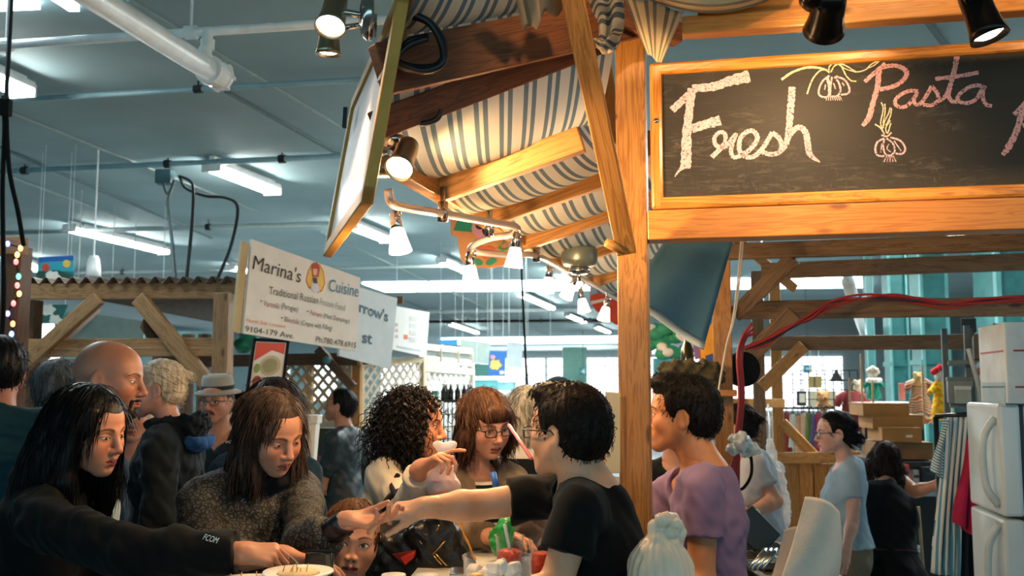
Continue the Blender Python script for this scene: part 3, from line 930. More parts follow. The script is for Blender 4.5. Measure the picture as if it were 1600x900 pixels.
spot('spot_lamp', 'upper nickel spot lamp of the pair left of the side signboard, shining at us', P(521, 22, Yl), (-.05, -.55, -.9), .13, .038, M_NICKEL, 6, (P(582, 25, Yl - .02), (-1, -.2, 0), .06))
spot('spot_lamp', 'lower nickel spot lamp of the pair, mouth pointing straight down', P(514, 62, Yl + .16), (-.05, .1, -1), .10, .034, M_NICKEL, 11, (P(588, 40, Yl + .1), (-1, -.2, 0), .03))
spot('spot_lamp', 'nickel spot lamp under the shaded rafter, shining at the camera', P(630, 248, 2.42), (-.12, -.62, -.62), .12, .036, M_NICKEL, 40, (P(612, 214, 2.5), (0, 0, -1), .036))
spot('spot_lamp', 'second nickel spot lamp half hidden behind the signboard frame', P(602, 262, 2.56), (.75, .4, .12), .11, .034, M_NICKEL, 38, (P(598, 236, 2.58), (0, 0, -1), .02), angle=75)
spot('spot_lamp', 'round black spot lamp seen from behind above the chalkboard', P(1292, 24, 2.28), (.10, .85, -.45), .12, .05, M_BLKMET, 16, (P(1275, -8, 2.24), (0, -.3, -1), .04), angle=110)
spot('spot_lamp', 'lit black spot lamp at the top right corner', P(1532, 22, 2.12), (.25, -.15, -1), .15, .042, M_BLKMET, 16, (P(1505, -30, 2.1), (0, 0, -1), .04), angle=120)
for k, (a, w) in enumerate(((-0.02, 16), (0.62, 15), (1.35, 18))):
    p = FBP(a, 0.42, -0.55)
    o = thing('spot_lamp', p, ['black spot lamp out of frame over the post', 'black spot lamp out of frame over the chalk word in pink', 'black spot lamp out of frame far right'][k], 'lamp')
    m = MB(); m.lathe([(.02, -.08), (.034, -.06), (.04, .05), (.036, .05), (.03, 0)], p, (0, .75, -.65), 20, caps=False); put('housing', m, M_BLKMET, o, smooth=True)
    m = MB(); m.tube([p + Vector((0, -.02, .04)), FBP(a, .12, -.02)], .01, 8); put('arm', m, M_BLKMET, o)
    lamp_light('lamp_beam', p + Vector((0, .05, -.05)), o, w * SPOT_W, WARM, 'SPOT', (0.05, .8, -.62), .03, 88, .8)

def trackpt(x, y, Y): return P(x, y, Y)
tr = [(606, 296, 2.62), (613, 318, 2.64), (640, 326, 2.75), (692, 334, 2.95), (760, 346, 3.15), (806, 355, 3.3), (800, 366, 3.42), (765, 372, 3.46), (738, 384, 3.5), (742, 393, 3.65), (790, 398, 3.9), (838, 400, 4.1), (880, 420, 4.6), (930, 446, 5.3), (968, 470, 6.2)]
tk = thing('halogen_track', trackpt(760, 346, 3.15), 'curving pale track with small chrome clips under the awning eave', 'lamp track')
m = MB(); m.tube(spline([trackpt(*q) for q in tr], 10), 0.0125, 10); put('rail', m, plain('track metal', '#d6c9bd', 0.25, metal=0.4), tk, smooth=True)
for x, y, Y in ((692, 331, 2.95), (765, 356, 3.3), (838, 398, 4.1)):
    c = P(x, y, Y); m = MB(); m.tube([c - UP * .03, Vector((c.x, c.y, 2.2))], .009, 8); m.lathe([(.016, -.03), (.016, .03)], c, UP, 12); put('hanger', m, M_CHROME, tk, smooth=True)
c = P(905, 408, 4.35)
cn = thing('track_canopy', c, 'round grey-green power canopy of the track under a rafter', 'lamp fitting')
m = MB(); m.lathe([(.075, .06), (.08, .05), (.08, -.0), (.07, -.02), (.02, -.03)], c, UP, 24); put('canopy', m, plain('canopy grey', '#8f9a90', 0.35, metal=.5), cn, smooth=True)
m = MB(); m.lathe([(.045, 0), (.05, -.02), (.03, -.03)], c - UP * .03, UP, 20); m.tube([c - UP * .03, c - UP * .09], .008, 8); put('stem', m, M_CHROME, cn, smooth=True)
M_SHADE = emis('lit frosted glass', (1.0, 0.86, 0.70), 2.6, '#fff4e8')
glb = [((623, 375), 2.75, 'nearest glass shade on the track, alone at its left end'), ((735, 430), 3.5, 'low glass shade on the track in front of the flowerpot cutout'), ((804, 402), 3.35, 'glass shade on the track right of the flowerpot cutout'),
       ((856, 445), 4.5, 'glass shade below the grey-green canopy, left one'), ((889, 455), 4.7, 'tilted glass shade below the grey-green canopy'), ((911, 477), 5.0, 'glass shade left of the red hanging cutout'), ((945, 490), 5.0, 'lowest glass shade, in front of the red hanging cutout')]
topz = [(624, 325), (742, 392), (806, 356), (856, 410), (880, 418), (912, 438), (948, 458)]
for (px, Y, lb), (tx, ty) in zip(glb, topz):
    c = P(px[0], px[1], Y); tp = P(tx, ty, Y)
    o = thing('glass_spot', c, lb, 'lamp', 'frosted glass spots on the track')
    tilt = Vector((random.uniform(-.25, .25), random.uniform(-.2, .1), -1)).normalized()
    if 'tilted' in lb: tilt = Vector((-.5, -.2, -1)).normalized()
    m = MB(); m.lathe([(.014, -.035), (.02, -.03), (.030, .02), (.033, .035), (.030, .035), (.018, .01), (.005, 0)], c, tilt, 20); put('shade', m, M_SHADE, o, smooth=True)
    m = MB(); m.lathe([(.010, -.085), (.015, -.08), (.016, -.035), (.010, -.03)], c, tilt, 16); put('socket', m, M_CHROME, o, smooth=True)
    m = MB(); m.tube([c - tilt * .08, tp - UP * .02, tp + UP * .015], .006, 8); put('stem', m, M_CHROME, o, smooth=True)
    lamp_light('lamp_glow', c + tilt * .06, o, (13 if Y < 3.6 else 6) * SPOT_W, WARM, 'POINT', None, .03)

def cutout(name, lb, o_px, Y, outline, layers, th=0.02, cat='decoration'):
    c = P(*o_px, Y); n = Vector((-.05, -1, 0)).normalized()
    o = thing(name, c, lb, cat)
    def pp(q, lift): return [PPL(x, y, c + n * lift, n) for x, y in q]
    m = MB(); m.prism(pp(outline[0], 0), -n * th); put('board', m, plain(name + outline[1], outline[1], .6), o)
    for k, (nm, q, col) in enumerate(layers):
        m = MB(); m.prism(pp(q, .004 + .003 * k), -n * .003); put(nm, m, plain('paint ' + col, col, .6), o)
    x0, y0 = outline[0][0]; x1, y1 = outline[0][1]
    for (x, y) in ((x0 + 4, y0), (x1 - 4, y1)):
        q = PPL(x, y, c, n); m = MB(); m.tube([q, Vector((q.x, q.y, HC)) if Y > 8.5 and Y not in (9.12, 9.3) else q + UP * .25], .002, 5); put('string', m, M_WPIPE, o)
    return o
def ellp(cx, cy, rx, ry, n=16, rot=0):
    return [(cx + rx * math.cos(t) * math.cos(rot) - ry * math.sin(t) * math.sin(rot), cy + rx * math.cos(t) * math.sin(rot) + ry * math.sin(t) * math.cos(rot)) for t in [2 * math.pi * k / n for k in range(n)]]
z5 = Z(590, 280, 3.75)
cutout('flowerpot_cutout', 'painted flat flowerpot cutout with leaves and a heart hanging below the awning', (755, 365), 4.4,
       (z5((425, 130), (560, 165), (700, 215), (770, 230), (770, 470), (735, 505), (650, 520), (560, 515), (490, 480), (462, 335), (428, 325)), '#d99a63'),
       [('red_petals', z5((425, 135), (560, 170), (560, 220), (500, 225), (432, 180)), '#c9482e'), ('leaf', z5((470, 232), (548, 240), (560, 310), (505, 305), (445, 300)), '#1e9c7e'), ('flower', ellp(*z5((640, 290))[0], 24, 17), '#e6a3bd'),
        ('flower_eye', ellp(*z5((598, 268))[0], 7, 7), '#1b2238'), ('flower_eye', ellp(*z5((645, 300))[0], 9, 9), '#1b2238'), ('flower_eye', z5((455, 160), (500, 165), (520, 200), (480, 195)), '#1b2238'),
        ('heart', z5((570, 410), (595, 392), (630, 400), (660, 390), (690, 410), (672, 440), (630, 470), (590, 445)), '#dd6a45'), ('leaf', ellp(*z5((588, 485))[0], 8, 5, rot=.4), '#2a9a7c'), ('leaf', ellp(*z5((665, 482))[0], 9, 5, rot=-.4), '#2a9a7c'),
        ('tendril', z5((735, 340), (745, 370), (712, 400), (740, 412), (760, 400), (760, 412), (735, 425), (700, 405), (735, 370)), '#4fa06a')])
cutout('red_cutout', 'red painted flat cutout hanging beside the big post', (950, 485), 6.6, (z5((1245, 610), (1310, 640), (1400, 690), (1440, 690), (1440, 860), (1390, 850), (1350, 810), (1280, 770), (1245, 720)), '#cf3b25'),
       [('blue_patch', z5((1245, 610), (1310, 640), (1290, 665), (1250, 680)), '#79b6d6'), ('pale_stripe', z5((1250, 715), (1370, 690), (1370, 705), (1250, 735)), '#e8dcd8')])

def btimber(name, a, b, Ya, Yb, w, h, mat, lb, up=UP, cat='beam'):
    return timber(name, P(*a, Ya), P(*b, Yb), w, h, mat, lb, up=up, cat=cat)
def vpost(name, px, Y, w, z1, mat, lb):
    c = P(px, 600, Y); return timber(name, (c.x, c.y, 0), (c.x, c.y, z1), w, w, mat, lb, up=E2, cat='post')
vpost('back_post', 1130, 4.75, .089, 2.55, W_POST, 'orange back post with a small shelf, behind the purple shirt')
vpost('back_post', 1186, 7.3, .085, 2.45, W_GREY, 'brown post between the red cables and white hanging bag')
vpost('back_post', 1214, 8.0, .085, 2.5, W_RAFT, 'post at the left end of the plank partition')
btimber('back_beam', (1128, 394), (1660, 376), 4.72, 4.2, .05, .075, W_GREY, 'grey-brown beam first below the orange rail, at the stall back')
btimber('back_beam', (1190, 424), (1660, 407), 5.7, 5.15, .05, .09, W_GREY, 'wider tan beam just behind and below the first back beam')
btimber('back_beam', (1150, 485), (1660, 478), 5.0, 4.6, .05, .09, W_GREY, 'brown back beam with the red cables lying along it')
btimber('back_beam', (1205, 537), (1512, 534), 7.2, 6.6, .05, .10, W_GREY, 'lower brown back beam above the doll shop')
btimber('back_brace', (1148, 492), (1240, 403), 4.8, 4.6, .075, .04, W_GREY, 'upper left diagonal brace under the back beams', up=E2, cat='brace')
btimber('back_brace', (1158, 570), (1240, 488), 5.0, 4.9, .085, .04, W_GREY, 'second diagonal brace below the cable beam', up=E2, cat='brace')
btimber('back_brace', (1190, 605), (1256, 540), 7.1, 7.0, .09, .04, W_RAFT, 'lowest diagonal brace beside the brown post', up=E2, cat='brace')
btimber('back_brace', (1148, 372), (1240, 450), 6.2, 6.6, .06, .05, W_RAFT, 'lighter brace crossing behind the upper braces', up=E2, cat='brace')
btimber('shelf_rail', (1145, 630), (1222, 630), 7.2, 7.9, .05, .07, W_RAFT, 'short pine rail joining the two brown posts')
btimber('shelf_board', (1020, 614), (1150, 614), 4.68, 4.62, .16, .03, W_OR, 'narrow pine shelf behind the purple shirt vendor')
q = [P(1055, 352, 4.15), P(1152, 352, 4.05), P(1099, 540, 3.55), P(975, 472, 3.6)]
def tarp(u, v):
    p = q[0].lerp(q[1], u).lerp(q[3].lerp(q[2], u), v)
    return p + Vector((0, .012 * math.sin(u * 7 + v * 3), .01 * math.sin(u * 5)))
M_NAVY = cloth('navy canvas', '#406c86', var=.08)
tp_ = thing('blue_canvas', tarp(.5, .5), 'taut dark blue canvas panel hanging under the orange rail', 'canvas')
m = MB(); m.grid(tarp, 14, 14); put('canvas', m, M_NAVY, tp_, smooth=True, solid=.004)
m = MB(); m.grid(lambda u, v: tarp(u, .955 + v * .055) + Vector((0, -.006, 0)), 14, 2); put('hem', m, cloth('pale hem', '#9fb2b8'), tp_, smooth=True, solid=.006)
m = MB()
for s in (-1, 1):
    m.tube(spline([P(1160 + s * 1.5, 372, 4.3), P(1154 + s * 1.5, 440, 4.3), P(1146 + s, 500, 4.3), P(1134, 545, 4.3), P(1118, 640, 4.3), P(1117, 655, 4.3)], 8), .004, 6)
put('rope', m, plain('white rope', '#d8d0c4', .8), smooth=True, label='thin white double rope hanging down past the orange back post', cat='rope')
M_RED = plain('red cable', '#a02220', .45)
rc = thing('cable_bundle', P(1400, 468, 4.75), 'bundle of red cables lying along a brown back beam', 'cable')
for k in range(5):
    base = [(1160, 545), (1195, 535), (1225, 515), (1262, 497), (1300, 474), (1345, 465), (1400, 465), (1450, 472), (1480, 474), (1540, 470), (1640, 465)]
    pts = [P(x + random.uniform(-3, 3), y + random.uniform(-4, 4) + k * 1.6 - 3, 4.72 - .0005 * (x - 1160) + .008 * k) for x, y in base]
    m = MB(); m.tube(spline(pts, 8), .006, 8); put('cable', m, M_RED if k != 2 else plain('dark blue cable', '#26243a', .5), rc, smooth=True)
rv = thing('cable_bundle', P(1152, 700, 4.5), 'red cables running down beside the orange back post', 'cable')
for k in range(3):
    base = [(1178, 505 + 8 * k), (1162, 528), (1155, 560), (1158, 620), (1152, 690), (1150, 750), (1150, 835)]
    pts = [P(x + 3.5 * k - 3, y, 4.45 + .01 * k) for x, y in base]
    m = MB(); m.tube(spline(pts, 8), .006, 8); put('cable', m, M_RED, rv, smooth=True)
m = MB(); m.tube(spline([P(x, y, 4.42) for x, y in ((1148, 690), (1147, 715), (1138, 738), (1120, 745))], 8), .009, 8); put('cable', m, M_RED, rv, smooth=True)
m = MB(); m.tube(spline([P(x, y, 4.4) for x, y in ((1160, 690), (1172, 708), (1174, 740), (1162, 762), (1148, 766))], 8), .007, 8)
put('cable', m, M_BLACK, rv, smooth=True, label='black cable')
o = put('reel', MB().lathe([(.03, -.02), (.085, -.02), (.085, .02), (.03, .02)], P(1160, 577, 4.85), (.2, -1, 0), 24), M_BLACK, label='black cable reel hanging behind the red cables', cat='reel')
for (x0, y0, x1, y1, col, lb, Y) in ((946, 612, 969, 741, '#cfc9a8', 'cream card fixed to the left side of the corner post', 2.90), (950, 743, 968, 862, '#d9dee0', 'white card under the cream card on the post', 2.905), (952, 864, 968, 960, '#b98a78', 'pinkish card lowest on the post', 2.91)):
    a, b, c_, d_ = P(x0, y0, Y), P(x1, y0 + 2, Y), P(x1, y1 - 2, Y), P(x0, y1, Y)
    m = MB(); m.prism([a, b, c_, d_], (0, .003, 0)); put('card', m, plain('card ' + col, col, .8), label=lb, cat='card', bevel=.001)
class Field:
    """smooth blend of round cones, ellipsoids and boxes, meshed on a grid"""
    def __init__(s): s.ops = []
    def cap(s, a, b, ra, rb=None, k=.02, op='u', flat=False):
        rb = ra if rb is None else rb
        a = np.array(a, dtype=np.float32); b = np.array(b, dtype=np.float32)
        ab = b - a; L2 = float(ab @ ab) + 1e-9; L = L2 ** .5
        def fn(X, Y, Z):
            px, py, pz = X - a[0], Y - a[1], Z - a[2]
            dot = px * ab[0] + py * ab[1] + pz * ab[2]
            t = np.clip(dot / L2, 0, 1)
            d = np.sqrt((px - t * ab[0]) ** 2 + (py - t * ab[1]) ** 2 + (pz - t * ab[2]) ** 2) - (ra + t * (rb - ra))
            if flat:
                d = np.maximum(d, dot / L - L)
            return d
        r = max(ra, rb)
        s.ops.append((op, fn, np.minimum(a, b) - r, np.maximum(a, b) + r, k)); return s
    def ell(s, c, r, R=None, k=.02, op='u'):
        c = np.array(c, dtype=np.float32); r = np.array(r if hasattr(r, '__len__') else (r, r, r), dtype=np.float32)
        A = np.array(R, dtype=np.float32).T if R is not None else np.eye(3, dtype=np.float32)
        def fn(X, Y, Z):
            px, py, pz = X - c[0], Y - c[1], Z - c[2]
            q = [(A[i, 0] * px + A[i, 1] * py + A[i, 2] * pz) / r[i] for i in range(3)]
            k0 = np.sqrt(q[0] ** 2 + q[1] ** 2 + q[2] ** 2)
            k1 = np.sqrt((q[0] / r[0]) ** 2 + (q[1] / r[1]) ** 2 + (q[2] / r[2]) ** 2) + 1e-6
            return k0 * (k0 - 1) / k1
        m = np.sqrt(((A.T * r) ** 2).sum(1))
        s.ops.append((op, fn, c - m, c + m, k)); return s
    def box(s, c, h, R=None, rnd=.01, k=.02, op='u'):
        c = np.array(c, dtype=np.float32); h = np.array(h, dtype=np.float32)
        A = np.array(R, dtype=np.float32).T if R is not None else np.eye(3, dtype=np.float32)
        def fn(X, Y, Z):
            px, py, pz = X - c[0], Y - c[1], Z - c[2]
            q = [np.abs(A[i, 0] * px + A[i, 1] * py + A[i, 2] * pz) - (h[i] - rnd) for i in range(3)]
            o = np.sqrt(np.maximum(q[0], 0) ** 2 + np.maximum(q[1], 0) ** 2 + np.maximum(q[2], 0) ** 2)
            return o + np.minimum(np.maximum(q[0], np.maximum(q[1], q[2])), 0) - rnd
        m = np.abs(A.T) @ h
        s.ops.append((op, fn, c - m, c + m, k)); return s
    def plane(s, p, n, mn, mx):
        """cut away what lies on the n side of p, inside the box mn..mx"""
        p = np.array(p, dtype=np.float32); n = np.array(Vector(n).normalized(), dtype=np.float32)
        fn = lambda X, Y, Z: (X - p[0]) * n[0] + (Y - p[1]) * n[1] + (Z - p[2]) * n[2]
        s.ops.append(('cut', fn, np.array(mn, dtype=np.float32), np.array(mx, dtype=np.float32), 0)); return s
    def mesh(s, h, disp=None, mn=None, mx=None):
        us = [o for o in s.ops if o[0] == 'u']
        lo = np.min([o[2] for o in us], axis=0) - 3 * h; hi = np.max([o[3] for o in us], axis=0) + 3 * h
        if mn is not None: lo = np.maximum(lo, np.array(mn))
        if mx is not None: hi = np.minimum(hi, np.array(mx))
        n = np.ceil((hi - lo) / h).astype(int) + 2
        ax = [(lo[i] + h * np.arange(n[i])).astype(np.float32) for i in range(3)]
        d = np.full(n, 1.0, dtype=np.float32)
        for op, fn, a, b, k in s.ops:
            m = k + 3 * h if op != 'cut' else 0
            i0 = np.clip(np.floor((a - m - lo) / h).astype(int), 0, n); i1 = np.clip(np.ceil((b + m - lo) / h).astype(int) + 1, 0, n)
            if (i1 <= i0).any(): continue
            sl = tuple(slice(i0[i], i1[i]) for i in range(3))
            di = fn(ax[0][sl[0]][:, None, None], ax[1][sl[1]][None, :, None], ax[2][sl[2]][None, None, :])
            D = d[sl]
            if op == 'u':
                if k > 0:
                    q = np.clip(.5 + .5 * (D - di) / k, 0, 1); d[sl] = D * (1 - q) + di * q - k * q * (1 - q)
                else: d[sl] = np.minimum(D, di)
            elif op == 's':
                if k > 0:
                    q = np.clip(.5 - .5 * (D + di) / k, 0, 1); d[sl] = D * (1 - q) - di * q + k * q * (1 - q)
                else: d[sl] = np.maximum(D, -di)
            else: d[sl] = np.maximum(D, di)
        if disp is not None:
            band = np.argwhere(np.abs(d) < .05)
            if len(band):
                pts = lo + band * h
                d[tuple(band.T)] += disp(pts.astype(np.float32))
        d[0], d[-1] = np.maximum(d[0], h), np.maximum(d[-1], h)
        d[:, 0], d[:, -1] = np.maximum(d[:, 0], h), np.maximum(d[:, -1], h)
        d[:, :, 0], d[:, :, -1] = np.maximum(d[:, :, 0], h), np.maximum(d[:, :, -1], h)
        return surface_net(d, lo, h)
def surface_net(d, lo, h):
    s = d < 0
    c = np.zeros([q - 1 for q in d.shape], dtype=np.int8)
    offs = [(i, j, k) for i in (0, 1) for j in (0, 1) for k in (0, 1)]
    sh = c.shape
    for i, j, k in offs:
        c += s[i:i + sh[0], j:j + sh[1], k:k + sh[2]]
    act = (c > 0) & (c < 8)
    idx = np.argwhere(act)
    if not len(idx): return np.zeros((0, 3)), np.zeros((0, 4), dtype=int)
    vid = np.full(sh, -1, dtype=np.int64); vid[act] = np.arange(len(idx))
    val = {o: d[idx[:, 0] + o[0], idx[:, 1] + o[1], idx[:, 2] + o[2]] for o in offs}
    acc = np.zeros((len(idx), 3)); cnt = np.zeros(len(idx))
    for o in offs:
        for a in range(3):
            if o[a] == 0:
                p = list(o); p[a] = 1; p = tuple(p)
                m = (val[o] < 0) != (val[p] < 0)
                t = val[o] / np.where(m, val[o] - val[p], 1)
                q = np.tile(np.array(o, dtype=float), (len(idx), 1)); q[:, a] += t
                acc[m] += q[m]; cnt += m
    V = lo + h * (idx + acc / cnt[:, None])
    F = []
    for a in range(3):
        b, e = (a + 1) % 3, (a + 2) % 3
        s0 = [slice(1, -1)] * 3; s1 = [slice(1, -1)] * 3
        s0[a] = slice(0, -1); s1[a] = slice(1, None)
        A, B = s[tuple(s0)], s[tuple(s1)]
        ij = np.argwhere(A != B)
        if not len(ij): continue
        fl = A[tuple(ij.T)]
        base = ij.copy(); base[:, b] += 1; base[:, e] += 1
        def cell(db, de):
            q = base.copy(); q[:, b] += db; q[:, e] += de
            return vid[q[:, 0], q[:, 1], q[:, 2]]
        Q = np.stack([cell(-1, -1), cell(0, -1), cell(0, 0), cell(-1, 0)], 1)
        Q[~fl] = Q[~fl][:, ::-1]
        F.append(Q)
    F = np.concatenate(F)
    F = F[(F >= 0).all(1)]
    return V, F
def joined(parts):
    vs, fs, n = [], [], 0
    for V, Fc in parts:
        vs.append(V); fs.append(Fc + n); n += len(V)
    return np.concatenate(vs), np.concatenate(fs)
def put_np(name, V, Fc, mat, parent, base, extra=None, label=None):
    me = make_mesh(name, V, Fc, None, base, True, extra)
    me.materials.append(mat)
    o = bpy.data.objects.new(name, me); SC.collection.objects.link(o)
    o.parent = parent; BASE[o] = Vector(base)
    if label: o['label'] = label
    return o
def folds(amp, f=9.0, seed=0.0, squash=(1, 1, 1)):
    f = f * 4.2
    def fn(p):
        x, y, z = p[:, 0] * squash[0] + seed, p[:, 1] * squash[1] - seed * .7, p[:, 2] * squash[2]
        w = np.sin(x * f * 1.3 + 2.1 * np.sin(z * f * .6 + seed)) + np.sin(z * f * 1.1 + 2.4 * np.sin(y * f * .8 + x * f * .5)) + .6 * np.sin((x + z - y) * f * 1.9 + 1.7 * np.sin(y * f))
        w2 = np.sin((x * .8 + z) * f * 3.1 + 1.5 * np.sin(x * f * 2)) * .35
        return (amp * (w + w2) / 2.4).astype(np.float32)
    return fn
def vnormals(V, Fc):
    a, b, c, d = (V[Fc[:, i]] for i in range(4))
    n = np.cross(c - a, d - b)
    N = np.zeros_like(V)
    for i in range(4): np.add.at(N, Fc[:, i], n)
    return N / (np.linalg.norm(N, axis=1)[:, None] + 1e-9)

def skin_mat(name, tone, lips='#a8504a', brow='#2a1c16', iris='#3a2416', stub=0.0, eye=1.0, gaze=(0, 0), blush='#c8674f', brow_w=1.0, blush_k=0.35, mouth=0.0, paint=True):
    m, nt, b = newmat('skin ' + name)
    c = lin(tone)
    tc = nt.nodes.new('ShaderNodeTexCoord').outputs['Object']
    r = ramp(nt, [(0.3, tuple(v * .90 for v in c[:3]) + (1,)), (0.7, tuple(min(1, v * 1.08) for v in c[:3]) + (1,))])
    nt.links.new(noise(nt, tc, 22, 4), r.inputs[0])
    col = r.outputs[0]
    rough = 0.48
    if paint:
        g = attr(nt, 'hl').outputs['Vector']
        sp = nt.nodes.new('ShaderNodeSeparateXYZ'); nt.links.new(g, sp.inputs[0])
        x, y, z = sp.outputs
        ax = mt(nt, 'ABSOLUTE', x)
        front = mt(nt, 'GREATER_THAN', y, 0.035)
        def sq(v): return mt(nt, 'MULTIPLY', v, v)
        def lo(v, t): return mt(nt, 'LESS_THAN', v, t)
        def gauss(cx, cz, sx, sz, use=ax):
            q = mt(nt, 'ADD', sq(mt(nt, 'DIVIDE', mt(nt, 'SUBTRACT', use, cx), sx)), sq(mt(nt, 'DIVIDE', mt(nt, 'SUBTRACT', z, cz), sz)))
            return mt(nt, 'MULTIPLY', mt(nt, 'POWER', 2.718, mt(nt, 'MULTIPLY', q, -1.0)), front)
        col = mix(nt, mt(nt, 'MULTIPLY', gauss(0.043, -0.035, .022, .022), blush_k), col, blush)
        col = mix(nt, mt(nt, 'MULTIPLY', gauss(0.0, -0.038, .014, .014), blush_k * .8), col, blush)
        if stub:
            q = mt(nt, 'MULTIPLY', mt(nt, 'SMOOTH_MIN', mt(nt, 'MULTIPLY', mt(nt, 'SUBTRACT', -0.040, z), 40.0), 1.0, 0.2), mt(nt, 'GREATER_THAN', y, -0.005), clamp=True)
            spk = noise(nt, g, 400, 2)
            col = mix(nt, mt(nt, 'MULTIPLY', mt(nt, 'MULTIPLY', q, stub), mt(nt, 'ADD', 0.6, spk), clamp=True), col, '#2e241e')
        lx = mt(nt, 'DIVIDE', ax, 0.0245); lz = mt(nt, 'DIVIDE', mt(nt, 'SUBTRACT', z, mt(nt, 'ADD', -0.0715, mt(nt, 'MULTIPLY', sq(ax), 3.0))), 0.0105)
        lipm = mt(nt, 'MULTIPLY', lo(mt(nt, 'ADD', sq(lx), mt(nt, 'ABSOLUTE', lz)), 1.0), front)
        col = mix(nt, mt(nt, 'MULTIPLY', lipm, 0.85), col, lips)
        ml = mt(nt, 'MULTIPLY', mt(nt, 'MULTIPLY', lo(mt(nt, 'ABSOLUTE', lz), 0.13 + mouth), lo(ax, 0.0235)), front)
        col = mix(nt, mt(nt, 'MULTIPLY', ml, 0.85), col, '#3a1512')
        nos = mt(nt, 'MULTIPLY', lo(mt(nt, 'ADD', sq(mt(nt, 'DIVIDE', mt(nt, 'SUBTRACT', ax, 0.0075), .0042)), sq(mt(nt, 'DIVIDE', mt(nt, 'SUBTRACT', z, -0.0495), .0032))), 1.0), mt(nt, 'GREATER_THAN', y, 0.085))
        col = mix(nt, mt(nt, 'MULTIPLY', nos, 0.8), col, '#3a1a12')
        ex = mt(nt, 'DIVIDE', mt(nt, 'SUBTRACT', ax, 0.0325), 0.0160)
        ez = mt(nt, 'DIVIDE', mt(nt, 'SUBTRACT', z, mt(nt, 'ADD', -0.004, mt(nt, 'MULTIPLY', mt(nt, 'SUBTRACT', ax, 0.0325), 0.10))), 0.0066 * eye)
        par = mt(nt, 'ADD', mt(nt, 'ABSOLUTE', ez), sq(ex))
        eyem = mt(nt, 'MULTIPLY', lo(par, 1.0), front)
        col = mix(nt, eyem, col, '#d9d2c8')
        sx = mt(nt, 'SUBTRACT', mt(nt, 'MULTIPLY', mt(nt, 'SIGN', x), 0.0325), -gaze[0])
        ir = mt(nt, 'ADD', sq(mt(nt, 'SUBTRACT', x, sx)), sq(mt(nt, 'SUBTRACT', z, -0.004 + gaze[1])))
        col = mix(nt, mt(nt, 'MULTIPLY', eyem, lo(ir, 0.0063 ** 2)), col, iris)
        col = mix(nt, mt(nt, 'MULTIPLY', eyem, lo(ir, 0.0030 ** 2)), col, '#080605')
        up_ = mt(nt, 'ADD', ez, sq(ex))
        lash = mt(nt, 'MULTIPLY', mt(nt, 'MULTIPLY', mt(nt, 'GREATER_THAN', up_, 0.72), lo(up_, 1.35)), mt(nt, 'MULTIPLY', lo(mt(nt, 'ABSOLUTE', ex), 1.1), mt(nt, 'MULTIPLY', front, mt(nt, 'GREATER_THAN', ez, -0.35))))
        col = mix(nt, mt(nt, 'MULTIPLY', lash, 0.9), col, '#140d0a')
        dn = mt(nt, 'SUBTRACT', sq(ex), ez)
        ll = mt(nt, 'MULTIPLY', mt(nt, 'MULTIPLY', mt(nt, 'GREATER_THAN', dn, 0.95), lo(dn, 1.25)), mt(nt, 'MULTIPLY', lo(mt(nt, 'ABSOLUTE', ex), 1.0), mt(nt, 'MULTIPLY', front, lo(ez, 0.2))))
        col = mix(nt, mt(nt, 'MULTIPLY', ll, 0.5), col, '#4a2a20')
        bx = mt(nt, 'SUBTRACT', ax, 0.034)
        bz = mt(nt, 'SUBTRACT', z, mt(nt, 'SUBTRACT', 0.0205, mt(nt, 'MULTIPLY', sq(bx), 14.0)))
        bw = mt(nt, 'MULTIPLY', mt(nt, 'SUBTRACT', 1.0, mt(nt, 'MULTIPLY', mt(nt, 'MAXIMUM', bx, -0.01), 26.0)), 0.0034 * brow_w)
        brm = mt(nt, 'MULTIPLY', mt(nt, 'MULTIPLY', lo(mt(nt, 'ABSOLUTE', bz), bw), lo(mt(nt, 'ABSOLUTE', bx), 0.0215)), front)
        col = mix(nt, mt(nt, 'MULTIPLY', brm, 0.8), col, brow)
    nt.links.new(col, b.inputs['Base Color'])
    b.inputs['Roughness'].default_value = rough
    b.inputs['Subsurface Weight'].default_value = 0.08
    b.inputs['Subsurface Radius'].default_value = (0.012, 0.005, 0.003)
    b.inputs['Subsurface Scale'].default_value = 0.5
    bump(nt, b, noise(nt, tc, 180, 2), 0.08, 0.002)
    return m
def hair_mat(name, c1, c2, rough=0.38, stretch=(60, 60, 5)):
    key = ('hair', name)
    if key in MATS: return MATS[key]
    m, nt, b = newmat('hair ' + name)
    tc = nt.nodes.new('ShaderNodeTexCoord').outputs['Object']
    n = noise(nt, mapping(nt, tc, stretch), 1.0, 4, .6, .6)
    r = ramp(nt, [(0.38, c1), (0.62, c2)]); nt.links.new(n, r.inputs[0])
    nt.links.new(r.outputs[0], b.inputs['Base Color'])
    b.inputs['Roughness'].default_value = rough + .08
    b.inputs['Specular IOR Level'].default_value = 0.14
    bump(nt, b, n, 0.5, 0.01)
    MATS[key] = m
    return m
class Frame:
    def __init__(s, o, R, k): s.o, s.R, s.k = Vector(o), R, k
    def __call__(s, x, y, z): return s.o + s.R @ (Vector((x, y, z)) * s.k)
    def v(s, x, y, z): return s.R @ Vector((x, y, z))
def yaw_frame(deg, pitch=0, roll=0):
    a = math.radians(deg)
    f = Vector((math.sin(a), math.cos(a), 0)); r = Vector((math.cos(a), -math.sin(a), 0))
    M = Matrix((r, f, UP)).transposed()
    return M @ Matrix.Rotation(math.radians(pitch), 3, 'X') @ Matrix.Rotation(math.radians(roll), 3, 'Y')

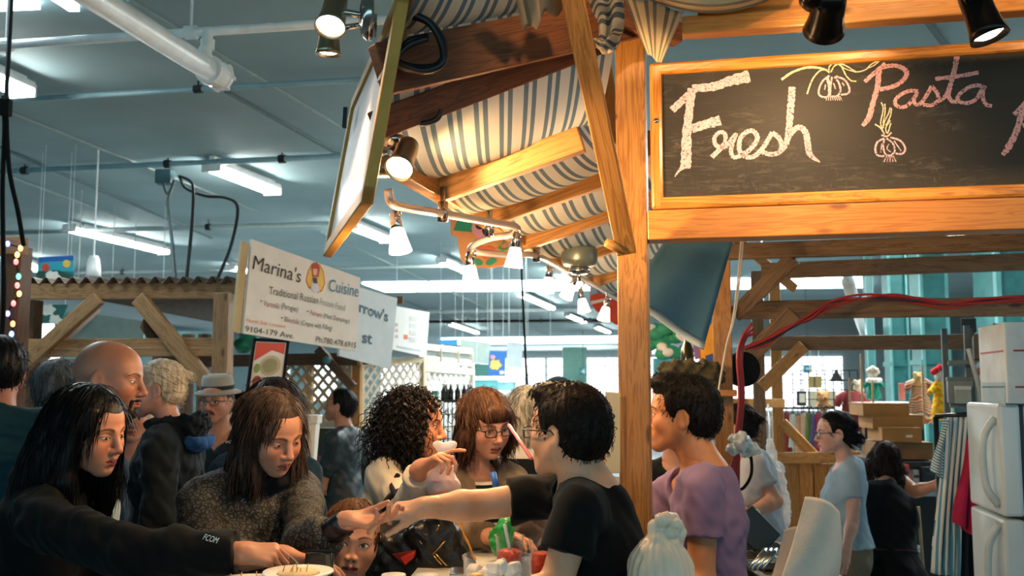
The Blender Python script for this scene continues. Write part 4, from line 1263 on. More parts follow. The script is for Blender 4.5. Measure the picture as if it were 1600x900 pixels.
def head_ops(F, H, fem=0.0, ears=True, jaw=1.0, nose=1.0):
    k = H.k; R = H.R
    E = lambda c, r, kk=.015, op='u': F.ell(H(*c), [q * k for q in r], R, kk * k, op)
    C = lambda a, b, ra, rb, kk=.012, op='u': F.cap(H(*a), H(*b), ra * k, rb * k, kk * k, op)
    E((0, -.016, .030), (.0745, .094, .086))
    E((0, .022, -.022), (.064, .065, .078), .03)
    if fem:
        for s in (-1, 1): E((s * .036, .050, -.052), (.026, .026, .030), .03)
    E((0, .040, .038), (.062, .046, .052), .03)
    for s in (-1, 1):
        C((s * .054, -.002, -.045), (s * .020, .060, -.098), .020 * jaw, .015 * jaw, .03)
        E((s * .041, .054, -.028), (.020, .022, .020), .03)
        C((s * .012, .083, .014), (s * .044, .070, .016), .009, .008, .014)
    E((0, .068, -.101), (.019, .019, .015), .02)
    E((0, .070, -.068), (.030, .023, .028), .02)
    for s in (-1, 1):
        E((s * .033, .096, -.003), (.018, .013, .011), .014, 's')
        E((s * .0325, .0715, -.004), (.0155, .0150, .0125), .006)
    C((0, .086, .010), (0, .106 * (.5 + .5 * nose), -.034), .0075, .0100, .010)
    E((0, .105 * (.5 + .5 * nose), -.038), (.0105, .0115, .0095), .008)
    for s in (-1, 1):
        E((s * .0115, .094, -.042), (.0075, .0105, .0075), .007)
    for s in (-1, 1):
        C((0, .0930, -.0665), (s * .021, .083, -.0705), .0050, .003, .006)
        C((0, .0925, -.0775), (s * .019, .083, -.0735), .0060 + .001 * fem, .003, .006)
    C((-.020, .0925, -.0718), (.020, .0925, -.0718), .0018, .0018, .004, 's')
    E((0, .089, -.089), (.016, .006, .005), .010, 's')
    if ears:
        for s in (-1, 1):
            Re = R @ Matrix.Rotation(s * .35, 3, 'Z') @ Matrix.Rotation(-.15, 3, 'X')
            F.ell(H(s * .076, -.012, -.008), [.007 * k, .019 * k, .031 * k], Re, .008 * k)
            F.ell(H(s * .084, -.008, -.006), [.005 * k, .010 * k, .018 * k], Re, .005 * k, 's')
            F.ell(H(s * .074, -.004, -.032), [.006 * k, .009 * k, .010 * k], Re, .008 * k)

def hand_ops(F, W, d, n, side, k=1.0, curls=(18, 20, 22, 26), thumb=(30, 20), spread=5.0, fc=None):
    """one hand: W wrist, d where the fingers point, n where the palm faces, side 'R' or 'L'"""
    d = Vector(d).normalized(); n = Vector(n); n = (n - d * n.dot(d)).normalized()
    s = d.cross(n) * (1 if side == 'R' else -1)
    W = Vector(W)
    L = [(.044, .027, .021), (.048, .030, .022), (.045, .028, .022), (.035, .021, .019)]
    off = [.0290, .0095, -.0105, -.0290]; mcp = [.088, .092, .088, .080]; rad = [.0088, .0090, .0086, .0076]
    F.cap(W - d * .02 * k, W + d * .02 * k, .023 * k, .024 * k, .02 * k)
    for i in range(4):
        K = W + d * mcp[i] * k + s * off[i] * k - n * (.004 * abs(i - 1.3) * -1) * k * .3
        F.cap(W + d * .012 * k + s * off[i] * .55 * k, K - d * .004 * k, .0150 * k, .0115 * k, .014 * k)
        ang = 0.0
        cu = curls[i] if hasattr(curls[i], '__len__') else (curls[i], curls[i] * 1.15, curls[i] * .8)
        sp = math.radians((1.4 - i) * spread)
        df = (d * math.cos(sp) + s * math.sin(sp)).normalized()
        p = K; r = rad[i]
        for q in range(3):
            ang += math.radians(cu[q])
            dd = df * math.cos(ang) + n * math.sin(ang)
            p2 = p + dd * L[i][q] * k
            F.cap(p, p2, r * k, r * .90 * k, .0035 * k if q else .006 * k)
            r *= .92; p = p2
    B = W + d * .022 * k + s * .020 * k + n * .006 * k
    a = math.radians(thumb[0]); td = (d * math.cos(a + .35) + s * math.sin(a + .35) + n * .35).normalized()
    K = B + td * .045 * k
    F.cap(B, K, .0165 * k, .0120 * k, .014 * k)
    b = math.radians(thumb[1])
    td2 = (td * math.cos(b) + (d * .8 + n * .6 - s * .5).normalized() * math.sin(b)).normalized()
    K2 = K + td2 * .034 * k
    F.cap(K, K2, .0108 * k, .0098 * k, .006 * k)
    td3 = (td2 * math.cos(b * .8) + (d * .8 + n * .5 - s * .5).normalized() * math.sin(b * .8)).normalized()
    F.cap(K2, K2 + td3 * .026 * k, .0096 * k, .0080 * k, .003 * k)

def strands(V, Fc, n, L, width, H, mode='down', seed=1, lift=.004, curl=0.0, face_cut=None, ears=False, segs=5, grav=.4):
    rg = np.random.default_rng(seed)
    N = vnormals(V, Fc)
    pick = rg.integers(0, len(V), n)
    B = V[pick]; Nn = N[pick]
    up = np.array(H.R @ UP); fw = np.array(H.R @ Vector((0, 1, 0))); rt = np.array(H.R @ Vector((1, 0, 0)))
    o = np.array(H.o)
    rel = B - o
    rx = rel @ rt; ry = rel @ fw; rz = rel @ up
    if mode == 'down':
        F = np.tile(np.array([0, 0, -1.0]), (n, 1)) + (np.sign(rx) * np.clip(.9 - np.abs(rx) / .07, 0, 1))[:, None] * rt * .9 - fw * .15
    elif mode == 'back':
        F = -fw * 1.0 - up * .15 + np.zeros((n, 3))
    elif mode == 'front':      # combed forward into a fringe and down the sides
        F = np.where((rz > .03)[:, None], fw * .8 - up * .3, -up * 1.0) + (np.sign(rx) * .25)[:, None] * rt
    else:                      # short and messy
        F = Nn * .30 + fw * .40 - up * .45 + rg.normal(0, .30, (n, 3))
    F = F + rg.normal(0, .12, (n, 3))
    T = F - Nn * (F * Nn).sum(1)[:, None] * (1 if mode != 'short' else .3)
    T /= np.linalg.norm(T, axis=1)[:, None] + 1e-9
    Ls = L * rg.uniform(.55, 1.15, n)
    P_ = [B - Nn * .002]
    t = T.copy()
    S = np.cross(T, Nn); S /= np.linalg.norm(S, axis=1)[:, None] + 1e-9
    ph = rg.uniform(0, 6.28, n)
    for i in range(1, segs + 1):
        f = i / segs
        c = B + T * (Ls * f)[:, None] + Nn * (lift * math.sin(math.pi * min(1, f * 1.05)))
        c = c - UP_NP * (grav * Ls * f * f)[:, None]
        if curl:
            c = c + S * (curl * np.cos(ph + f * 17))[:, None] + Nn * (curl * (1 + np.sin(ph + f * 17)))[:, None]
        P_.append(c)
    P_ = np.stack(P_, 1)          # n, segs+1, 3
    if face_cut is not None:
        A = np.array(H.R.transposed())
        q = (P_ - o) @ A.T / H.k
        c, r = np.array(face_cut[0]), np.array(face_cut[1])
        bad = ((((q - c) / r) ** 2).sum(2) < 1.0).any(1)
        for sg in (-1, 1):
            if ears: bad |= ((((q - np.array([sg * .086, -.002, -.012])) / np.array([.026, .022, .030])) ** 2).sum(2) < 1.0).any(1)
        P_ = P_[~bad]; S = S[~bad]; Nn = Nn[~bad]; n = len(P_)
    vs = []; 
    prof = np.array([1.0] * (segs) + [.15]) if not curl else np.ones(segs + 1)
    A1 = S; A2 = Nn
    for k in range(3):
        a = 2 * math.pi * k / 3
        vs.append(P_ + (A1[:, None] * math.cos(a) + A2[:, None] * math.sin(a)) * (width * prof)[None, :, None])
    VV = np.stack(vs, 2).reshape(-1, 3)   # n, seg+1, 3
    st = (segs + 1) * 3
    fs = []
    for i in range(segs):
        for k in range(3):
            k2 = (k + 1) % 3
            fs.append([i * 3 + k, i * 3 + k2, (i + 1) * 3 + k2, (i + 1) * 3 + k])
    fs = np.array(fs)
    FF = (np.arange(n)[:, None, None] * st + fs[None]).reshape(-1, 4)
    return VV, FF
UP_NP = np.array([0, 0, 1.0])

def person(label, head, yaw, pitch=0, roll=0, hs=1.0, s=1.0, byaw=None, lean=(0, 0, 0), sw=.175, girth=1.0, fem=0.0, skin=None, h=.006, hh=.0035,
           arms=None, hands=None, top=None, bottom='#20262c', hair=None, face=None, neck_r=.052, extra=None, cat='person', hide_low=False, name='person', neck_off=(0, -.03, -.075), legs=True):
    hs *= 1.0
    Hc = P(*head) if len(head) == 3 and head[2] < 100 else Vector(head)
    Rh = yaw_frame(yaw, pitch, roll)
    H = Frame(Hc, Rh, hs)
    byaw = yaw if byaw is None else byaw
    Rb0 = yaw_frame(byaw)
    up = (UP + Vector(lean)).normalized()
    fwd = Rb0 @ Vector((0, 1, 0)); fwd = (fwd - up * fwd.dot(up)).normalized(); right = fwd.cross(up)
    RB = Matrix((right, fwd, up)).transposed()
    N = H(0, -.03, -.10) + RB @ (Vector(neck_off) * s)
    B = Frame(N, RB, s)
    g = girth
    root = thing(name, (N.x - lean[0] * .8, N.y - lean[1] * .8, 0), label, cat)
    base = BASE[root]
    sk = {}
    sk['S'] = {'R': B(sw, -.005, -.05), 'L': B(-sw, -.005, -.05)}
    arms = arms or {}
    J = {}
    for q, sg in (('R', 1), ('L', -1)):
        a = arms.get(q)
        if a is None:
            S_ = sk['S'][q]; E_ = S_ + (right * sg * .055 - UP * .27 - fwd * .03) * s; W_ = E_ + (fwd * .10 - UP * .23) * s
        else:
            S_, E_, W_ = (sk['S'][q] if a[0] is None else a[0]), a[1], a[2]
        J[q] = (Vector(S_), Vector(E_), Vector(W_))
    J['N'] = N; J['B'] = B; J['H'] = H; J['right'] = right; J['fwd'] = fwd; J['up'] = up
    ar = s * (.9 + .1 * g) * (1 - .12 * fem)
    Fh = Field(); head_ops(Fh, H, fem, jaw=(face or {}).get('jaw', 1.0 - .1 * fem), nose=(face or {}).get('nose', 1.0), ears=(face or {}).get('ears', True))
    Fh.cap(H(0, -.022, -.055), N, neck_r * s * .98, neck_r * s * 1.06, .03)
    Fh.cap(N - up * .01, B(0, .01, -.05), neck_r * s * 1.1, .075 * s, .04)
    hm = Fh.mesh(hh)
    Fb = Field()
    Fb.cap(H(0, -.022, -.07), N, neck_r * s * .95, neck_r * s, .02)
    Fb.cap(J['L'][0].lerp(N, .25), J['R'][0].lerp(N, .25), .040 * s, .040 * s, .05)
    Fb.ell(B(0, .012, -.17), [.150 * s * g, .095 * s * g, .17 * s], RB, .05)
    Fb.ell(B(0, .012, -.37), [.125 * s * g, .092 * s * g, .17 * s], RB, .05)
    Fb.ell(B(0, .0, -.53), [.15 * s * g, .105 * s * g, .12 * s], RB, .05)
    if fem:
        for sg in (-1, 1): Fb.ell(B(sg * .072, .085, -.20), [.058 * s, .055 * s, .058 * s], RB, .03)
    for q in 'RL':
        S_, E_, W_ = J[q]
        Fb.cap(S_.lerp(E_, .12), E_, .045 * ar, .039 * ar, .03)
        Fb.cap(E_, E_.lerp(W_, .3), .039 * ar, .041 * ar, .015); Fb.cap(E_.lerp(W_, .3), W_, .041 * ar, .026 * ar, .015)
    parts = [hm, Fb.mesh(max(h, .006))]
    for q in 'RL':
        hp = (hands or {}).get(q)
        S_, E_, W_ = J[q]
        if hp is None:
            if W_.z < .95 and h > .0075: hp = dict(d=(W_ - E_), n=-right * (1 if q == 'R' else -1))
            else: hp = dict(d=(W_ - E_), n=-right * (1 if q == 'R' else -1))
        hp = dict(hp); fine = hp.pop('h', max(.0026, h * .5))
        Fx = Field(); Fx.cap(E_.lerp(W_, .78), W_, (.041 * .22 + .026 * .78 + .0006) * ar, .0265 * ar, .01)
        hand_ops(Fx, W_, hp.pop('d'), hp.pop('n'), q, k=hp.pop('k', 1.0) * s * (1 - .08 * fem), **hp)
        parts.append(Fx.mesh(fine))
    V, Fc = joined(parts)
    A = np.array(Rh.transposed())
    hl = (V - np.array(Hc)) @ A.T / hs
    sm = skin if skin is not None else skin_mat(label[:18], '#c98f72')
    put_np('body', V, Fc, sm, root, base, {'hl': hl})
    if legs:
        Ft = Field()
        pel = B(0, 0, -.53)
        Ft.ell(pel, [.165 * s * g, .122 * s * g, .13 * s], RB, .05)
        Ft.ell(B(0, .01, -.45), [.150 * s * g, .115 * s * g, .10 * s], RB, .05)
        pz = pel.z - .05
        for sg in (-1, 1):
            hip = pel + right * sg * .085 * s * g - up * .03
            fx = Vector((pel.x - lean[0] * .5, pel.y - lean[1] * .5, 0)) + right * sg * .10
            kn = Vector(((hip.x + fx.x) / 2, (hip.y + fx.y) / 2, pz * .53)) + fwd * .03
            an = Vector((fx.x, fx.y, .085))
            Ft.cap(hip, kn, .088 * s * g, .062 * s, .03); Ft.cap(kn, an, .062 * s, .048 * s, .02)
        v, f = Ft.mesh(max(h * 1.7, .012), folds(.006, 11, 3))
        put_np('trousers', v, f, bottom if not isinstance(bottom, str) else cloth('trousers ' + bottom, bottom), root, base)
        for sg in (-1, 1):
            Fs = Field(); fx = Vector((pel.x - lean[0] * .5, pel.y - lean[1] * .5, 0)) + right * sg * .10
            Fs.ell(fx + fwd * .06 + UP * .042, [.045, .13, .045], RB if abs(lean[0]) + abs(lean[1]) < .01 else Rb0, .02); Fs.cap(fx + UP * .05, fx + UP * .1, .045, .045, .02)
            Fs.plane(fx + UP * .004, (0, 0, -1), tuple(fx - Vector((.3, .3, .2))), tuple(fx + Vector((.3, .3, .2))))
            v, f = Fs.mesh(.012); put_np('shoe', v, f, plain('shoe leather', '#1d1a18', .5), root, base)
    if top:
        t = dict(top); th = t.get('th', .011)
        Fs = Field()
        Fs.cap(J['L'][0].lerp(N, .25), J['R'][0].lerp(N, .25), .047 * s + th * .9, .047 * s + th * .9, .05)
        Fs.cap(B(0, -.02, -.015), B(0, 0, -.1), .065 * s, .10 * s, .05)
        Fs.ell(B(0, .012, -.17), [.150 * s * g + th, .095 * s * g + th, .17 * s + th], RB, .06)
        Fs.ell(B(0, .012, -.37), [.125 * s * g + th * 1.6, .092 * s * g + th * 1.6, .17 * s], RB, .06)
        ln = t.get('length', .56)
        Fs.cap(B(0, 0, -.42), B(0, 0, -ln), .10 * s * g + th, .10 * s * g + th, .05)
        Fs.ell(B(0, 0, -.53), [.175 * s * g + th, .132 * s * g + th, .14 * s], RB, .06)
        if fem:
            for sg in (-1, 1): Fs.ell(B(sg * .070, .085, -.20), [.058 * s + th * .8, .055 * s + th * .8, .058 * s + th], RB, .04)
        sl = t.get('sleeve', 'long')
        for q in 'RL':
            S_, E_, W_ = J[q]
            rr = th * (.35 + .30 * t.get('loose', 1.0))
            if sl == 'none':
                continue
            if sl == 'short':
                e = S_.lerp(E_, t.get('slen', .62)); Fs.cap(S_.lerp(E_, .06), e, .048 * ar + rr, .045 * ar + rr * 1.5, .03, flat=True)
            elif sl == 'half':
                Fs.cap(S_.lerp(E_, .06), E_, .047 * ar + rr, .042 * ar + rr, .03); e = E_.lerp(W_, .35); Fs.cap(E_, e, .042 * ar + rr, .040 * ar + rr, .02, flat=True)
            else:
                Fs.cap(S_.lerp(E_, .06), E_, .047 * ar + rr, .042 * ar + rr, .03); Fs.cap(E_, E_.lerp(W_, .35), .043 * ar + rr, .042 * ar + rr, .02)
                e = E_.lerp(W_, t.get('cuff', .95)); Fs.cap(E_.lerp(W_, .35), e, .042 * ar + rr, .031 * ar + rr, .02, flat=True)
        nk = t.get('neck', .06)
        if nk:
            Fs.ell(B(0, .03 + nk * .25, .015), [.064 * s + nk * .12, .068 * s, .045 * s + nk * .5], RB, .008, 's')
            if t.get('vee'):
                for i in range(4):
                    f_ = i / 3; Fs.ell(B(0, .075 + .03 * f_, -.02 - t['vee'] * f_), [.052 * s * (1 - f_) + .008, .07 * s, .03], RB, .012, 's')
        Fs.plane(B(0, 0, -ln), -up, tuple(B(0, 0, -ln) - Vector((.4, .4, .3))), tuple(B(0, 0, -ln) + Vector((.4, .4, .02))))
        if 'ops' in t: t['ops'](Fs, J)
        v, f = Fs.mesh(t.get('h', h * 1.1), folds(t.get('fold', .005) * 1.0, t.get('ff', 10), len(label), t.get('sq', (1, 1, 1))))
        if t.get('skirt') is not None: pass
        put_np(t.get('name', 'shirt'), v, f, t['mat'], root, base, label=t.get('label'))
    if hair:
        hd = dict(hair); k = hs; E = lambda F, c, r, kk=.015, op='u', R=Rh: F.ell(H(*c), [q * k for q in r], R, kk * k, op)
        Fx = Field()
        st = hd['style']
        vol = hd.get('vol', 1.0)
        E(Fx, (0, -.018, .034), (.081 * vol, .101 * vol, .090 * vol))
        if st in ('short', 'crop'):
            E(Fx, (0, -.05, -.01), (.072 * vol, .066 * vol, .07), .03)
            E(Fx, (0, .120, -.034 + hd.get('line', 0)), (.094, .083, .110), .008, 's')
            c0 = H(0, .03, -.026 + hd.get('low', 0)); n0 = H.v(0, .42, -.907)
            Fx.plane(c0, n0, tuple(H.o - Vector((.3, .3, .3))), tuple(H.o + Vector((.3, .3, .3))))
            for sg in (-1, 1): E(Fx, (sg * .086, -.004, -.014), (.022, .026, .034), .006, 's')
            if hd.get('front'): E(Fx, (0, .055, .098), (.055, .045, .028), .03)
        elif st in ('long', 'bob', 'curly'):
            dn = hd.get('down', .17); w = hd.get('wide', 1.0)
            E(Fx, (0, -.055, -.02 - dn * .45), (.086 * w, .058, .06 + dn * .55), .04)
            for sg in (-1, 1):
                ddx = hd.get('sideL' if sg < 0 else 'sideR', dn)
                Fx.cap(H(sg * .068, .012, .03), H(sg * .082 * w, .016, -ddx * .55), .026 * k, .030 * k, .03); Fx.cap(H(sg * .082 * w, .016, -ddx * .55), H(sg * .080 * w, .015, -ddx), .030 * k, .022 * k, .03)
            fc = hd.get('cut', ((0, .118, -.045), (.066, .082, .118)))
            E(Fx, fc[0], fc[1], .012, 's')
            if hd.get('fringe'):
                E(Fx, (0, .072, .052), (.058, .026, .038), .02)
                E(Fx, (0, .118, -.035), (.07, .05, .06), .01, 's')
        elif st == 'bun':
            E(Fx, (0, .120, -.036), (.090, .082, .110), .008, 's')
            E(Fx, (0, -.05, -.015), (.070, .062, .065), .03)
            c0 = H(0, .03, -.02); n0 = H.v(0, .42, -.907)
            Fx.plane(c0, n0, tuple(H.o - Vector((.3, .3, .3))), tuple(H.o + Vector((.3, .3, .3))))
            for sg in (-1, 1): E(Fx, (sg * .088, -.006, -.012), (.030, .028, .038), .006, 's')
            bc = hd.get('bun', (0, -.125, .03)); E(Fx, bc, (hd.get('bunr', .03),) * 3, .01)
        if 'ops' in hd: hd['ops'](Fx, H, E)
        ph = len(label) * 1.7
        amp = hd.get('amp', .0025); fr = hd.get('fr', 30.0)
        oh = np.array(Hc)
        def disp(p):
            q = (p - oh) @ A.T / hs
            th = np.arctan2(q[:, 0], q[:, 1])
            if st == 'curly':
                return (amp * (np.sin(q[:, 0] * 210 + 3 * np.sin(q[:, 2] * 90)) * np.sin(q[:, 1] * 190 + 2 * np.sin(q[:, 0] * 80)) + np.sin(q[:, 2] * 200 + 3 * np.sin(q[:, 1] * 90)))).astype(np.float32)
            return (amp * np.clip((.055 - q[:, 1]) / .05, 0, 1) * (np.sin(th * fr + 3 * np.sin(q[:, 2] * 16 + ph)) * .6 + .5 * np.sin(th * fr * .37 + 2 * np.sin(q[:, 2] * 21)))).astype(np.float32)
        hv, hf = Fx.mesh(hd.get('h', max(hh, .004)), disp)
        ns = hd.get('n', 700)
        pr = [(hv, hf)]
        if ns:
            pr.append(strands(hv, hf, ns, hd.get('L', .06) * hs, hd.get('w', .0016), H, hd.get('mode', 'down'), len(label), hd.get('lift', .0025), hd.get('curl', 0), hd.get('fcut', {'short': ((0, .120, -.034), (.097, .088, .114)), 'bun': ((0, .12, -.036), (.088, .084, .11))}.get(st, ((0, .118, -.045), (.070, .092, .122)))), st in ('short', 'bun'), hd.get('segs', 5)))
        v, f = joined(pr)
        put_np('hair', v, f, hd['mat'], root, base)
    fa = face or {}
    if fa.get('glasses'):
        m = MB(); k = hs; col = fa['glasses']
        for sg in (-1, 1):
            ring = [H(sg * .034 + .0225 * math.copysign(abs(math.cos(t)) ** .6, math.cos(t)), .103 - .006 * abs(sg * .034 + .0225 * math.cos(t)) / .05, -.006 + .0145 * math.copysign(abs(math.sin(t)) ** .6, math.sin(t))) for t in [2 * math.pi * i / 24 for i in range(25)]]
            m.tube(ring, .0020 * k, 6, caps=False)
            m.tube([H(sg * .0565, .098, .001), H(sg * .074, .07, .002), H(sg * .080, -.002, .004), H(sg * .079, -.02, -.012)], .0021 * k, 6)
        m.tube([H(-.0115, .104, -.001), H(0, .108, .002), H(.0115, .104, -.001)], .0020 * k, 6)
        gl = put('glasses', m, plain('glasses ' + col, col, .3), root, smooth=True)
        for sg in (-1, 1):
            l = MB(); q = [H(sg * .034 + .0215 * math.copysign(abs(math.cos(t)) ** .6, math.cos(t)), .1025 - .006 * abs(sg * .034 + .0215 * math.cos(t)) / .05, -.006 + .0135 * math.copysign(abs(math.sin(t)) ** .6, math.sin(t))) for t in [2 * math.pi * i / 20 for i in range(20)]]
            l.prism(q, H.v(0, -.0008, 0))
            put('lens', l, glass('spectacle glass', rough=.08, alpha=-.02), gl)
    J['root'] = root; J['base'] = base
    if extra: extra(J)
    return J
def part_field(J, name, F, mat, h=.006, disp=None, label=None):
    v, f = F.mesh(h, disp); return put_np(name, v, f, mat, J['root'], J['base'], label=label)
def V3(*a): return Vector(a)
H_BLACK = hair_mat('near black', '#07080a', '#17181b', .34)
H_BLACK2 = hair_mat('soft black', '#0b0a0a', '#1c1917', .45)
H_BROWN = hair_mat('dark brown', '#231a16', '#51423a', .40)
H_AUB = hair_mat('auburn', '#2c1b15', '#5a4030', .40)
H_BLOND = hair_mat('pale blonde', '#a39a86', '#d8d0bc', .42)
H_GREY = hair_mat('streaked grey', '#5c625e', '#d4d3ca', .45)
H_WHITE = hair_mat('white', '#c9c9c4', '#eeeeea', .5)

J = person('person in a black T-shirt and glasses stretching an arm across the counter', (886, 674, 2.64), -54, 2, 0, hs=1.02, byaw=-84, sw=.19, girth=1.12, h=.005, hh=.003, lean=(-.10, 0, 0), neck_off=(.0, -.045, -.075), neck_r=.060,
    skin=skin_mat('vendor tan', '#dcab8a', brow='#1a1210', stub=.12, blush='#c97a60'), face=dict(glasses='#1b2226', jaw=1.15, nose=.8),
    arms={'R': (P(872, 772, 2.74), P(745, 790, 2.72), P(664, 793, 2.64)), 'L': (P(905, 790, 2.46), P(868, 915, 2.42), P(770, 960, 2.3))},
    hands={'R': dict(k=.90, d=(-.94, -.10, -.08), n=(-.1, .45, -1), curls=((14, 24, 14), (20, 28, 18), (28, 36, 24), (36, 42, 30)), thumb=(8, 24), spread=1.5, h=.0024), 'L': dict(d=(-1, 0, -.2), n=(0, .2, -1))},
    top=dict(mat=cloth('black tee', '#0d1012', var=.12, bmp=.2), sleeve='short', slen=.60, neck=.05, vee=.09, loose=2.0, fold=.004, th=.013),
    bottom='#1c2126', hair=dict(style='short', mat=H_BLACK2, vol=1.05, n=1800, L=.014, mode='short', w=.0010, lift=.003, front=True, amp=.0015))
def chain(J):
    N, B = J['N'], J['B']; m = MB()
    pts = [B(.068 * math.cos(t), .015 + .075 * math.sin(t), .012 - .038 * max(0, math.sin(t)) + .02 * max(0, -math.sin(t))) for t in [2 * math.pi * i / 40 for i in range(41)]]
    for i, p in enumerate(spline(pts, 2)): m.ell(p, (.0032, .0032, .0032), nu=6, nv=4)
    put('necklace', m, plain('silver chain', '#d8c9a8', .25, metal=1), J['root'], smooth=True, label='silver bead chain')
J = person('person in a purple T-shirt with a bead chain behind the corner post', (1064, 648, 3.12), -78, 3, 0, byaw=-72, sw=.185, girth=1.05, h=.005, hh=.003, lean=(-.03, 0, 0), neck_off=(0, -.055, -.09), neck_r=.058,
    skin=skin_mat('vendor bronze', '#c4875c', brow='#120c0a', stub=.1, blush='#b5653f'),
    arms={'L': (P(1098, 756, 2.93), P(1096, 905, 2.92), P(1040, 985, 2.80)), 'R': (P(1046, 765, 3.28), P(1026, 850, 3.28), P(960, 930, 3.15))},
    top=dict(mat=cloth('purple tee', '#7d6a8c', var=.10, bmp=.18), sleeve='short', slen=.55, neck=.065, vee=.06, loose=1.9, fold=.0045, th=.012),
    bottom='#22262c', hair=dict(style='short', mat=H_BLACK2, vol=1.06, n=2000, L=.013, mode='short', w=.0010, lift=.003, front=True, amp=.0015), extra=chain)
def sleeve_mark(J):
    a, b, c = P(316, 843, 2.385), P(338, 849, 2.385), P(317, 833, 2.385)
    put('logo', text_mesh('FCOM', a, b, c, (0, 0, 0), .2), M_WHITE, J['root'], label='small white sleeve lettering')
HB = hair_mat('long black', '#040506', '#121316', .30)
def bwhair(Fx, H, E):
    E(Fx, (0, -.10, -.17), (.12, .075, .20), .05)
    E(Fx, (.03, -.09, -.30), (.11, .06, .14), .05)
    Fx.cap(H(.062, .045, .062), H(.072, .050, .012), .020, .012, .02)
    Fx.cap(H(-.062, .040, .052), H(-.074, .045, -.06), .022, .018, .02)
J = person('person with long black hair in a black jacket picking at a toothpick plate', (139, 672, 2.80), 106, -10, 3, byaw=100, sw=.155, girth=.98, fem=1, h=.006, hh=.003, lean=(.06, 0, 0), neck_off=(0, -.085, -.065),
    skin=skin_mat('olive rose', '#c88a6c', lips='#8d2f3a', eye=.62, gaze=(0, -.003), brow='#20140f', blush='#c06a4c'), neck_r=.047,
    arms={'R': (P(62, 815, 2.62), P(212, 866, 2.44), P(374, 864, 2.44)), 'L': (P(120, 800, 2.98), P(180, 900, 2.9), P(300, 960, 2.75))},
    hands={'R': dict(d=(1, .08, -.05), n=(.1, .55, -.8), curls=((50, 55, 30), (58, 60, 40), (64, 60, 40), (66, 60, 40)), thumb=(18, 34), spread=2, h=.0024)},
    top=dict(mat=cloth('black fleece', '#080c0e', var=.2, bmp=.3, sheen=.1), neck=.05, loose=2.6, fold=.007, th=.022, length=.62, name='jacket', cuff=.97,
             ops=lambda F, J: (F.cap(J['B'](-.05, -.02, .02), J['B'](.05, -.02, .02), .05, .05, .03),)),
    bottom='#14181c', hair=dict(style='long', mat=HB, vol=1.07, down=.24, wide=1.15, n=2600, L=.08, w=.0012, lift=.002, amp=.0014, ops=bwhair, cut=((0.0, .120, -.052), (.070, .080, .112))), extra=sleeve_mark)
def bald_extra(J):
    H, B = J['H'], J['B']
    m = MB(); m.ell(H(.083, -.006, -.040), .0035, nu=10, nv=8); put('earring', m, M_CHROME, J['root'], smooth=True)
    F = Field()   # goatee
    F.ell(H(0, .072, -.098), [.026, .024, .024], H.R, .01); F.ell(H(0, .092, -.0610), [.024, .010, .006], H.R, .01)
    F.cap(H(.026, .080, -.064), H(.024, .072, -.10), .008, .009, .01); F.cap(H(-.026, .080, -.064), H(-.024, .072, -.10), .008, .009, .01)
    F.ell(H(0, .097, -.0725), [.022, .012, .008], H.R, .004, 's')
    part_field(J, 'beard', F, hair_mat('beard', '#15110f', '#2c241f', .6, (200, 200, 200)), .003)
    F = Field()
    F.cap(B(-.10, -.085, -.01), B(.10, -.085, -.01), .040, .040, .03); F.cap(B(.10, -.085, -.01), B(.085, .06, -.04), .034, .024, .03); F.cap(B(-.10, -.085, -.01), B(-.085, .06, -.04), .034, .024, .03)
    part_field(J, 'hood', F, cloth('royal blue lining', '#1f4d8a', bmp=.3), .006, folds(.006, 22, 1))
    F = Field()
    F.ell(B(0, .075, -.33), [.085, .052, .30], J['B'].R, .03)
    part_field(J, 'undershirt', F, cloth('pale grey tee', '#a9c0cd'), .007, folds(.004, 9, 2))
J = person('bald bearded person in a blue-hooded dark jacket over a pale shirt', (172, 592, 3.34), 88, -4, 0, hs=1.09, s=1.06, byaw=84, sw=.19, girth=1.08, h=.006, hh=.0032, lean=(.04, 0, 0), neck_r=.062,
    skin=skin_mat('cool brown', '#a8765e', brow='#1a120e', stub=.35, eye=.7), face=dict(jaw=1.12),
    top=dict(mat=cloth('navy shell', '#16304c', var=.2), neck=.10, loose=2.4, fold=.006, th=.02, length=.66, name='jacket',
             ops=lambda F, J: F.ell(J['B'](0, .14, -.35), [.06, .10, .36], J['B'].R, .02, 's')),
    bottom='#1d2833', extra=bald_extra)
def leopard():
    m, nt, b = newmat('leopard blouse')
    tc = nt.nodes.new('ShaderNodeTexCoord').outputs['Object']
    w = nt.nodes.new('ShaderNodeVectorMath'); w.operation = 'ADD'
    nz = nt.nodes.new('ShaderNodeTexNoise'); nz.inputs['Scale'].default_value = 26; nt.links.new(tc, nz.inputs['Vector'])
    sc = nt.nodes.new('ShaderNodeVectorMath'); sc.operation = 'SCALE'; sc.inputs['Scale'].default_value = .02; nt.links.new(nz.outputs['Color'], sc.inputs[0])
    nt.links.new(tc, w.inputs[0]); nt.links.new(sc.outputs[0], w.inputs[1])
    vo = nt.nodes.new('ShaderNodeTexVoronoi'); vo.inputs['Scale'].default_value = 66; vo.feature = 'DISTANCE_TO_EDGE'; nt.links.new(w.outputs[0], vo.inputs['Vector'])
    r = ramp(nt, [(0.0, '#0c0f11'), (0.13, '#0c0f11'), (0.19, '#4e5557'), (0.28, '#44494b'), (0.35, '#0f1214'), (1.0, '#15191b')]); nt.links.new(vo.outputs['Distance'], r.inputs[0])
    nt.links.new(r.outputs[0], b.inputs['Base Color']); b.inputs['Roughness'].default_value = .75
    bump(nt, b, noise(nt, tc, 300, 2), .15, .004)
    return m
def lw_hair(Fx, H, E):
    E(Fx, (-.045, .012, -.13), (.045, .045, .085), .03); E(Fx, (.055, .012, -.12), (.04, .04, .09), .03)
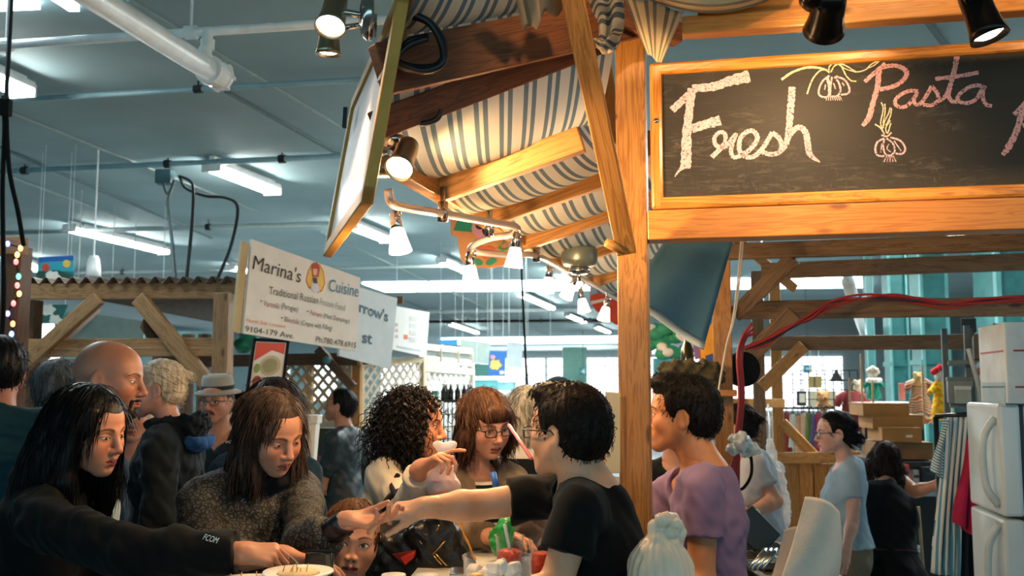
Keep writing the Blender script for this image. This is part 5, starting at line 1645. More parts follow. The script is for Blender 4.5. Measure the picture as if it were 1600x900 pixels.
def lw_extra(J):
    B = J['B']; F = Field()
    F.ell(B(0, .045, -.005), [.112, .085, .045], B.R, .02); F.ell(B(0, .045, .015), [.092, .075, .06], B.R, .01, 's')
    part_field(J, 'collar', F, cloth('black trim', '#101417'), .005)
    for q, t in (('L', .90), ):
        S_, E_, W_ = J[q]; F = Field(); F.cap(E_.lerp(W_, .30), E_.lerp(W_, .94), .046, .031, .01, flat=True)
        part_field(J, 'cuff', F, plain('black satin cuff', '#11171b', .35), .005, folds(.004, 20, 2))
J = person('person with brown hair and leopard-print blouse holding out an open palm', (424, 674, 3.02), 128, -23, 6, byaw=142, sw=.172, girth=1.10, fem=1, h=.0055, hh=.003, neck_off=(0, -.045, -.065), neck_r=.046,
    skin=skin_mat('fair rose', '#cd9478', lips='#a24a48', eye=.38, gaze=(0, -.003), brow='#3a261c', blush='#cc7055'),
    arms={'L': (None, P(476, 858, 2.72), P(545, 813, 2.64)), 'R': (None, P(322, 880, 2.82), P(440, 868, 2.58))},
    hands={'L': dict(k=.92, d=(.9, -.30, -.04), n=(.05, -.35, 1), curls=((14, 18, 12), (20, 26, 18), (26, 32, 22), (34, 36, 26)), thumb=(8, 16), spread=4, h=.0024),
           'R': dict(d=(1, -.1, -.1), n=(.1, -.2, -1), curls=((10, 16, 12), (16, 22, 14), (24, 30, 20), (28, 30, 22)), thumb=(34, 6), spread=4, h=.0024)},
    top=dict(mat=leopard(), neck=.055, loose=2.6, fold=.006, th=.018, length=.62, name='blouse', cuff=.55),
    bottom='#20242a', hair=dict(style='long', mat=H_BROWN, vol=1.05, down=.19, n=2400, L=.07, w=.0014, amp=.0012, ops=lw_hair, sideL=.15, sideR=.19), extra=lw_extra)
def curly_ops(Fx, H, E):
    E(Fx, (0, -.035, -.025), (.118, .105, .11), .04); E(Fx, (.06, -.035, -.06), (.055, .06, .075), .03); E(Fx, (-.06, -.035, -.06), (.055, .06, .075), .03)
    E(Fx, (0, .112, -.045), (.10, .088, .110), .012, 's')
def cw_extra(J):
    S_, E_, W_ = J['R']; m = MB(); m.lathe([(.056, -.012), (.0625, -.010), (.0625, .010), (.056, .012)], S_.lerp(E_, .68), E_ - S_, 28, caps=False)
    put('sleeve_trim', m, cloth('black trim', '#101417'), J['root'], smooth=True, label='black trim band')
    B = J['B']; F = Field(); F.ell(B(0, .075, -.26), [.055, .055, .22], B.R, .02)
    part_field(J, 'undershirt', F, cloth('black under top', '#14171a'), .006)
J = person('person with black curly hair in a cream cardigan holding up a takeaway bag', (647, 664, 3.5), 97, -2, -2, byaw=112, sw=.165, girth=1.12, fem=1, h=.006, hh=.0034, neck_r=.047, neck_off=(0, -.04, -.07),
    skin=skin_mat('warm olive', '#c98b68', lips='#a2443c', brow='#1c1410', eye=.7, mouth=.18, blush='#c0664a'),
    arms={'R': (P(598, 742, 3.40), P(640, 812, 3.22), P(656, 731, 3.02)), 'L': (None, P(690, 830, 3.55), P(660, 860, 3.35))},
    hands={'R': dict(k=.88, d=(.75, -.25, .5), n=(.45, -.1, -.85), curls=((12, 14, 10), (45, 50, 30), (55, 55, 35), (60, 55, 35)), thumb=(20, 25), spread=3)},
    top=dict(mat=cloth('cream knit', '#c9c2b2', var=.08, bmp=.25), neck=.08, vee=.16, loose=2.0, fold=.005, th=.018, length=.60, name='cardigan', cuff=.86, ops=lambda F, J: F.ell(J['B'](0, .165, -.30), [.05, .11, .33], J['B'].R, .02, 's')),
    bottom='#15191d', hair=dict(style='curly', mat=hair_mat('curly black', '#0a0a0c', '#1d1a19', .3, (90, 90, 90)), vol=1.08, down=.08, wide=1.2, n=1100, L=.075, w=.0017, curl=.006, segs=16, amp=.007, ops=curly_ops, lift=.010, fcut=((0, .118, -.05), (.10, .084, .11))), extra=cw_extra)
M_BRET = striped('breton stripes', [(0, '#161c26'), (.45, '#cfd0cc')], .030, 'Z', src='obj')
def bob_extra(J):
    B = J['B']; F = Field()
    F.ell(B(0, .055, -.20), [.10, .088, .20], B.R, .03); F.ell(B(0, .055, .0), [.075, .07, .06], B.R, .015, 's')
    for sg in (-1, 1): F.ell(B(sg * .07, .088, -.205), [.062, .058, .062], B.R, .03)
    part_field(J, 'undershirt', F, M_BRET, .006, label='dark and white striped top')
J = person('person with an auburn bob and glasses in a brown cardigan beside the curly hair', (758, 661, 3.72), 146, -16, 4, byaw=150, sw=.165, girth=1.05, fem=1, h=.006, hh=.0034, neck_r=.046, neck_off=(0, -.035, -.08),
    skin=skin_mat('pink fair', '#d3a089', lips='#a4524c', brow='#4a3026', eye=.5, mouth=.12), face=dict(glasses='#1f1a1a'),
    arms={'R': (None, P(705, 836, 3.45), P(768, 838, 3.22)), 'L': (None, P(835, 830, 3.5), P(806, 782, 3.25))},
    hands={'R': dict(d=(1, -.15, .05), n=(.2, -.3, -.9), curls=((28, 30, 20),) * 4, thumb=(20, 20)), 'L': dict(d=(-.9, -.1, .1), n=(-.2, .2, -.9), curls=((30, 35, 20),) * 4, thumb=(20, 20))},
    top=dict(mat=cloth('brown grey knit', '#75695a', var=.12, bmp=.3), neck=.08, vee=.24, loose=2.0, fold=.006, th=.018, length=.6, name='cardigan', ops=lambda F, J: F.ell(J['B'](0, .15, -.22), [.055, .115, .30], J['B'].R, .02, 's')),
    bottom='#1c242c', hair=dict(style='bob', mat=H_AUB, vol=1.06, down=.085, wide=1.03, n=1800, L=.07, w=.0013, amp=.002, fringe=True, mode='front'), extra=bob_extra)
person('person with grey streaked hair in a wide black and white striped jumper', (827, 650, 4.25), 20, -6, 4, byaw=16, sw=.18, girth=1.18, fem=0, h=.009, hh=.005, neck_r=.05,
    skin=skin_mat('plain fair', '#cf9c84', paint=False),
    top=dict(mat=striped('wide stripes', [(0, '#151b24'), (.45, '#c9cbc9')], .155, 'Z', src='obj'), neck=.03, loose=2.4, fold=.005, th=.018, length=.62, name='jumper'), bottom='#1b232c',
    hair=dict(style='bob', mat=H_GREY, vol=1.05, down=.08, n=1200, L=.07, w=.0016, amp=.003))
J = person('child with short brown hair looking out from under the open palm', (548, 846, 2.84), 166, 4, -8, hs=.93, s=.72, byaw=165, sw=.165, h=.006, hh=.003, neck_r=.052,
    skin=skin_mat('child fair', '#d7a284', lips='#b45a50', brow='#5a3c2a', eye=1.05, gaze=(.003, .001), blush='#d2795c', mouth=.3, brow_w=.8), face=dict(jaw=.92, nose=.6),
    top=dict(mat=cloth('pale blue tee', '#9fb9c4'), sleeve='short', neck=.05, loose=1.8), bottom='#2a3440',
    hair=dict(style='short', mat=hair_mat('child brown', '#3a271a', '#5f422c', .45), vol=1.04, n=1300, L=.03, w=.0012, mode='front', amp=.0015))
def blonde_extra(J):
    B = J['B']; F = Field()
    F.ell(B(0, -.095, .025), [.110, .060, .072], B.R, .03); F.ell(B(0, -.085, .075), [.075, .045, .045], B.R, .02, 's')
    F.cap(B(-.085, -.03, .03), B(-.03, .085, .02), .030, .026, .03); F.cap(B(.085, -.03, .03), B(.03, .085, .02), .030, .026, .03)
    part_field(J, 'hood', F, cloth('charcoal hood', '#1c262d', bmp=.35), .007, folds(.010, 20, 4))
    F = Field(); F.ell(B(0, -.115, -.045), [.135, .055, .045], B.R, .02); F.ell(B(0, -.11, -.005), [.115, .045, .045], B.R, .015, 's')
    part_field(J, 'hood_lining', F, cloth('bright blue lining', '#2a5f9a'), .006, folds(.005, 18, 2))
J = person('person with blonde hair tied in a knot in a dark hooded jacket', (246, 607, 4.2), -98, -2, 0, byaw=-92, sw=.175, girth=1.1, fem=.6, h=.008, hh=.0042, neck_r=.048,
    skin=skin_mat('cool fair', '#bd8f80', lips='#8f4a48', brow='#6a5644', eye=.7),
    top=dict(mat=cloth('dark shell', '#1b252b', var=.2), neck=.04, loose=2.8, fold=.008, th=.024, length=.66, name='jacket', ff=12), bottom='#20303c',
    hair=dict(style='bun', mat=H_BLOND, n=500, L=.035, w=.0012, mode='back', vol=1.01, bun=(0, -.115, .045), bunr=.028, amp=.001), extra=blonde_extra)
def hat_extra(J):
    H = J['H']; root = J['root']
    m = MB(); up = H.v(0, .12, 1).normalized(); c = H(0, -.014, .058)
    m.lathe([(.088, -.004), (.128, -.014), (.130, -.008), (.092, .006), (.088, .03), (.082, .075), (.070, .088), (.04, .092), (.02, .085), (.001, .083)], c, up, 36, caps=False)
    hat = put('hat', m, striped('woven straw', [(0, '#a9aaa2'), (.6, '#6f7674')], .006, 'X', bmp=.6), root, smooth=True, label='pale woven hat with a dark band')
    m = MB(); m.lathe([(.0915, .008), (.0905, .032), (.089, .032)], c, up, 36, caps=False); put('band', m, cloth('dark band', '#232b30'), hat, smooth=True)
    F = Field(); F.cap(H(-.022, .094, -.060), H(.022, .094, -.060), .006, .006, .01); F.cap(H(-.022, .094, -.060), H(-.03, .082, -.072), .006, .004, .008); F.cap(H(.022, .094, -.060), H(.03, .082, -.072), .006, .004, .008)
    part_field(J, 'mustache', F, hair_mat('mustache', '#3a312b', '#5c5048', .6, (200, 200, 200)), .003)
    B = J['B']; a, b_, c_ = P(353, 693, B(0, .17, 0).y), P(371, 691, B(0, .17, 0).y), P(353, 689, B(0, .17, 0).y)
    put('logo', text_mesh('PORT', a, b_, c_, (0, 0, 0)), M_WHITE, root)
J = person('person in a pale straw hat and glasses facing the camera', (338, 627, 5.5), 188, 0, 0, byaw=176, sw=.19, girth=1.1, h=.009, hh=.0045, neck_r=.057,
    skin=skin_mat('cool ruddy', '#b58672', brow='#2f2620', stub=.15, eye=.8), face=dict(glasses='#1d2023'),
    top=dict(mat=cloth('dark teal shirt', '#14262f', var=.2), sleeve='short', neck=.05, vee=.05, loose=1.8), bottom='#20282e',
    hair=dict(style='short', mat=hair_mat('grey brown', '#3f3a36', '#6b645e', .5), n=500, L=.02, mode='short', amp=.001), extra=hat_extra)
person('person with long dark hair and navy jacket standing behind the leopard blouse', (432, 640, 3.95), 24, 0, 0, byaw=20, sw=.17, girth=1.05, h=.009, hh=.006, fem=0,
    skin=skin_mat('plain fair two', '#c0907a', paint=False), top=dict(mat=cloth('navy rain jacket', '#17324a', var=.25), neck=.03, loose=2.4, th=.02, fold=.007, name='jacket', length=.66), bottom='#1b2530',
    hair=dict(style='long', mat=hair_mat('dark brunette', '#141013', '#2b2326', .38), vol=1.06, down=.22, n=1200, L=.11, w=.0016))
def jm_extra(J):
    F = Field(); c = P(549, 772, 7.1); F.box(c, (.06, .035, .10), None, .02, .01); part_field(J, 'bag', F, plain('black bag', '#14191d', .4), .012)
    m = MB(); m.tube(spline([P(545, 800, 7.0), P(555, 803, 7.0), P(562, 795, 7.0), P(555, 788, 7.0), P(546, 792, 7.0)], 5), .008, 6); put('strap', m, M_BLACK, J['root'], smooth=True)
person('person in a dark leather jacket gazing up at the row of signs', (531, 634, 7.1), -82, 10, 0, byaw=-72, sw=.185, girth=1.05, h=.011, hh=.006, neck_r=.056,
    skin=skin_mat('far tan', '#b98468', brow='#17110e', stub=.25), top=dict(mat=plain('teal black leather', '#16292f', .5, var=.12), neck=.03, loose=2.0, fold=.006, th=.018, name='jacket'), bottom='#0f1a24',
    arms={'L': (None, P(517, 715, 6.95), P(508, 745, 6.95))},
    hair=dict(style='short', mat=H_BLACK, vol=1.02, n=400, L=.018, mode='short'), extra=jm_extra)
person('person in a teal quilted jacket cut by the left edge', (1, 578, 3.7), -25, 0, 0, byaw=-10, sw=.20, girth=1.15, h=.009, hh=.005, neck_r=.06,
    skin=skin_mat('edge tan', '#b98068', paint=False), top=dict(mat=cloth('teal quilting', '#1f4650', var=.2), neck=.03, loose=3.0, th=.03, fold=.010, ff=16, sq=(.3, .3, 1.6), name='jacket'), bottom='#1b242c',
    hair=dict(style='short', mat=H_BLACK, n=700, L=.022, mode='short', vol=1.05))
person('person whose tousled grey-brown hair shows behind the bald head', (96, 607, 4.5), 30, 0, 0, byaw=30, sw=.18, h=.011, hh=.006, skin=skin_mat('plain far', '#b98a74', paint=False),
    top=dict(mat=cloth('blue shell', '#1b4068'), neck=.03, loose=2.4, th=.02, name='jacket'), hair=dict(style='short', mat=hair_mat('ash', '#2c3238', '#59636a', .5), n=700, L=.04, mode='short', vol=1.12, front=True))
person('white-haired person in a pale denim jacket glimpsed past the bald beard', (209, 650, 4.9), 165, -3, 0, byaw=170, sw=.165, h=.011, hh=.006, fem=.8, skin=skin_mat('elder pink', '#c99c90', lips='#b0544c'),
    top=dict(mat=cloth('pale denim', '#6d93a8'), neck=.05, loose=2.0, th=.016, name='jacket'), hair=dict(style='bob', mat=H_WHITE, n=500, L=.05, down=.06))
person('distant dark-haired person between the straw hat and the poster', (374, 631, 9.0), 10, 0, 0, byaw=10, sw=.18, h=.014, hh=.009, skin=skin_mat('far plain', '#a87c66', paint=False),
    top=dict(mat=cloth('orange brown top', '#8a5a34'), neck=.03), hair=dict(style='short', mat=H_BLACK, n=200, L=.03, mode='short', vol=1.1))
person('person in a dark blue cap behind the black T-shirt vendor', (873, 622, 5.8), 15, 0, 0, byaw=10, sw=.18, h=.014, hh=.007, skin=skin_mat('far plain b', '#b98a74', paint=False),
    top=dict(mat=cloth('grey far top', '#7f8f96'), neck=.03),
    hair=dict(style='short', mat=H_BROWN, n=0),
    extra=lambda J: (lambda F: (F.ell(J['H'](0, -.012, .045), [.088, .106, .082], J['H'].R, .01), F.plane(J['H'](0, 0, .035), J['H'].v(0, 0, -1), tuple(J['H'].o - V3(.3, .3, .3)), tuple(J['H'].o + V3(.3, .3, .3))), F.ell(J['H'](0, .12, .045), [.06, .06, .008], J['H'].R, .01), part_field(J, 'cap', F, cloth('navy cap', '#2a3c4e'), .006)))(Field()))
person('child face just visible between the black T-shirt and the cream card', (936, 706, 4.3), 165, 0, 0, hs=.9, s=.62, byaw=165, h=.012, hh=.006, skin=skin_mat('child far', '#c9977c'),
    top=dict(mat=cloth('tan child top', '#a08464'), neck=.04), hair=dict(style='short', mat=H_AUB, n=300, L=.03, mode='front'))
person('person in black clothes mostly hidden behind the purple T-shirt', (1062, 662, 4.15), 170, 0, 0, byaw=170, sw=.18, h=.012, hh=.008, skin=skin_mat('hidden fair', '#b98a74', paint=False),
    top=dict(mat=cloth('black apron top', '#101417'), neck=.03, loose=2.2), hair=dict(style='short', mat=H_BLACK, n=200, L=.02, mode='short'))
def watch(J):
    S_, E_, W_ = J['L']; d = (W_ - E_).normalized(); m = MB(); m.lathe([(.031, -.01), (.033, -.008), (.033, .008), (.031, .01)], W_ - d * .02, d, 18, caps=False)
    w = put('watch', m, M_BLACK, J['root'], smooth=True); q = d.cross(V3(0, 0, 1)).normalized()
    m = MB(); m.lathe([(.018, 0), (.018, .006), (.001, .007)], W_ - d * .02 - q * .030 if q.y > 0 else W_ - d * .02 + q * .030, V3(0, -1, 0), 16); put('dial', m, M_WHITE, w)
person('worker in a grey T-shirt and wristwatch behind the red cables', (1150, 668, 5.2), -60, -12, 0, byaw=-60, sw=.165, girth=1.1, fem=.8, h=.009, hh=.006, skin=skin_mat('worker fair', '#cf9b80'), lean=(-.12, 0, 0),
    arms={'L': (P(1180, 728, 5.05), P(1212, 783, 5.0), P(1170, 802, 4.9)), 'R': (None, P(1120, 780, 5.2), P(1130, 820, 5.0))},
    top=dict(mat=cloth('light grey tee', '#a9afb6'), sleeve='short', slen=.6, neck=.05, loose=1.9), bottom='#3f4a54', hair=dict(style='bun', mat=H_BLACK2, n=300, L=.05, mode='back', bun=(0, -.115, .02)), extra=watch)
person('worker in a pale blue-grey T-shirt and glasses with a low black bun', (1304, 676, 5.75), -86, -2, 0, byaw=-78, sw=.158, girth=1.0, fem=1, h=.008, hh=.0045, skin=skin_mat('worker pink', '#d0a18f', lips='#a8585a', brow='#17110f'), neck_r=.044,
    arms={'L': (P(1334, 738, 5.62), P(1332, 815, 5.60), P(1322, 858, 5.5)), 'R': (None, P(1300, 800, 5.9), P(1260, 850, 5.8))}, face=dict(glasses='#15181b'),
    top=dict(mat=cloth('blue grey tee', '#93aab8'), sleeve='short', slen=.5, neck=.09, loose=1.6, fold=.004, length=.46), bottom='#7a6f5c',
    hair=dict(style='bun', mat=H_BLACK, n=700, L=.05, mode='back', bun=(0, -.11, -.03), bunr=.042, vol=1.03, amp=.0015))
def apron(J):
    B = J['B']; F = Field(); F.cap(B(-.14, 0, -.36), B(.14, 0, -.36), .02, .02, .0)
    F = Field(); F.ell(B(0, .0, -.37), [.158, .125, .018], B.R, .0); part_field(J, 'apron_tie', F, cloth('maroon apron', '#4a2228'), .007)
    F = Field(); F.ell(B(.05, .02, -.62), [.15, .11, .26], B.R, .02); F.ell(B(-.05, -.1, -.62), [.17, .13, .3], B.R, .01, 's'); part_field(J, 'apron', F, cloth('maroon apron', '#4a2228'), .01)
person('worker in black bending down with back turned beside the cardboard boxes', (1382, 722, 6.1), 12, -25, 8, byaw=14, sw=.165, girth=1.1, fem=.6, h=.009, hh=.006, skin=skin_mat('worker arm', '#c08a6e', paint=False), lean=(.06, .25, 0),
    arms={'R': (P(1408, 750, 6.1), P(1430, 768, 6.0), P(1462, 758, 5.9)), 'L': (None, P(1340, 800, 6.2), P(1350, 830, 6.5))},
    top=dict(mat=cloth('black tank', '#0f1315'), sleeve='none', neck=.06, th=.012), bottom='#16222c', hair=dict(style='bob', mat=hair_mat('dark chestnut', '#140e0c', '#30201a', .4), n=700, L=.05, down=.06), extra=apron)
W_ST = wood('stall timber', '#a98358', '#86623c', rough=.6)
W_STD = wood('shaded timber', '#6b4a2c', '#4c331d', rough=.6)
def tb(name, a, b, Ya, Yb, w, h, mat, lb, up=UP, cat='beam'):
    return timber(name, P(*a, Ya), P(*b, Yb), w, h, mat, lb, up=up, cat=cat)
Yf = 6.4
tb('stall_fascia', (20, 456), (372, 454), 6.7, 6.4, .045, .105, W_ST, 'long scalloped-top fascia beam of the corrugated roof stall')
m = MB(); a = P(372, 454, 6.4); m.beam(a, a + E2 * 1.2 + UP * -.02, .045, .105); put('stall_fascia', m, W_ST, bevel=.004, label='short return beam at the right end of the corrugated roof', cat='beam')
ra, rb = P(14, 440, 6.75), P(378, 438, 6.35)
def corr(u, v):
    p = ra.lerp(rb, u) + E2 * (v * 3.4) - UP * (v * .10)
    return p + UP * (.022 * math.sin(u * 2 * math.pi * 17)) - E2 * .06
m = MB(); m.grid(corr, 200, 12, lambda u, v: (u * 2, v, 0))
put('corrugated_roof', m, plain('rusty corrugated sheet', '#5a4636', .55, var=.35, scale=14), smooth=True, solid=.004, label='brownish corrugated roof sheet of the left stall', cat='roof')
c = P(347, 590, 6.35); timber('stall_post', (c.x, c.y, 0), (c.x, c.y, 2.2), .105, .09, W_ST, 'brown stall post right of the diagonal brace, above the straw hat', up=E2, cat='post')
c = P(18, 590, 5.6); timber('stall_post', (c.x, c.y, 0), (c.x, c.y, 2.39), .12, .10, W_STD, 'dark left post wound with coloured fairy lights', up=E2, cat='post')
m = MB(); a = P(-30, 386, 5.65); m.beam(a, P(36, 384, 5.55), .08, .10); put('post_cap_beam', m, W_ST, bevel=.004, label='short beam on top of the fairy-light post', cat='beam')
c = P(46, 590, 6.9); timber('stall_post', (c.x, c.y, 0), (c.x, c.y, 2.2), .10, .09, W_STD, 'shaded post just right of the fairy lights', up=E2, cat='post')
tb('stall_rail', (24, 538), (345, 536), 6.72, 6.42, .04, .068, W_ST, 'upper horizontal rail of the left stall')
tb('stall_rail', (24, 552), (345, 549), 6.68, 6.38, .045, .058, W_ST, 'lower horizontal rail directly under the upper one')
tb('stall_brace', (20, 586), (154, 466), 6.60, 6.5, .055, .09, W_ST, 'diagonal brace rising right from the left edge', cat='brace')
tb('stall_brace', (217, 466), (330, 606), 6.45, 6.35, .055, .10, W_ST, 'diagonal brace falling right towards the straw hat', cat='brace')
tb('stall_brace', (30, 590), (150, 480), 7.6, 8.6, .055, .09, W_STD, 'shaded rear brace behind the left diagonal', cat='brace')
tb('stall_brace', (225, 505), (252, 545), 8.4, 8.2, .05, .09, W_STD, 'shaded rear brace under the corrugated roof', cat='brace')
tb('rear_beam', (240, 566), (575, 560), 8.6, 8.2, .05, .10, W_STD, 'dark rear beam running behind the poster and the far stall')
for i, x in enumerate((293, 318)):
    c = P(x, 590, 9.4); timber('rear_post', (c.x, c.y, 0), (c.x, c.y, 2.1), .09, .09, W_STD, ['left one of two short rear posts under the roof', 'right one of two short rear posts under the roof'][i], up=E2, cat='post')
m = MB(); m.prism([P(112, 486, 9.6), P(226, 502, 9.4), P(224, 530, 9.4), P(112, 534, 9.6)], (0, .02, 0)); put('grey_board', m, plain('grey green board', '#6f807a', .7), label='grey-green board hanging behind the left stall rails', cat='board')
def blob(cx, cy, r, seed, sx=1.0, n=26):
    return [(cx + sx * r * (1 + .16 * math.sin(5 * t + seed)) * math.cos(t), cy + r * .8 * (1 + .16 * math.sin(6 * t + seed)) * math.sin(t)) for t in [2 * math.pi * k / n for k in range(n)]]
cutout('painted_picture', 'painted picture of a white sheep with red and yellow suns above the roof', (86, 425), 8.9, ([(60, 402), (115, 399), (115, 446), (56, 446)], '#1d6f78'),
       [('sky', [(60, 402), (115, 399), (115, 407), (60, 410)], '#1f5fa8'), ('sea', [(60, 410), (115, 407), (115, 424), (58, 424)], '#2f9db0'), ('hill', [(57, 424), (90, 422), (115, 430), (115, 446), (56, 446)], '#1a4b40'),
        ('red_sun', ellp(71, 418, 6, 6), '#d2442f'), ('yellow_sun', ellp(104, 412, 6, 6), '#e4c24d'), ('sheep', blob(82, 433, 12, 1), '#dcdcd4'), ('sheep', blob(102, 443, 7, 3), '#dcdcd4')])
cutout('painted_picture', 'lower half of a painted sheep picture seen under the roof', (80, 488), 9.2, ([(52, 476), (106, 476), (96, 502), (50, 504)], '#1d5a52'),
       [('sheep', blob(75, 484, 11, 2), '#cfd0c8'), ('sheep', blob(86, 499, 9, 1), '#cfd0c8')])
window_i = 20
for i, (x0, y0, x1, y1) in enumerate(((57, 506, 84, 530), (57, 556, 95, 568), (0, 590, 1, 591))[:2]):
    Yw = 14.0; a, b = P(x0, y1, Yw), P(x1, y0, Yw)
    m = MB(); m.box((a + b) / 2, (b.x - a.x, .04, b.z - a.z)); struct('window_%d' % (window_i + i), m, M_WIN)
a, b = P(-220, 600, 14.4), P(336, 600, 14.2)
m = MB(); m.beam(Vector((a.x, a.y, 1.2)), Vector((b.x, b.y, 1.2)), .08, 2.4); struct('wall_booth', m, plain('dim teal partition', '#4f7076', .8, var=.2))
M_LAT = plain('lattice slat', '#b9a888', .7); M_LATP = plain('pale lattice', '#cfc7b4', .7)
def lattice(lb, q, Ya, Yb, mat, pitch=.11, frame=True, slat=.028, fcol=None):
    """q: four photo corners (tl, tr, br, bl), Ya/Yb depth of the left and right edge"""
    tl, tr, br, bl = P(*q[0], Ya), P(*q[1], Yb), P(*q[2], Yb), P(*q[3], Ya)
    o = thing('lattice_panel', (bl + br) / 2, lb, 'lattice')
    wv = ((tr - tl) + (br - bl)) / 2; w = wv.length; hgt = ((tl - bl).length + (tr - br).length) / 2
    def at(u, v): return bl.lerp(br, u).lerp(tl.lerp(tr, u), v)
    nrm = wv.cross(UP).normalized()
    m = MB()
    n = int((w + hgt) / pitch)
    for k in range(1, n):
        t = k * pitch
        for sgn in (0, 1):
            x0, y0 = (t, 0) if t <= w else (w, t - w)
            x1, y1 = (0, t) if t <= hgt else (t - hgt, hgt)
            if sgn: x0, x1 = w - x0, w - x1
            p, r_ = at(x0 / w, y0 / hgt), at(x1 / w, y1 / hgt)
            if (p - r_).length < .03: continue
            off = nrm * (.004 if sgn else -.004)
            m.beam(p + off, r_ + off, .007, slat)
    put('slats', m, mat, o)
    if frame:
        for e0, e1 in ((tl, tr), (bl, br), (tl, bl), (tr, br)):
            m = MB(); m.beam(e0, e1, .035, .05, up=UP if abs((e1 - e0).z) < .3 else nrm); put('frame', m, fcol or mat, o)
    return o
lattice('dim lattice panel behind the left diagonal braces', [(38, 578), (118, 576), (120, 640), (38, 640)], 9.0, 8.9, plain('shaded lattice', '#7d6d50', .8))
lattice('lattice panel left of the leather jacket', [(444, 562), (549, 566), (549, 662), (444, 664)], 8.5, 8.2, M_LAT)
lattice('lattice panel between the leather jacket post and curly hair', [(564, 568), (660, 562), (660, 660), (564, 662)], 8.4, 9.2, M_LATP, fcol=plain('cream frame', '#d6c8a4', .7))
lattice('pale lattice panel under the old window frame', [(662, 578), (737, 582), (737, 668), (662, 668)], 9.3, 10.2, plain('white lattice', '#d5d2c8', .7), fcol=plain('cream frame b', '#ddd4c0', .7))
for x, y1, Y, lb in ((558, 540, 8.0, 'orange post of the sign stall behind the leather jacket'), (483, 552, 8.6, 'thin orange post behind the lattice at the leopard blouse')):
    c = P(x, 600, Y); zt = P(x, y1, Y).z + (.25 if x == 558 else 0); timber('sign_post', (c.x, c.y, 0), (c.x, c.y, zt), .07, .06, W_RAFT, lb, up=E2, cat='post')
tb('stall_brace', (497, 545), (552, 605), 7.95, 7.9, .06, .07, W_STD, 'dark brace under the phone-number sign', cat='brace')
tb('sign_rail', (440, 562), (560, 562), 8.05, 7.95, .05, .09, W_STD, 'dark horizontal rail with a grey-blue round cap')
m = MB(); m.lathe([(.03, 0), (.033, .006), (.028, .014), (.001, .015)], P(511, 563, 7.9), (0, -1, 0), 20); put('round_cap', m, plain('grey blue plastic', '#5f8a90', .4), smooth=True, label='grey-blue round cap on the dark rail under the sign', cat='cap')
m = MB(); a, b = P(430, 668, 9.0), P(575, 664, 8.8); m.beam(Vector((a.x, a.y, .62)), Vector((b.x, b.y, .62)), .08, 1.24); struct('wall_low', m, plain('olive low wall', '#3a3f31', .8, var=.2))
def table_block(lb, q, Ya, Yb, col, cat='counter', name='white_counter', cap=None):
    a, b = P(*q[0], Ya), P(*q[1], Yb)
    o = thing(name, Vector(((a.x + b.x) / 2, (a.y + b.y) / 2, 0)), lb, cat)
    m = MB(); d = (b - a).normalized(); n = UP.cross(d)
    m.beam(Vector((a.x, a.y, a.z / 2 - .02)) + n * .3, Vector((b.x, b.y, b.z / 2 - .02)) + n * .3, .6, (a.z + b.z) / 2 - .05); put('body', m, plain(lb[:16], col, .5), o, bevel=.01)
    m = MB(); m.beam(Vector((a.x, a.y, (a.z + b.z) / 2 - .02)) + n * .3, Vector((b.x, b.y, (a.z + b.z) / 2 - .02)) + n * .3, .64, .04); put('top', m, plain('counter top ' + (cap or '#dfe3e0'), cap or '#dfe3e0', .4), o, bevel=.008)
    return o
table_block('pale blue-white counter behind the leopard blouse', ((440, 748), (590, 750)), 7.7, 7.5, '#9fb8bd')
def drape(lb, q, Ya, Yb, col):
    tl, tr, br, bl = P(*q[0], Ya), P(*q[1], Yb), P(*q[2], Yb - .1), P(*q[3], Ya - .1)
    m = MB(); m.grid(lambda u, v: tl.lerp(tr, u).lerp(bl.lerp(br, u), v) + Vector((0, .03 * math.sin(u * 22) * v, .012 * math.sin(u * 13))), 40, 10)
    return put('cloth_cover', m, cloth(lb[:14], col), smooth=True, solid=.01, label=lb, cat='cloth')
drape('dusty pink cloth covering a low stall table', ((455, 712), (600, 706), (600, 748), (450, 746)), 8.0, 7.8, '#a8746e')
c = P(480, 690, 5.6)
o = thing('planter_stand', (c.x, c.y, 0), 'white square tapered bin with a paper taped on it', 'bin')
def frus(m, z0, w0, z1, w1):
    vs = [(c.x + sx * w / 2, c.y + sy * w / 2, z) for z, w in ((z0, w0), (z1, w1)) for sx, sy in ((-1, -1), (1, -1), (1, 1), (-1, 1))]
    m.add(vs, [(3, 2, 1, 0), (4, 5, 6, 7), (0, 1, 5, 4), (1, 2, 6, 5), (2, 3, 7, 6), (3, 0, 4, 7)])
m = MB(); frus(m, P(0, 740, 5.6).z, .085, P(0, 662, 5.6).z, .118); put('bin', m, M_WHITE, o, bevel=.004)
m = MB(); frus(m, P(0, 662, 5.6).z, .135, P(0, 648, 5.6).z, .14); put('rim', m, M_WHITE, o, bevel=.004)
m = MB(); frus(m, 0, .1, P(0, 740, 5.6).z, .075); put('stand', m, plain('stand cream', '#c9c6b4', .5), o)
m = MB(); m.prism([P(470, 672, 5.52), P(488, 672, 5.52), P(487, 722, 5.53), P(472, 722, 5.53)], (0, .002, 0)); put('notice', m, plain('paper', '#dcdcd8', .8), o)

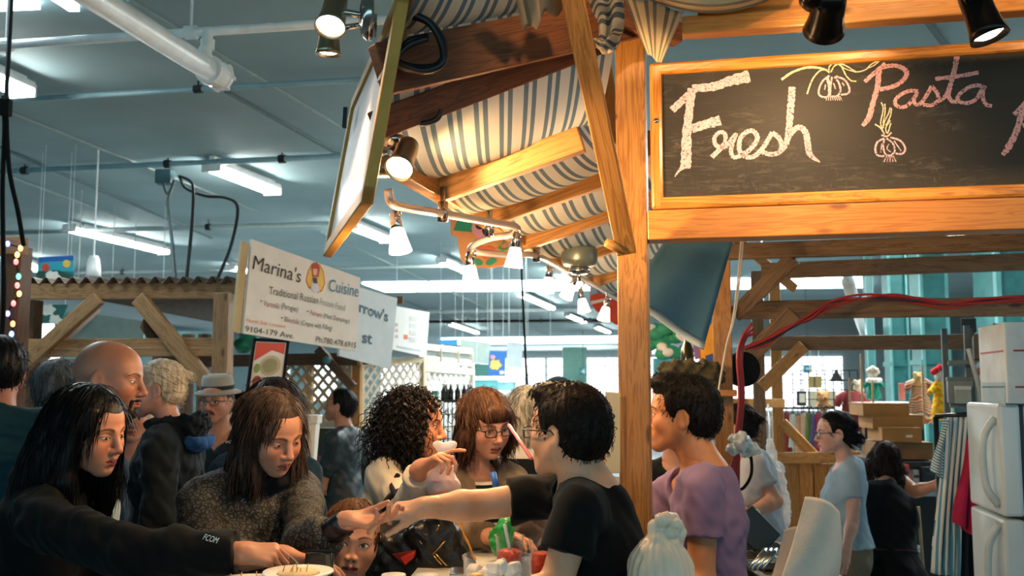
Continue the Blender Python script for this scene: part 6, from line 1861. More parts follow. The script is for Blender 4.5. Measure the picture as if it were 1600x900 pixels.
def sign_board(name, lb, q, Ya, Yb, col='#dfe1de', th=.02, edge=None):
    tl, tr, br, bl = P(*q[0], Ya), P(*q[1], Yb), P(*q[2], Yb), P(*q[3], Ya)
    n = (tr - tl).cross(bl - tl).normalized()
    if n.y > 0: n = -n
    br = PPL(*q[2], tl, n)
    o = thing(name, (bl + br) / 2, lb, 'sign')
    m = MB(); m.prism([tl, tr, br, bl], -n * th); put('board', m, plain('sign face ' + col, col, .45, var=.05), o)
    if edge:
        m = MB(); d = (bl - tl); s_ = (tl - tr).normalized() * .05; m.prism([tl + s_ - n * .025 + d * .04, tl - n * .025 + d * .04, bl - n * .025, bl + s_ - n * .025], -n * .02); put('batten', m, edge, o)
    def wr(txt, a, b, up_px, col, nm='lettering', bold=.0, skew=0.0):
        pa, pb = PPL(*a, tl + n * .003, n), PPL(*b, tl + n * .003, n)
        pc = PPL(a[0] + up_px[0], a[1] + up_px[1], tl + n * .003, n)
        put(nm, text_mesh(txt, pa, pb, pc, n * .001, skew, bold), plain('paint ' + col, col, .6), o)
    def sh(nm, q, col, lift=.002):
        m = MB(); m.prism([PPL(x, y, tl + n * lift, n) for x, y in q], -n * .0015); put(nm, m, plain('paint ' + col, col, .6), o)
    return o, wr, sh
zs = lambda x, y: (370 + x / 4.09, 360 + y / 4.09)
o, wr, sh = sign_board('shop_sign', "white sign reading Marina's Cuisine with a red-haired emblem and phone number", [(394, 374), (563, 434), (557, 549), (380, 521)], 5.6, 6.3, edge=plain('cream batten', '#c4b48e', .7))
K = '#1c2224'
wr("Marina's", zs(100, 245), zs(405, 335), (2, -22), K, bold=.0, skew=.02)
wr('Cuisine', zs(585, 385), zs(775, 425), (1, -19), '#2f7fb0', bold=.004, skew=.02)
wr('Traditional Russian', zs(205, 405), zs(518, 470), (1, -12), '#3a4344')
wr('Frozen Food', zs(530, 472), zs(690, 515), (1, -10), '#8d979a')
wr('\u2022', zs(150, 462), zs(160, 463), (0, -6), K); wr('Varoniki', zs(170, 482), zs(270, 502), (1, -9), '#8f5a5c'); wr('(Perogies)', zs(283, 498), zs(390, 522), (1, -9), '#4e5b5d')
wr('\u2022', zs(447, 528), zs(457, 530), (0, -6), K); wr('Pelmeni', zs(468, 540), zs(540, 556), (1, -8), '#a8605c'); wr('(Meat Dumplings)', zs(552, 556), zs(720, 594), (1, -7), '#5f6c6e')
wr('\u2022', zs(283, 570), zs(293, 571), (0, -6), K); wr('Blinchiki', zs(303, 582), zs(396, 602), (1, -8), '#8f5a5c'); wr('(Crepes with Filling)', zs(408, 604), zs(606, 640), (1, -8), '#4e5b5d')
wr('North Side Location:', zs(62, 585), zs(312, 625), (1, -6), '#e08a5a')
wr('9104-179 Ave.', zs(52, 645), zs(365, 692), (1, -9), K)
wr('Ph:780.478.6915', zs(503, 712), zs(760, 752), (1, -9), K)
def zq(*p): return [zs(*q) for q in p]
sh('emblem_ground', zq((455, 255), (480, 215), (530, 215), (555, 260), (565, 340), (545, 390), (515, 400), (490, 375), (460, 370), (440, 320)), '#c9702f', .001)
sh('emblem_ground', zq((460, 258), (484, 222), (526, 222), (550, 262), (558, 338), (540, 380), (515, 390), (490, 365), (464, 360), (447, 318)), '#e3bf55', .0025)
sh('emblem_hair', zq((478, 235), (490, 205), (515, 205), (532, 238), (522, 300), (484, 296)), '#b5483a', .004)
sh('emblem_face', zq((488, 245), (515, 247), (512, 280), (500, 290), (489, 278)), '#e3bfa8', .0055)
sh('emblem_dress', zq((484, 318), (515, 322), (530, 390), (498, 398), (474, 370)), '#cfd5e6', .0055)
sh('emblem_sash', zq((486, 300), (512, 304), (516, 340), (490, 336)), '#3a3f5a', .007)
o, wr, sh = sign_board('shop_sign', "pale sign with dark blue letters rrow's partly behind the white one", [(538, 442), (621, 466), (610, 577), (530, 556)], 7.0, 7.6, '#cfd9dc')
wr("rrow's", (561, 487), (606, 503), (1, -17), '#4a6f80', bold=.02); wr('st', (566, 535), (581, 538), (1, -18), '#41667a', bold=.02); wr('www.farm.com', (569, 560), (600, 566), (0, -4), '#9fb0b5') if False else None
o, wr, sh = sign_board('shop_sign', 'faded white sign with a small red square, third in the row', [(618, 478), (671, 488), (666, 559), (610, 549)], 8.2, 9.2, '#dcdcd8')
sh('red_square', [(631, 523), (637, 523), (637, 530), (631, 530)], '#d0634a'); sh('shadow_strip', [(612, 546), (655, 555), (655, 559), (612, 551)], '#3a3f40')
for k in range(4): sh('faint_lettering', [(640, 494 + 11 * k), (652, 495 + 11 * k), (652, 502 + 11 * k), (640, 501 + 11 * k)], '#c3c4be')
for k in range(3): sh('faint_lettering', [(618, 505 + 9 * k), (622, 505 + 9 * k), (622, 510 + 9 * k), (618, 510 + 9 * k)], '#b9a79e')
sh('faint_lettering', [(620, 540), (658, 547), (658, 550), (620, 543)], '#aab4b8')
m = MB(); m.box(P(625, 469, 7.9), (.05, .03, .06)); put('wooden_block', m, W_STD, label='small wooden block on the corner of the pale sign', cat='block')
tl, tr, br, bl = P(396, 528, 5.95), P(452, 531, 6.05), P(443, 606, 6.05), P(384, 614, 5.95)
n = (tr - tl).cross(bl - tl).normalized(); n = -n if n.y > 0 else n
o = thing('framed_poster', (bl + br) / 2, 'black-framed food poster in red and white below the phone-number sign', 'poster')
def fr(a, b): return tl.lerp(tr, a).lerp(bl.lerp(br, a), b)
m = MB(); m.prism([fr(.06, .05), fr(.94, .05), fr(.94, .95), fr(.06, .95)], -n * .01); put('print', m, plain('poster paper', '#d9d4cb', .4), o)
for q in (((0, 0), (1, 0), (1, .06), (0, .06)), ((0, .94), (1, .94), (1, 1), (0, 1)), ((0, 0), (.07, 0), (.07, 1), (0, 1)), ((.93, 0), (1, 0), (1, 1), (.93, 1))):
    m = MB(); m.prism([fr(*p) + n * .012 for p in q], -n * .03); put('frame', m, M_BLACK, o)
def pl(nm, q, col, lift=.003):
    m = MB(); m.prism([fr(*p) + n * lift for p in q], -n * .002); put(nm, m, plain('poster ' + col, col, .5), o)
pl('red_banner', ((.10, .08), (.90, .08), (.90, .30), (.55, .22), (.10, .42)), '#c7402f'); pl('dish', [(.56 + .28 * math.cos(t), .52 + .2 * math.sin(t)) for t in [k * math.pi / 9 for k in range(18)]], '#b9ae8e', .004)
pl('dish', [(.55 + .2 * math.cos(t), .52 + .14 * math.sin(t)) for t in [k * math.pi / 9 for k in range(18)]], '#8f9068', .006); pl('dish', [(.24 + .12 * math.cos(t), .80 + .10 * math.sin(t)) for t in [k * math.pi / 9 for k in range(18)]], '#8a3a28', .005)
pl('dish', [(.20 + .08 * math.cos(t), .56 + .09 * math.sin(t)) for t in [k * math.pi / 9 for k in range(18)]], '#7d9a4a', .005); pl('dish', [(.72 + .14 * math.cos(t), .86 + .07 * math.sin(t)) for t in [k * math.pi / 9 for k in range(18)]], '#5a2a2a', .005)
cols = [('blue', '#4a55ff'), ('amber', '#ffb040'), ('yellow', '#ffcc40'), ('red', '#ff4040'), ('green', '#30e0a0'), ('red', '#ff4a30'), ('amber', '#ffb030'), ('red', '#ff4848'), ('violet', '#7a60ff'), ('orange', '#ff8030'), ('pale blue', '#60a0ff'), ('red', '#ff3a40')]
fl = [(12, 381), (32, 388), (27, 398), (25, 409), (29, 432), (27, 446), (30, 459), (21, 474), (12, 490), (20, 506), (18, 522), (16, 537)]
lt = thing('fairy_lights', P(20, 460, 5.48), 'string of small coloured fairy lights on the dark left post', 'lights')
m = MB(); m.tube(spline([P(x, y, 5.49) for x, y in fl], 6), .004, 6); put('wire', m, M_BLACK, lt, smooth=True)
for (x, y), (nm, col) in zip(fl, cols):
    m = MB(); m.ell(P(x, y, 5.47), (.012, .012, .017), nu=10, nv=8); put('bulb', m, emis('fairy ' + nm, lin(col)[:3], 5.0), lt, smooth=True)
m = MB(); m.tube(spline([P(x, y, 5.0) for x, y in ((5, 150), (7, 200), (4, 300), (6, 460), (2, 540))], 8), .012, 8); put('hanging_cable', m, M_BLACK, smooth=True, label='long black cable at the left edge, straight one', cat='cable')
m = MB(); m.tube(spline([P(x, y, 5.0) for x, y in ((9, 150), (14, 260), (28, 330), (37, 384))], 8), .012, 8); put('hanging_cable', m, M_BLACK, smooth=True, label='long black cable at the left edge, slanting to the post', cat='cable')
o = thing('pulley_block', P(9, 168, 5.0), 'small black cable clamp under the left edge tube light', 'clamp')
m = MB(); m.box(P(9, 168, 5.0), (.05, .05, .09)); put('block', m, M_BLACK, o, bevel=.006); m = MB(); m.tube([P(9, 168, 5.0), Vector((P(9, 168, 5.0).x, 5.0, HC))], .012, 8); put('rod', m, M_DKMETAL, o)
F = Field(); c = P(386, 530, 7.0); [F.ell(c + V3(.05 * math.sin(k * 2.4), .02 * k % .05, .05 * math.cos(k * 1.9)), .05, k=.02) for k in range(6)]
v, f = F.mesh(.012, folds(.012, 14)); o = thing('green_garland', c, 'bunch of bright green foil peeking out behind the poster', 'decoration'); put_np('foil', v, f, plain('green foil', '#1f8a64', .35), o, BASE[o])
o = thing('window_frame_panel', P(700, 560, 9.9), 'old white-painted window frame mounted above the pale lattice', 'frame')
M_OLDW = plain('old white paint', '#d2cdbc', .6)
def fpt(u, v): return P(655, 541, 9.2).lerp(P(735, 549, 10.2), u).lerp(P(655, 575, 9.2).lerp(P(735, 581, 10.2), u), v)
for a, b in (((0, 0), (1, 0)), ((0, .55), (1, .6)), ((0, 0), (0, 1)), ((1, 0), (1, 1)), ((.36, 0), (.36, .6)), ((.70, 0), (.70, .6)), ((0, 1), (1, 1))):
    m = MB(); m.beam(fpt(*a), fpt(*b), .05, .06); put('bar', m, M_OLDW, o)
m = MB(); m.prism([fpt(0, 0), fpt(1, 0), fpt(1, .6), fpt(0, .6)], (0, .01, 0)); put('pane', m, plain('dusty pane', '#a9b3b4', .3), o)
for lb, q, Y, col, lay in (('pale green-grey hanging panel behind the window frame', [(719, 529), (766, 536), (765, 569), (719, 566)], 14, '#a9bcb6', []), ('blue strip banner under the far ceiling', [(684, 531), (715, 530), (715, 540), (688, 538)], 15, '#2f86c0', []),
                     ('dark green board under the pale panel', [(741, 568), (771, 570), (770, 588), (742, 588)], 13.8, '#3a7268', []), ('pale paper banner hanging left of the far doors', [(792, 533), (816, 536), (816, 575), (792, 574)], 16, '#c9d4d8', []),
                     ('blue banner painted with a yellow plump shape', [(765, 548), (790, 549), (789, 588), (762, 587)], 13, '#2f6fb8', [('yellow_shape', blob(774, 570, 10, 1, .9), '#e6c36a'), ('pink_spot', blob(770, 558, 4, 2), '#dd9a9a'), ('white_spot', blob(784, 582, 4, 2), '#d8dde0')])):
    cutout('hanging_banner', lb, ((q[0][0] + q[1][0]) / 2, (q[0][1] + q[2][1]) / 2), Y, (q, col), lay)
rk = thing('wire_rack', Vector((P(715, 640, 8.3).x, 8.3, 0)), 'dark wire grid rack standing between the two customers', 'rack')
a0, b0 = P(693, 700, 8.2), P(733, 700, 8.4)
for k in range(7):
    m = MB(); p = a0.lerp(b0, k / 6); m.beam(Vector((p.x, p.y, 0)), Vector((p.x, p.y, P(0, 628, 8.3).z)), .008, .008, up=E2); put('upright', m, M_DKMETAL, rk)
for k in range(9):
    z = P(0, 628, 8.3).z - .10 * k; m = MB(); m.beam(Vector((a0.x, a0.y, z)), Vector((b0.x, b0.y, z)), .008, .008); put('wire', m, M_DKMETAL, rk)
zt = P(0, 626, 8.3).z
m = MB(); p = a0.lerp(b0, .5); m.box((p.x, p.y + .1, zt), (.42, .3, .015)); put('shelf', m, M_DKMETAL, rk)
for k in range(7):
    p = a0.lerp(b0, -.3 + k * .27) + V3(0, .08, 0)
    if k in (0, 6): p = a0.lerp(b0, .02 + (k == 6) * .9) + V3(0, .2, 0)
    c = Vector((p.x, p.y, zt + .008)); o = thing('bottle', c, 'small dark bottle with a pale cap standing on the wire rack', 'bottle', 'bottles on the wire rack')
    m = MB(); m.lathe([(.022, 0), (.024, .01), (.024, .075), (.010, .10), (.010, .12)], c, UP, 14); put('glass', m, plain('dark bottle glass', '#1d2a2a', .15), o, smooth=True)
    m = MB(); m.lathe([(.012, .112), (.012, .132), (.002, .133)], c, UP, 12); put('cap', m, M_WHITE, o, smooth=True)
for lb, x0, x1, y0, Y, col, cap in (('low display counter far behind the striped jumper', 740, 812, 640, 9.5, '#9fb4b4', '#c9d8d6'), ('pale far counter near the green pillar', 840, 968, 622, 16, '#c4cdd0', '#dfe6e6'), ('white stall counter far beyond the pale lattice', 745, 838, 612, 15, '#b7c6c8', '#dbe6e8')):
    table_block(lb, ((x0, y0), (x1, y0)), Y, Y - .1, col, cap=cap)
for i, (x, y, Y, w, h_, col, lb) in enumerate(((760, 603, 15.25, .35, .16, '#5fb0b4', 'teal plastic crate on the far white counter'), (790, 604, 15.3, .3, .12, '#8fc6cc', 'pale aqua box on the far white counter'), (815, 601, 15.25, .2, .2, '#d9dfe0', 'white carton on the far white counter'), (660, 622, 9.6, .3, .12, '#3a7a74', 'teal box beside the wire rack'))):
    c = P(x, y, Y); o = thing('crate', (c.x, c.y, c.z - h_ / 2), lb, 'box'); m = MB(); m.box(c, (w, .25, h_)); put('box', m, plain('crate ' + col, col, .5), o, bevel=.01); m = MB(); m.box(c + UP * h_ * .5, (w * 1.05, .27, .02)); put('lid', m, plain('crate lid ' + col, col, .4), o, bevel=.005)
tb('partition_rail', (1216, 716), (1345, 714), 7.95, 7.6, .06, .085, W_RAFT, 'pine rail on top of the plank partition')
tb('partition_rail', (1330, 716), (1400, 716), 7.6, 7.5, .05, .05, W_RAFT, 'thin sill rail right of the plank partition')
tb('partition_brace', (1222, 660), (1282, 722), 7.95, 7.85, .06, .08, W_RAFT, 'diagonal brace standing on the plank partition', cat='brace')
pp_ = thing('plank_partition', Vector((P(1265, 800, 7.85).x, 7.85, 0)), 'partition of upright pine planks left of the grey T-shirt', 'partition')
for k, (x0, x1) in enumerate(((1226, 1246), (1247, 1268), (1271, 1290), (1292, 1312), (1314, 1336))):
    a, b = P(x0, 724, 7.9 - .01 * k), P(x1, 724, 7.9 - .01 * k)
    m = MB(); c = (a + b) / 2 + V3(.004, 0, 0); m.beam(Vector((c.x, c.y, .25)), Vector((c.x, c.y, a.z)), b.x - a.x, .02, up=E2); put('plank', m, W_RAFT, pp_, bevel=.003)
m = MB(); a, b = P(1226, 724, 7.95), P(1336, 724, 7.9); m.beam(Vector((a.x, 7.95, .25)).lerp(Vector((b.x, 7.93, .25)), 0) + V3(0, 0, .38), Vector((b.x, 7.93, .63)), .01, .76); put('backing', m, W_STD, pp_)
g = thing('wire_grid', P(1290, 615, 9.2), 'black wire display grid above the rack of small clothes', 'rack')
ga, gb = P(1238, 579, 9.2), P(1345, 655, 9.0)
for k in range(9):
    x = ga.x + (gb.x - ga.x) * k / 8; m = MB(); m.beam((x, 9.2 - .02 * k, 0 if k in (0, 8) else gb.z), (x, 9.2 - .02 * k, ga.z), .008, .008, up=E2); put('upright', m, M_BLACK, g)
for k in range(6):
    z = gb.z + (ga.z - gb.z) * k / 5; m = MB(); m.beam((ga.x, 9.2, z), (gb.x, 9.04, z), .008, .008); put('wire', m, M_BLACK, g)
for lb, q, col, ly in (('square tan card hanging on the wire grid', [(1263, 588), (1284, 588), (1284, 606), (1263, 606)], '#8d7d4a', [('line', [(1272, 588), (1274, 588), (1274, 606), (1272, 606)], '#3a3424')]),
                   ('black and white picture on the lower left of the grid', [(1245, 611), (1260, 611), (1260, 634), (1245, 634)], '#23272a', [('pale_field', [(1249, 615), (1258, 615), (1258, 629), (1249, 629)], '#cfcfba')]),
                   ('cream board behind the middle of the wire grid', [(1262, 611), (1306, 611), (1306, 640), (1262, 640)], '#b9b59a', [])):
    cutout('display_card', lb, ((q[0][0] + q[1][0]) / 2, (q[0][1] + q[2][1]) / 2), 9.12 if 'cream' not in lb else 9.3, (q, col), ly, th=.008)
o = thing('doll_hat', P(1307, 582, 9.0), 'small black cone-shaped hat hanging on the grid', 'hat'); c = P(1307, 590, 9.0)
m = MB(); m.lathe([(.06, -.03), (.055, -.02), (.02, .04), (.012, .07), (.001, .075)], c, UP, 18); put('hat', m, M_BLACK, o, smooth=True); m = MB(); m.lathe([(.07, -.034), (.07, -.028)], c, UP, 18); put('brim', m, M_BLACK, o)
def garment(lb, x, y0, y1, w_px, Y, col, name='dress', cat='dress', sleeves=True, group=None, mat=None, flare=1.5, ruffle=5):
    top = P(x, y0, Y); bot = P(x, y1, Y); H_ = top.z - bot.z; w = w_px * Y / FOC / 2
    o = thing(name, Vector((top.x, Y, bot.z)), lb, cat, group)
    mat = mat or cloth('garment ' + col, col, var=.25)
    def body(u, v):
        t = 2 * math.pi * u; f = v
        prof = .55 + (.45 * max(0, f - .25) / .75) * flare * .9 if f > .25 else .62 - .28 * f
        if f < .06: prof *= .8
        r = w * prof * (1 + .10 * f * math.sin(ruffle * t * 2))
        return Vector((top.x + r * math.cos(t), Y + r * .42 * math.sin(t), top.z - H_ * f))
    m = MB(); m.grid(body, 40, 16, lambda u, v: (u, v, 0)); put('bodice_and_skirt', m, mat, o, smooth=True)
    if sleeves:
        for sg in (-1, 1):
            m = MB(); m.tube([Vector((top.x + sg * w * .35, Y, top.z - H_ * .03)), Vector((top.x + sg * w * .75, Y, top.z - H_ * .12)), Vector((top.x + sg * w * .95, Y - .01, top.z - H_ * .28))], [w * .16, w * .26, w * .22], 10); put('sleeve', m, mat, o, smooth=True)
    m = MB(); m.tube(spline([Vector((top.x - w * .5, Y, top.z - H_ * .03)), Vector((top.x, Y, top.z + .015)), Vector((top.x + w * .5, Y, top.z - H_ * .03))], 5), .006, 6)
    m.tube(spline([Vector((top.x, Y, top.z + .015)), Vector((top.x, Y, top.z + .05)), Vector((top.x + .02, Y, top.z + .07)), Vector((top.x + .03, Y, top.z + .05))], 5), .004, 6); put('hanger', m, M_DKMETAL, o, smooth=True)
    return o
garment('long dusty red dress with ruffles hanging beside the wire grid', 1331, 612, 692, 52, 8.6, '#8f3f40')
rail_y = 8.75
m = MB(); m.tube([P(1222, 638, 8.8), P(1302, 636, 8.7)], .010, 8); put('clothes_rail', m, M_DKMETAL, label='thin metal rail with small colourful clothes on hangers', cat='rail', smooth=True)
for k, (x, col, lb) in enumerate(((1229, '#8a3b34', 'small rust red garment, first on the clothes rail'), (1238, '#c9cfc4', 'small white garment, second on the clothes rail'), (1247, '#cfa583', 'small peach garment on the clothes rail'), (1256, '#d6b89a', 'small cream garment on the clothes rail'),
                                  (1264, '#5a8a4a', 'small green garment on the clothes rail'), (1271, '#6a5a8a', 'small purple garment on the clothes rail'), (1279, '#b04a58', 'small raspberry garment on the clothes rail'), (1288, '#a9b38a', 'small sage garment on the clothes rail'), (1296, '#c25a6a', 'small pink garment, last on the clothes rail'))):
    garment(lb, x, 645 + (k % 3) * 2, 706 - (k * 7) % 14, 15, rail_y - .02 * k, col, 'child_garment', 'clothes', sleeves=False, flare=1.0)
def teddy(lb, x, y, Y, r_px, col):
    r = r_px * Y / FOC; c = P(x, y, Y); F = Field()
    F.ell(c, (r, r * .9, r * .95), k=.02)
    for sg in (-1, 1): F.ell(c + V3(sg * r * .75, 0, r * .75), r * .38, k=.02)
    F.ell(c + V3(0, -r * .8, -r * .25), (r * .45, r * .4, r * .35), k=.02); F.ell(c + V3(0, .0, -r * 1.6), (r * .9, r * .8, r * 1.0), k=.03)
    for sg in (-1, 1): F.cap(c + V3(sg * r * .7, 0, -r * 1.1), c + V3(sg * r * 1.3, -r * .4, -r * 1.7), r * .32, r * .3, .02)
    o = thing('teddy_bear', c - UP * r * 2.6, lb, 'toy'); v, f = F.mesh(r * .12, folds(r * .08, 30)); put_np('fur', v, f, cloth('plush ' + col, col, bmp=.6), o, BASE[o])
    m = MB()
    for sg in (-1, 1): m.ell(c + V3(sg * r * .35, -r * .86, r * .15), r * .1, nu=8, nv=6)
    m.ell(c + V3(0, -r * 1.18, -r * .18), r * .14, nu=8, nv=6); put('eyes_and_nose', m, M_BLACK, o, smooth=True)
teddy('tan teddy bear sitting in front of the wire grid', 1286, 620, 8.9, 9, '#b98a5a')
teddy('small cream toy bear between the red and green dresses', 1340, 600, 8.8, 6, '#c9b79a')
def doll(lb, x, y, Y, hr, hair, face, dress, dress_h, tops=None):
    r = hr * Y / FOC; c = P(x, y, Y); o = thing('doll', c - UP * dress_h, lb, 'doll')
    m = MB(); m.ell(c, (r * .8, r * .8, r)); put('face', m, plain('doll face ' + face, face, .5), o, smooth=True)
    F = Field(); rg = np.random.default_rng(3)
    for k in range(14):
        d = rg.normal(0, 1, 3); d /= np.linalg.norm(d); d[2] = abs(d[2]) * .8 + .25
        if d[1] < -.3: d[2] += .4
        F.ell(c + Vector(d) * r * .85 + UP * r * .2, r * .42, k=.012)
    v, f = F.mesh(r * .12); put_np('yarn_hair', v, f, cloth('yarn ' + hair, hair, bmp=.8), o, BASE[o])
    F = Field(); F.cap(c - UP * r * 1.1, c - UP * dress_h, r * .7, r * 1.5, .02, flat=True)
    for sg in (-1, 1): F.cap(c - UP * r * 1.3 + V3(sg * r * .6, 0, 0), c - UP * r * 2.2 + V3(sg * r * 1.7, -r * .4, 0), r * .5, r * .38, .02)
    v, f = F.mesh(r * .14, folds(r * .12, 30)); put_np('dress', v, f, cloth('doll ' + dress, dress), o, BASE[o])
    return o, c, r
doll('doll with fluffy red hair and a puffy yellow dress', 1469, 588, 7.9, 11, '#c01f26', '#c9c3bd', '#e0ab23', .34)
o, c, r = doll('doll in a teal green dress with a white ruffled collar', 1364, 585, 8.4, 8, '#e2dccb', '#d7c3b0', '#157a63', .20)
F = Field(); [F.ell(c + V3(r * 1.1 * math.cos(t), r * .8 * math.sin(t) - .02, -r * 1.15), r * .5, k=.01) for t in [k * .7 for k in range(9)]]; v, f = F.mesh(r * .15); put_np('collar', v, f, cloth('white ruffle', '#e9e6e2'), o, BASE[o])
m = MB(); m.lathe([(.05, 0), (.05, -.04)], c - UP * .22, UP, 18)
garment('floral patterned doll dress hanging on a cream hanger', 1436, 592, 662, 44, 8.1, '#8a6a4a', 'floral_dress', 'dress', mat=(lambda: (lambda M: M)(striped('floral print', [(0, '#a8603f'), (.3, '#c9b79a'), (.5, '#5f7f86'), (.7, '#b0483a'), (.85, '#d1c3a6')], .045, 'Z', src='obj', wob=.35)))())
teddy('pale yellow toy on top of the floral dress', 1434, 588, 8.0, 6, '#d6b67a')
m = MB(); m.box(P(1409, 612, 8.3), (.045, .03, .14)); put('slim_box', m, plain('red and cream box', '#b8685a', .5), label='slim upright red and cream box beside the floral dress', cat='box', bevel=.004)
for x, y0, y1, lb in ((1327, 590, 708, 'first wooden dowel standing in front of the red dress'), (1345, 553, 710, 'tallest wooden dowel standing right of the red dress'), (1363, 594, 708, 'wooden dowel in front of the green doll dress'), (1441, 570, 650, 'wooden dowel in front of the floral dress')):
    a, b = P(x, y0, 7.6), P(x, y1, 7.6); m = MB(); m.beam(Vector((a.x, 7.6, b.z)), a, .016, .016, up=E2); put('dowel', m, wood('pale dowel', '#c9ad84', '#a98a60', knots=False), label=lb, cat='dowel', bevel=.003)
ds = thing('display_shelf', Vector((P(1372, 630, 8.5).x, 8.5, 0)), 'narrow display shelf behind the box stack under the green doll dress', 'shelf')
m = MB(); a, b = P(1330, 630, 8.5), P(1425, 630, 8.5); m.box(((a.x + b.x) / 2, 8.5, 1.465), (b.x - a.x, .6, .02)); put('board', m, plain('shelf white', '#c9cbc6', .6), ds)
for x in (a.x + .03, b.x - .03):
    for y in (8.24, 8.76): m = MB(); m.beam((x, y, 0), (x, y, 1.455), .03, .03, up=E2); put('leg', m, M_DKMETAL, ds)
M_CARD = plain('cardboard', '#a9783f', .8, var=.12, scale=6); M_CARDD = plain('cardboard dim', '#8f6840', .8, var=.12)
def carton(lb, x0, y0, x1, y1, xe, Y, dep=.42, mat=None, tape=True, name='cardboard_box'):
    """front face x0..x1, side face seen to xe"""
    mat = mat or M_CARD
    a, b = P(x0, y1, Y), P(x1, y0, Y); e = P(xe, y0, Y + .25)
    w = b.x - a.x; hgt = b.z - a.z; rz = -.12
    o = thing(name, Vector(((a.x + b.x) / 2, Y + dep / 2, a.z)), lb, 'box')
    R = Matrix.Rotation(rz, 3, 'Z'); c = Vector((a.x + w / 2, Y + dep / 2, a.z + hgt / 2))
    m = MB(); m.box(c, (w, dep, hgt), R=R); put('carton', m, mat, o, bevel=.004)
    m = MB(); m.box(c + UP * (hgt / 2 + .004) + R @ V3(0, -dep * .252, 0), (w * 1.01, dep * .49, .006), R=R); put('flap', m, mat, o)
    m = MB(); m.box(c + UP * (hgt / 2 + .004) + R @ V3(0, dep * .252, 0), (w * 1.01, dep * .49, .006), R=R); put('flap', m, mat, o)
    if tape:
        m = MB(); m.box(c + R @ V3(w * .18, -dep / 2 - .001, -hgt * .05), (w * .16, .002, hgt * .18), R=R); put('label', m, plain('paper label', '#d9d2c4', .7), o)
    return o
carton('topmost cardboard box of the stack, sticking out left', 1356, 632, 1425, 650, 1455, 6.75, tape=False)
carton('second cardboard box from the top of the stack', 1371, 650, 1447, 671, 1474, 6.72, tape=False)
carton('third cardboard box of the stack with a small white label', 1386, 670, 1445, 691, 1472, 6.6)
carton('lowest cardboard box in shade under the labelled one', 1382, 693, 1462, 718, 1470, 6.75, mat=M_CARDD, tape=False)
o = thing('work_table', Vector((P(1430, 760, 6.9).x, 6.95, 0)), 'dark work table below the cardboard boxes', 'table')
zt = P(0, 720, 6.75).z
m = MB(); c = P(1432, 720, 6.95); m.box((c.x, 6.95, zt - .02), (.62, .6, .04)); put('top', m, plain('dark table', '#1a1d1e', .6), o, bevel=.004)
for sx in (-1, 1):
    for sy in (-1, 1): m = MB(); m.beam((c.x + sx * .28, 6.95 + sy * .26, 0), (c.x + sx * .28, 6.95 + sy * .26, zt - .04), .05, .05); put('leg', m, plain('dark table', '#1a1d1e', .6), o)
m = MB(); m.box((c.x, 7.2, zt / 2), (.58, .03, zt - .1)); put('back_panel', m, plain('dark panel', '#15191b', .7), o)
zs_ = P(0, 772, 6.6).z
m = MB(); m.box((c.x, 6.85, zs_), (.56, .5, .03)); put('shelf', m, plain('steel shelf', '#7f8a8c', .35, metal=.6), o)
for lb, x0, y0, x1, y1, Y, col in (('black toolbox-like case on the work table shelf', 1432, 728, 1466, 764, 6.7, '#0f1112'), ('white carton standing on the work table shelf', 1419, 732, 1430, 768, 6.72, '#c9c5bd'), ('red and white packet leaning on the work table shelf', 1400, 724, 1414, 768, 6.6, '#b8453a')):
    a, b = P(x0, y1, Y), P(x1, y0, Y); cc = (a + b) / 2
    o = thing('case', Vector((cc.x, Y, a.z)), lb, 'box'); m = MB(); m.box(cc, (b.x - a.x, .16, b.z - a.z)); put('body', m, plain('case ' + col, col, .5), o, bevel=.012)
    m = MB(); m.box(cc + V3(0, -.082, (b.z - a.z) * .2), ((b.x - a.x) * .6, .006, (b.z - a.z) * .12)); put('label', m, plain('case label', '#8f8a80' if col != '#0f1112' else '#2a2d2f', .5), o)
m = MB(); m.tube([P(1435, 792, 6.2), P(1444, 905, 6.25)], .010, 8); put('broom_stick', m, wood('pale dowel', '#c9ad84', '#a98a60', knots=False), smooth=True, label='yellowish broom stick leaning below the work table', cat='stick')
c = P(1420, 868, 6.3); o = thing('bucket', Vector((c.x, c.y, 0)), 'whitish ribbed bucket in the shade under the table', 'bucket')
m = MB(); m.lathe([(.05, 0), (.055, .02), (.075, c.z + .02), (.08, c.z + .05), (.072, c.z + .05), (.06, .05)], Vector((c.x, c.y, 0)), UP, 20); put('bucket', m, plain('bucket plastic', '#a9a9a6', .5), o, smooth=True)
m = MB(); m.lathe([(.082, 0), (.084, .015), (.080, .03)], Vector((c.x, c.y, c.z + .03)), UP, 20, caps=False); put('rim', m, M_WHITE, o, smooth=True)

fn, ff = P(1568, 810, 4.2), P(1516, 788, 4.71)
fd = Vector((ff.x - fn.x, ff.y - fn.y, 0)); fw_ = fd.length; fd.normalize(); fo = Vector((fd.y, -fd.x, 0))     # fo: from the doors into the body
zgap = fn.z; ztop = P(1568, 631, 4.2).z
M_FRG = plain('fridge enamel', '#c9d8dc', .32, var=.03, coat=.3); M_GASK = plain('fridge gasket', '#2f3c3f', .6)
fr_ = thing('fridge', Vector((fn.x, fn.y, 0)) + fo * .35 + fd * fw_ / 2, 'white two-door fridge at the right edge, doors turned to the left', 'fridge')
def fpt2(a, b, z): q = Vector((fn.x, fn.y, 0)) + fd * a + fo * b; return Vector((q.x, q.y, z))
def fbox(a0, a1, b0, b1, z0, z1):
    m = MB(); c = fpt2((a0 + a1) / 2, (b0 + b1) / 2, (z0 + z1) / 2); R = Matrix((fd, fo, UP)).transposed()
    m.box(c, (a1 - a0, b1 - b0, z1 - z0), R=R); return m
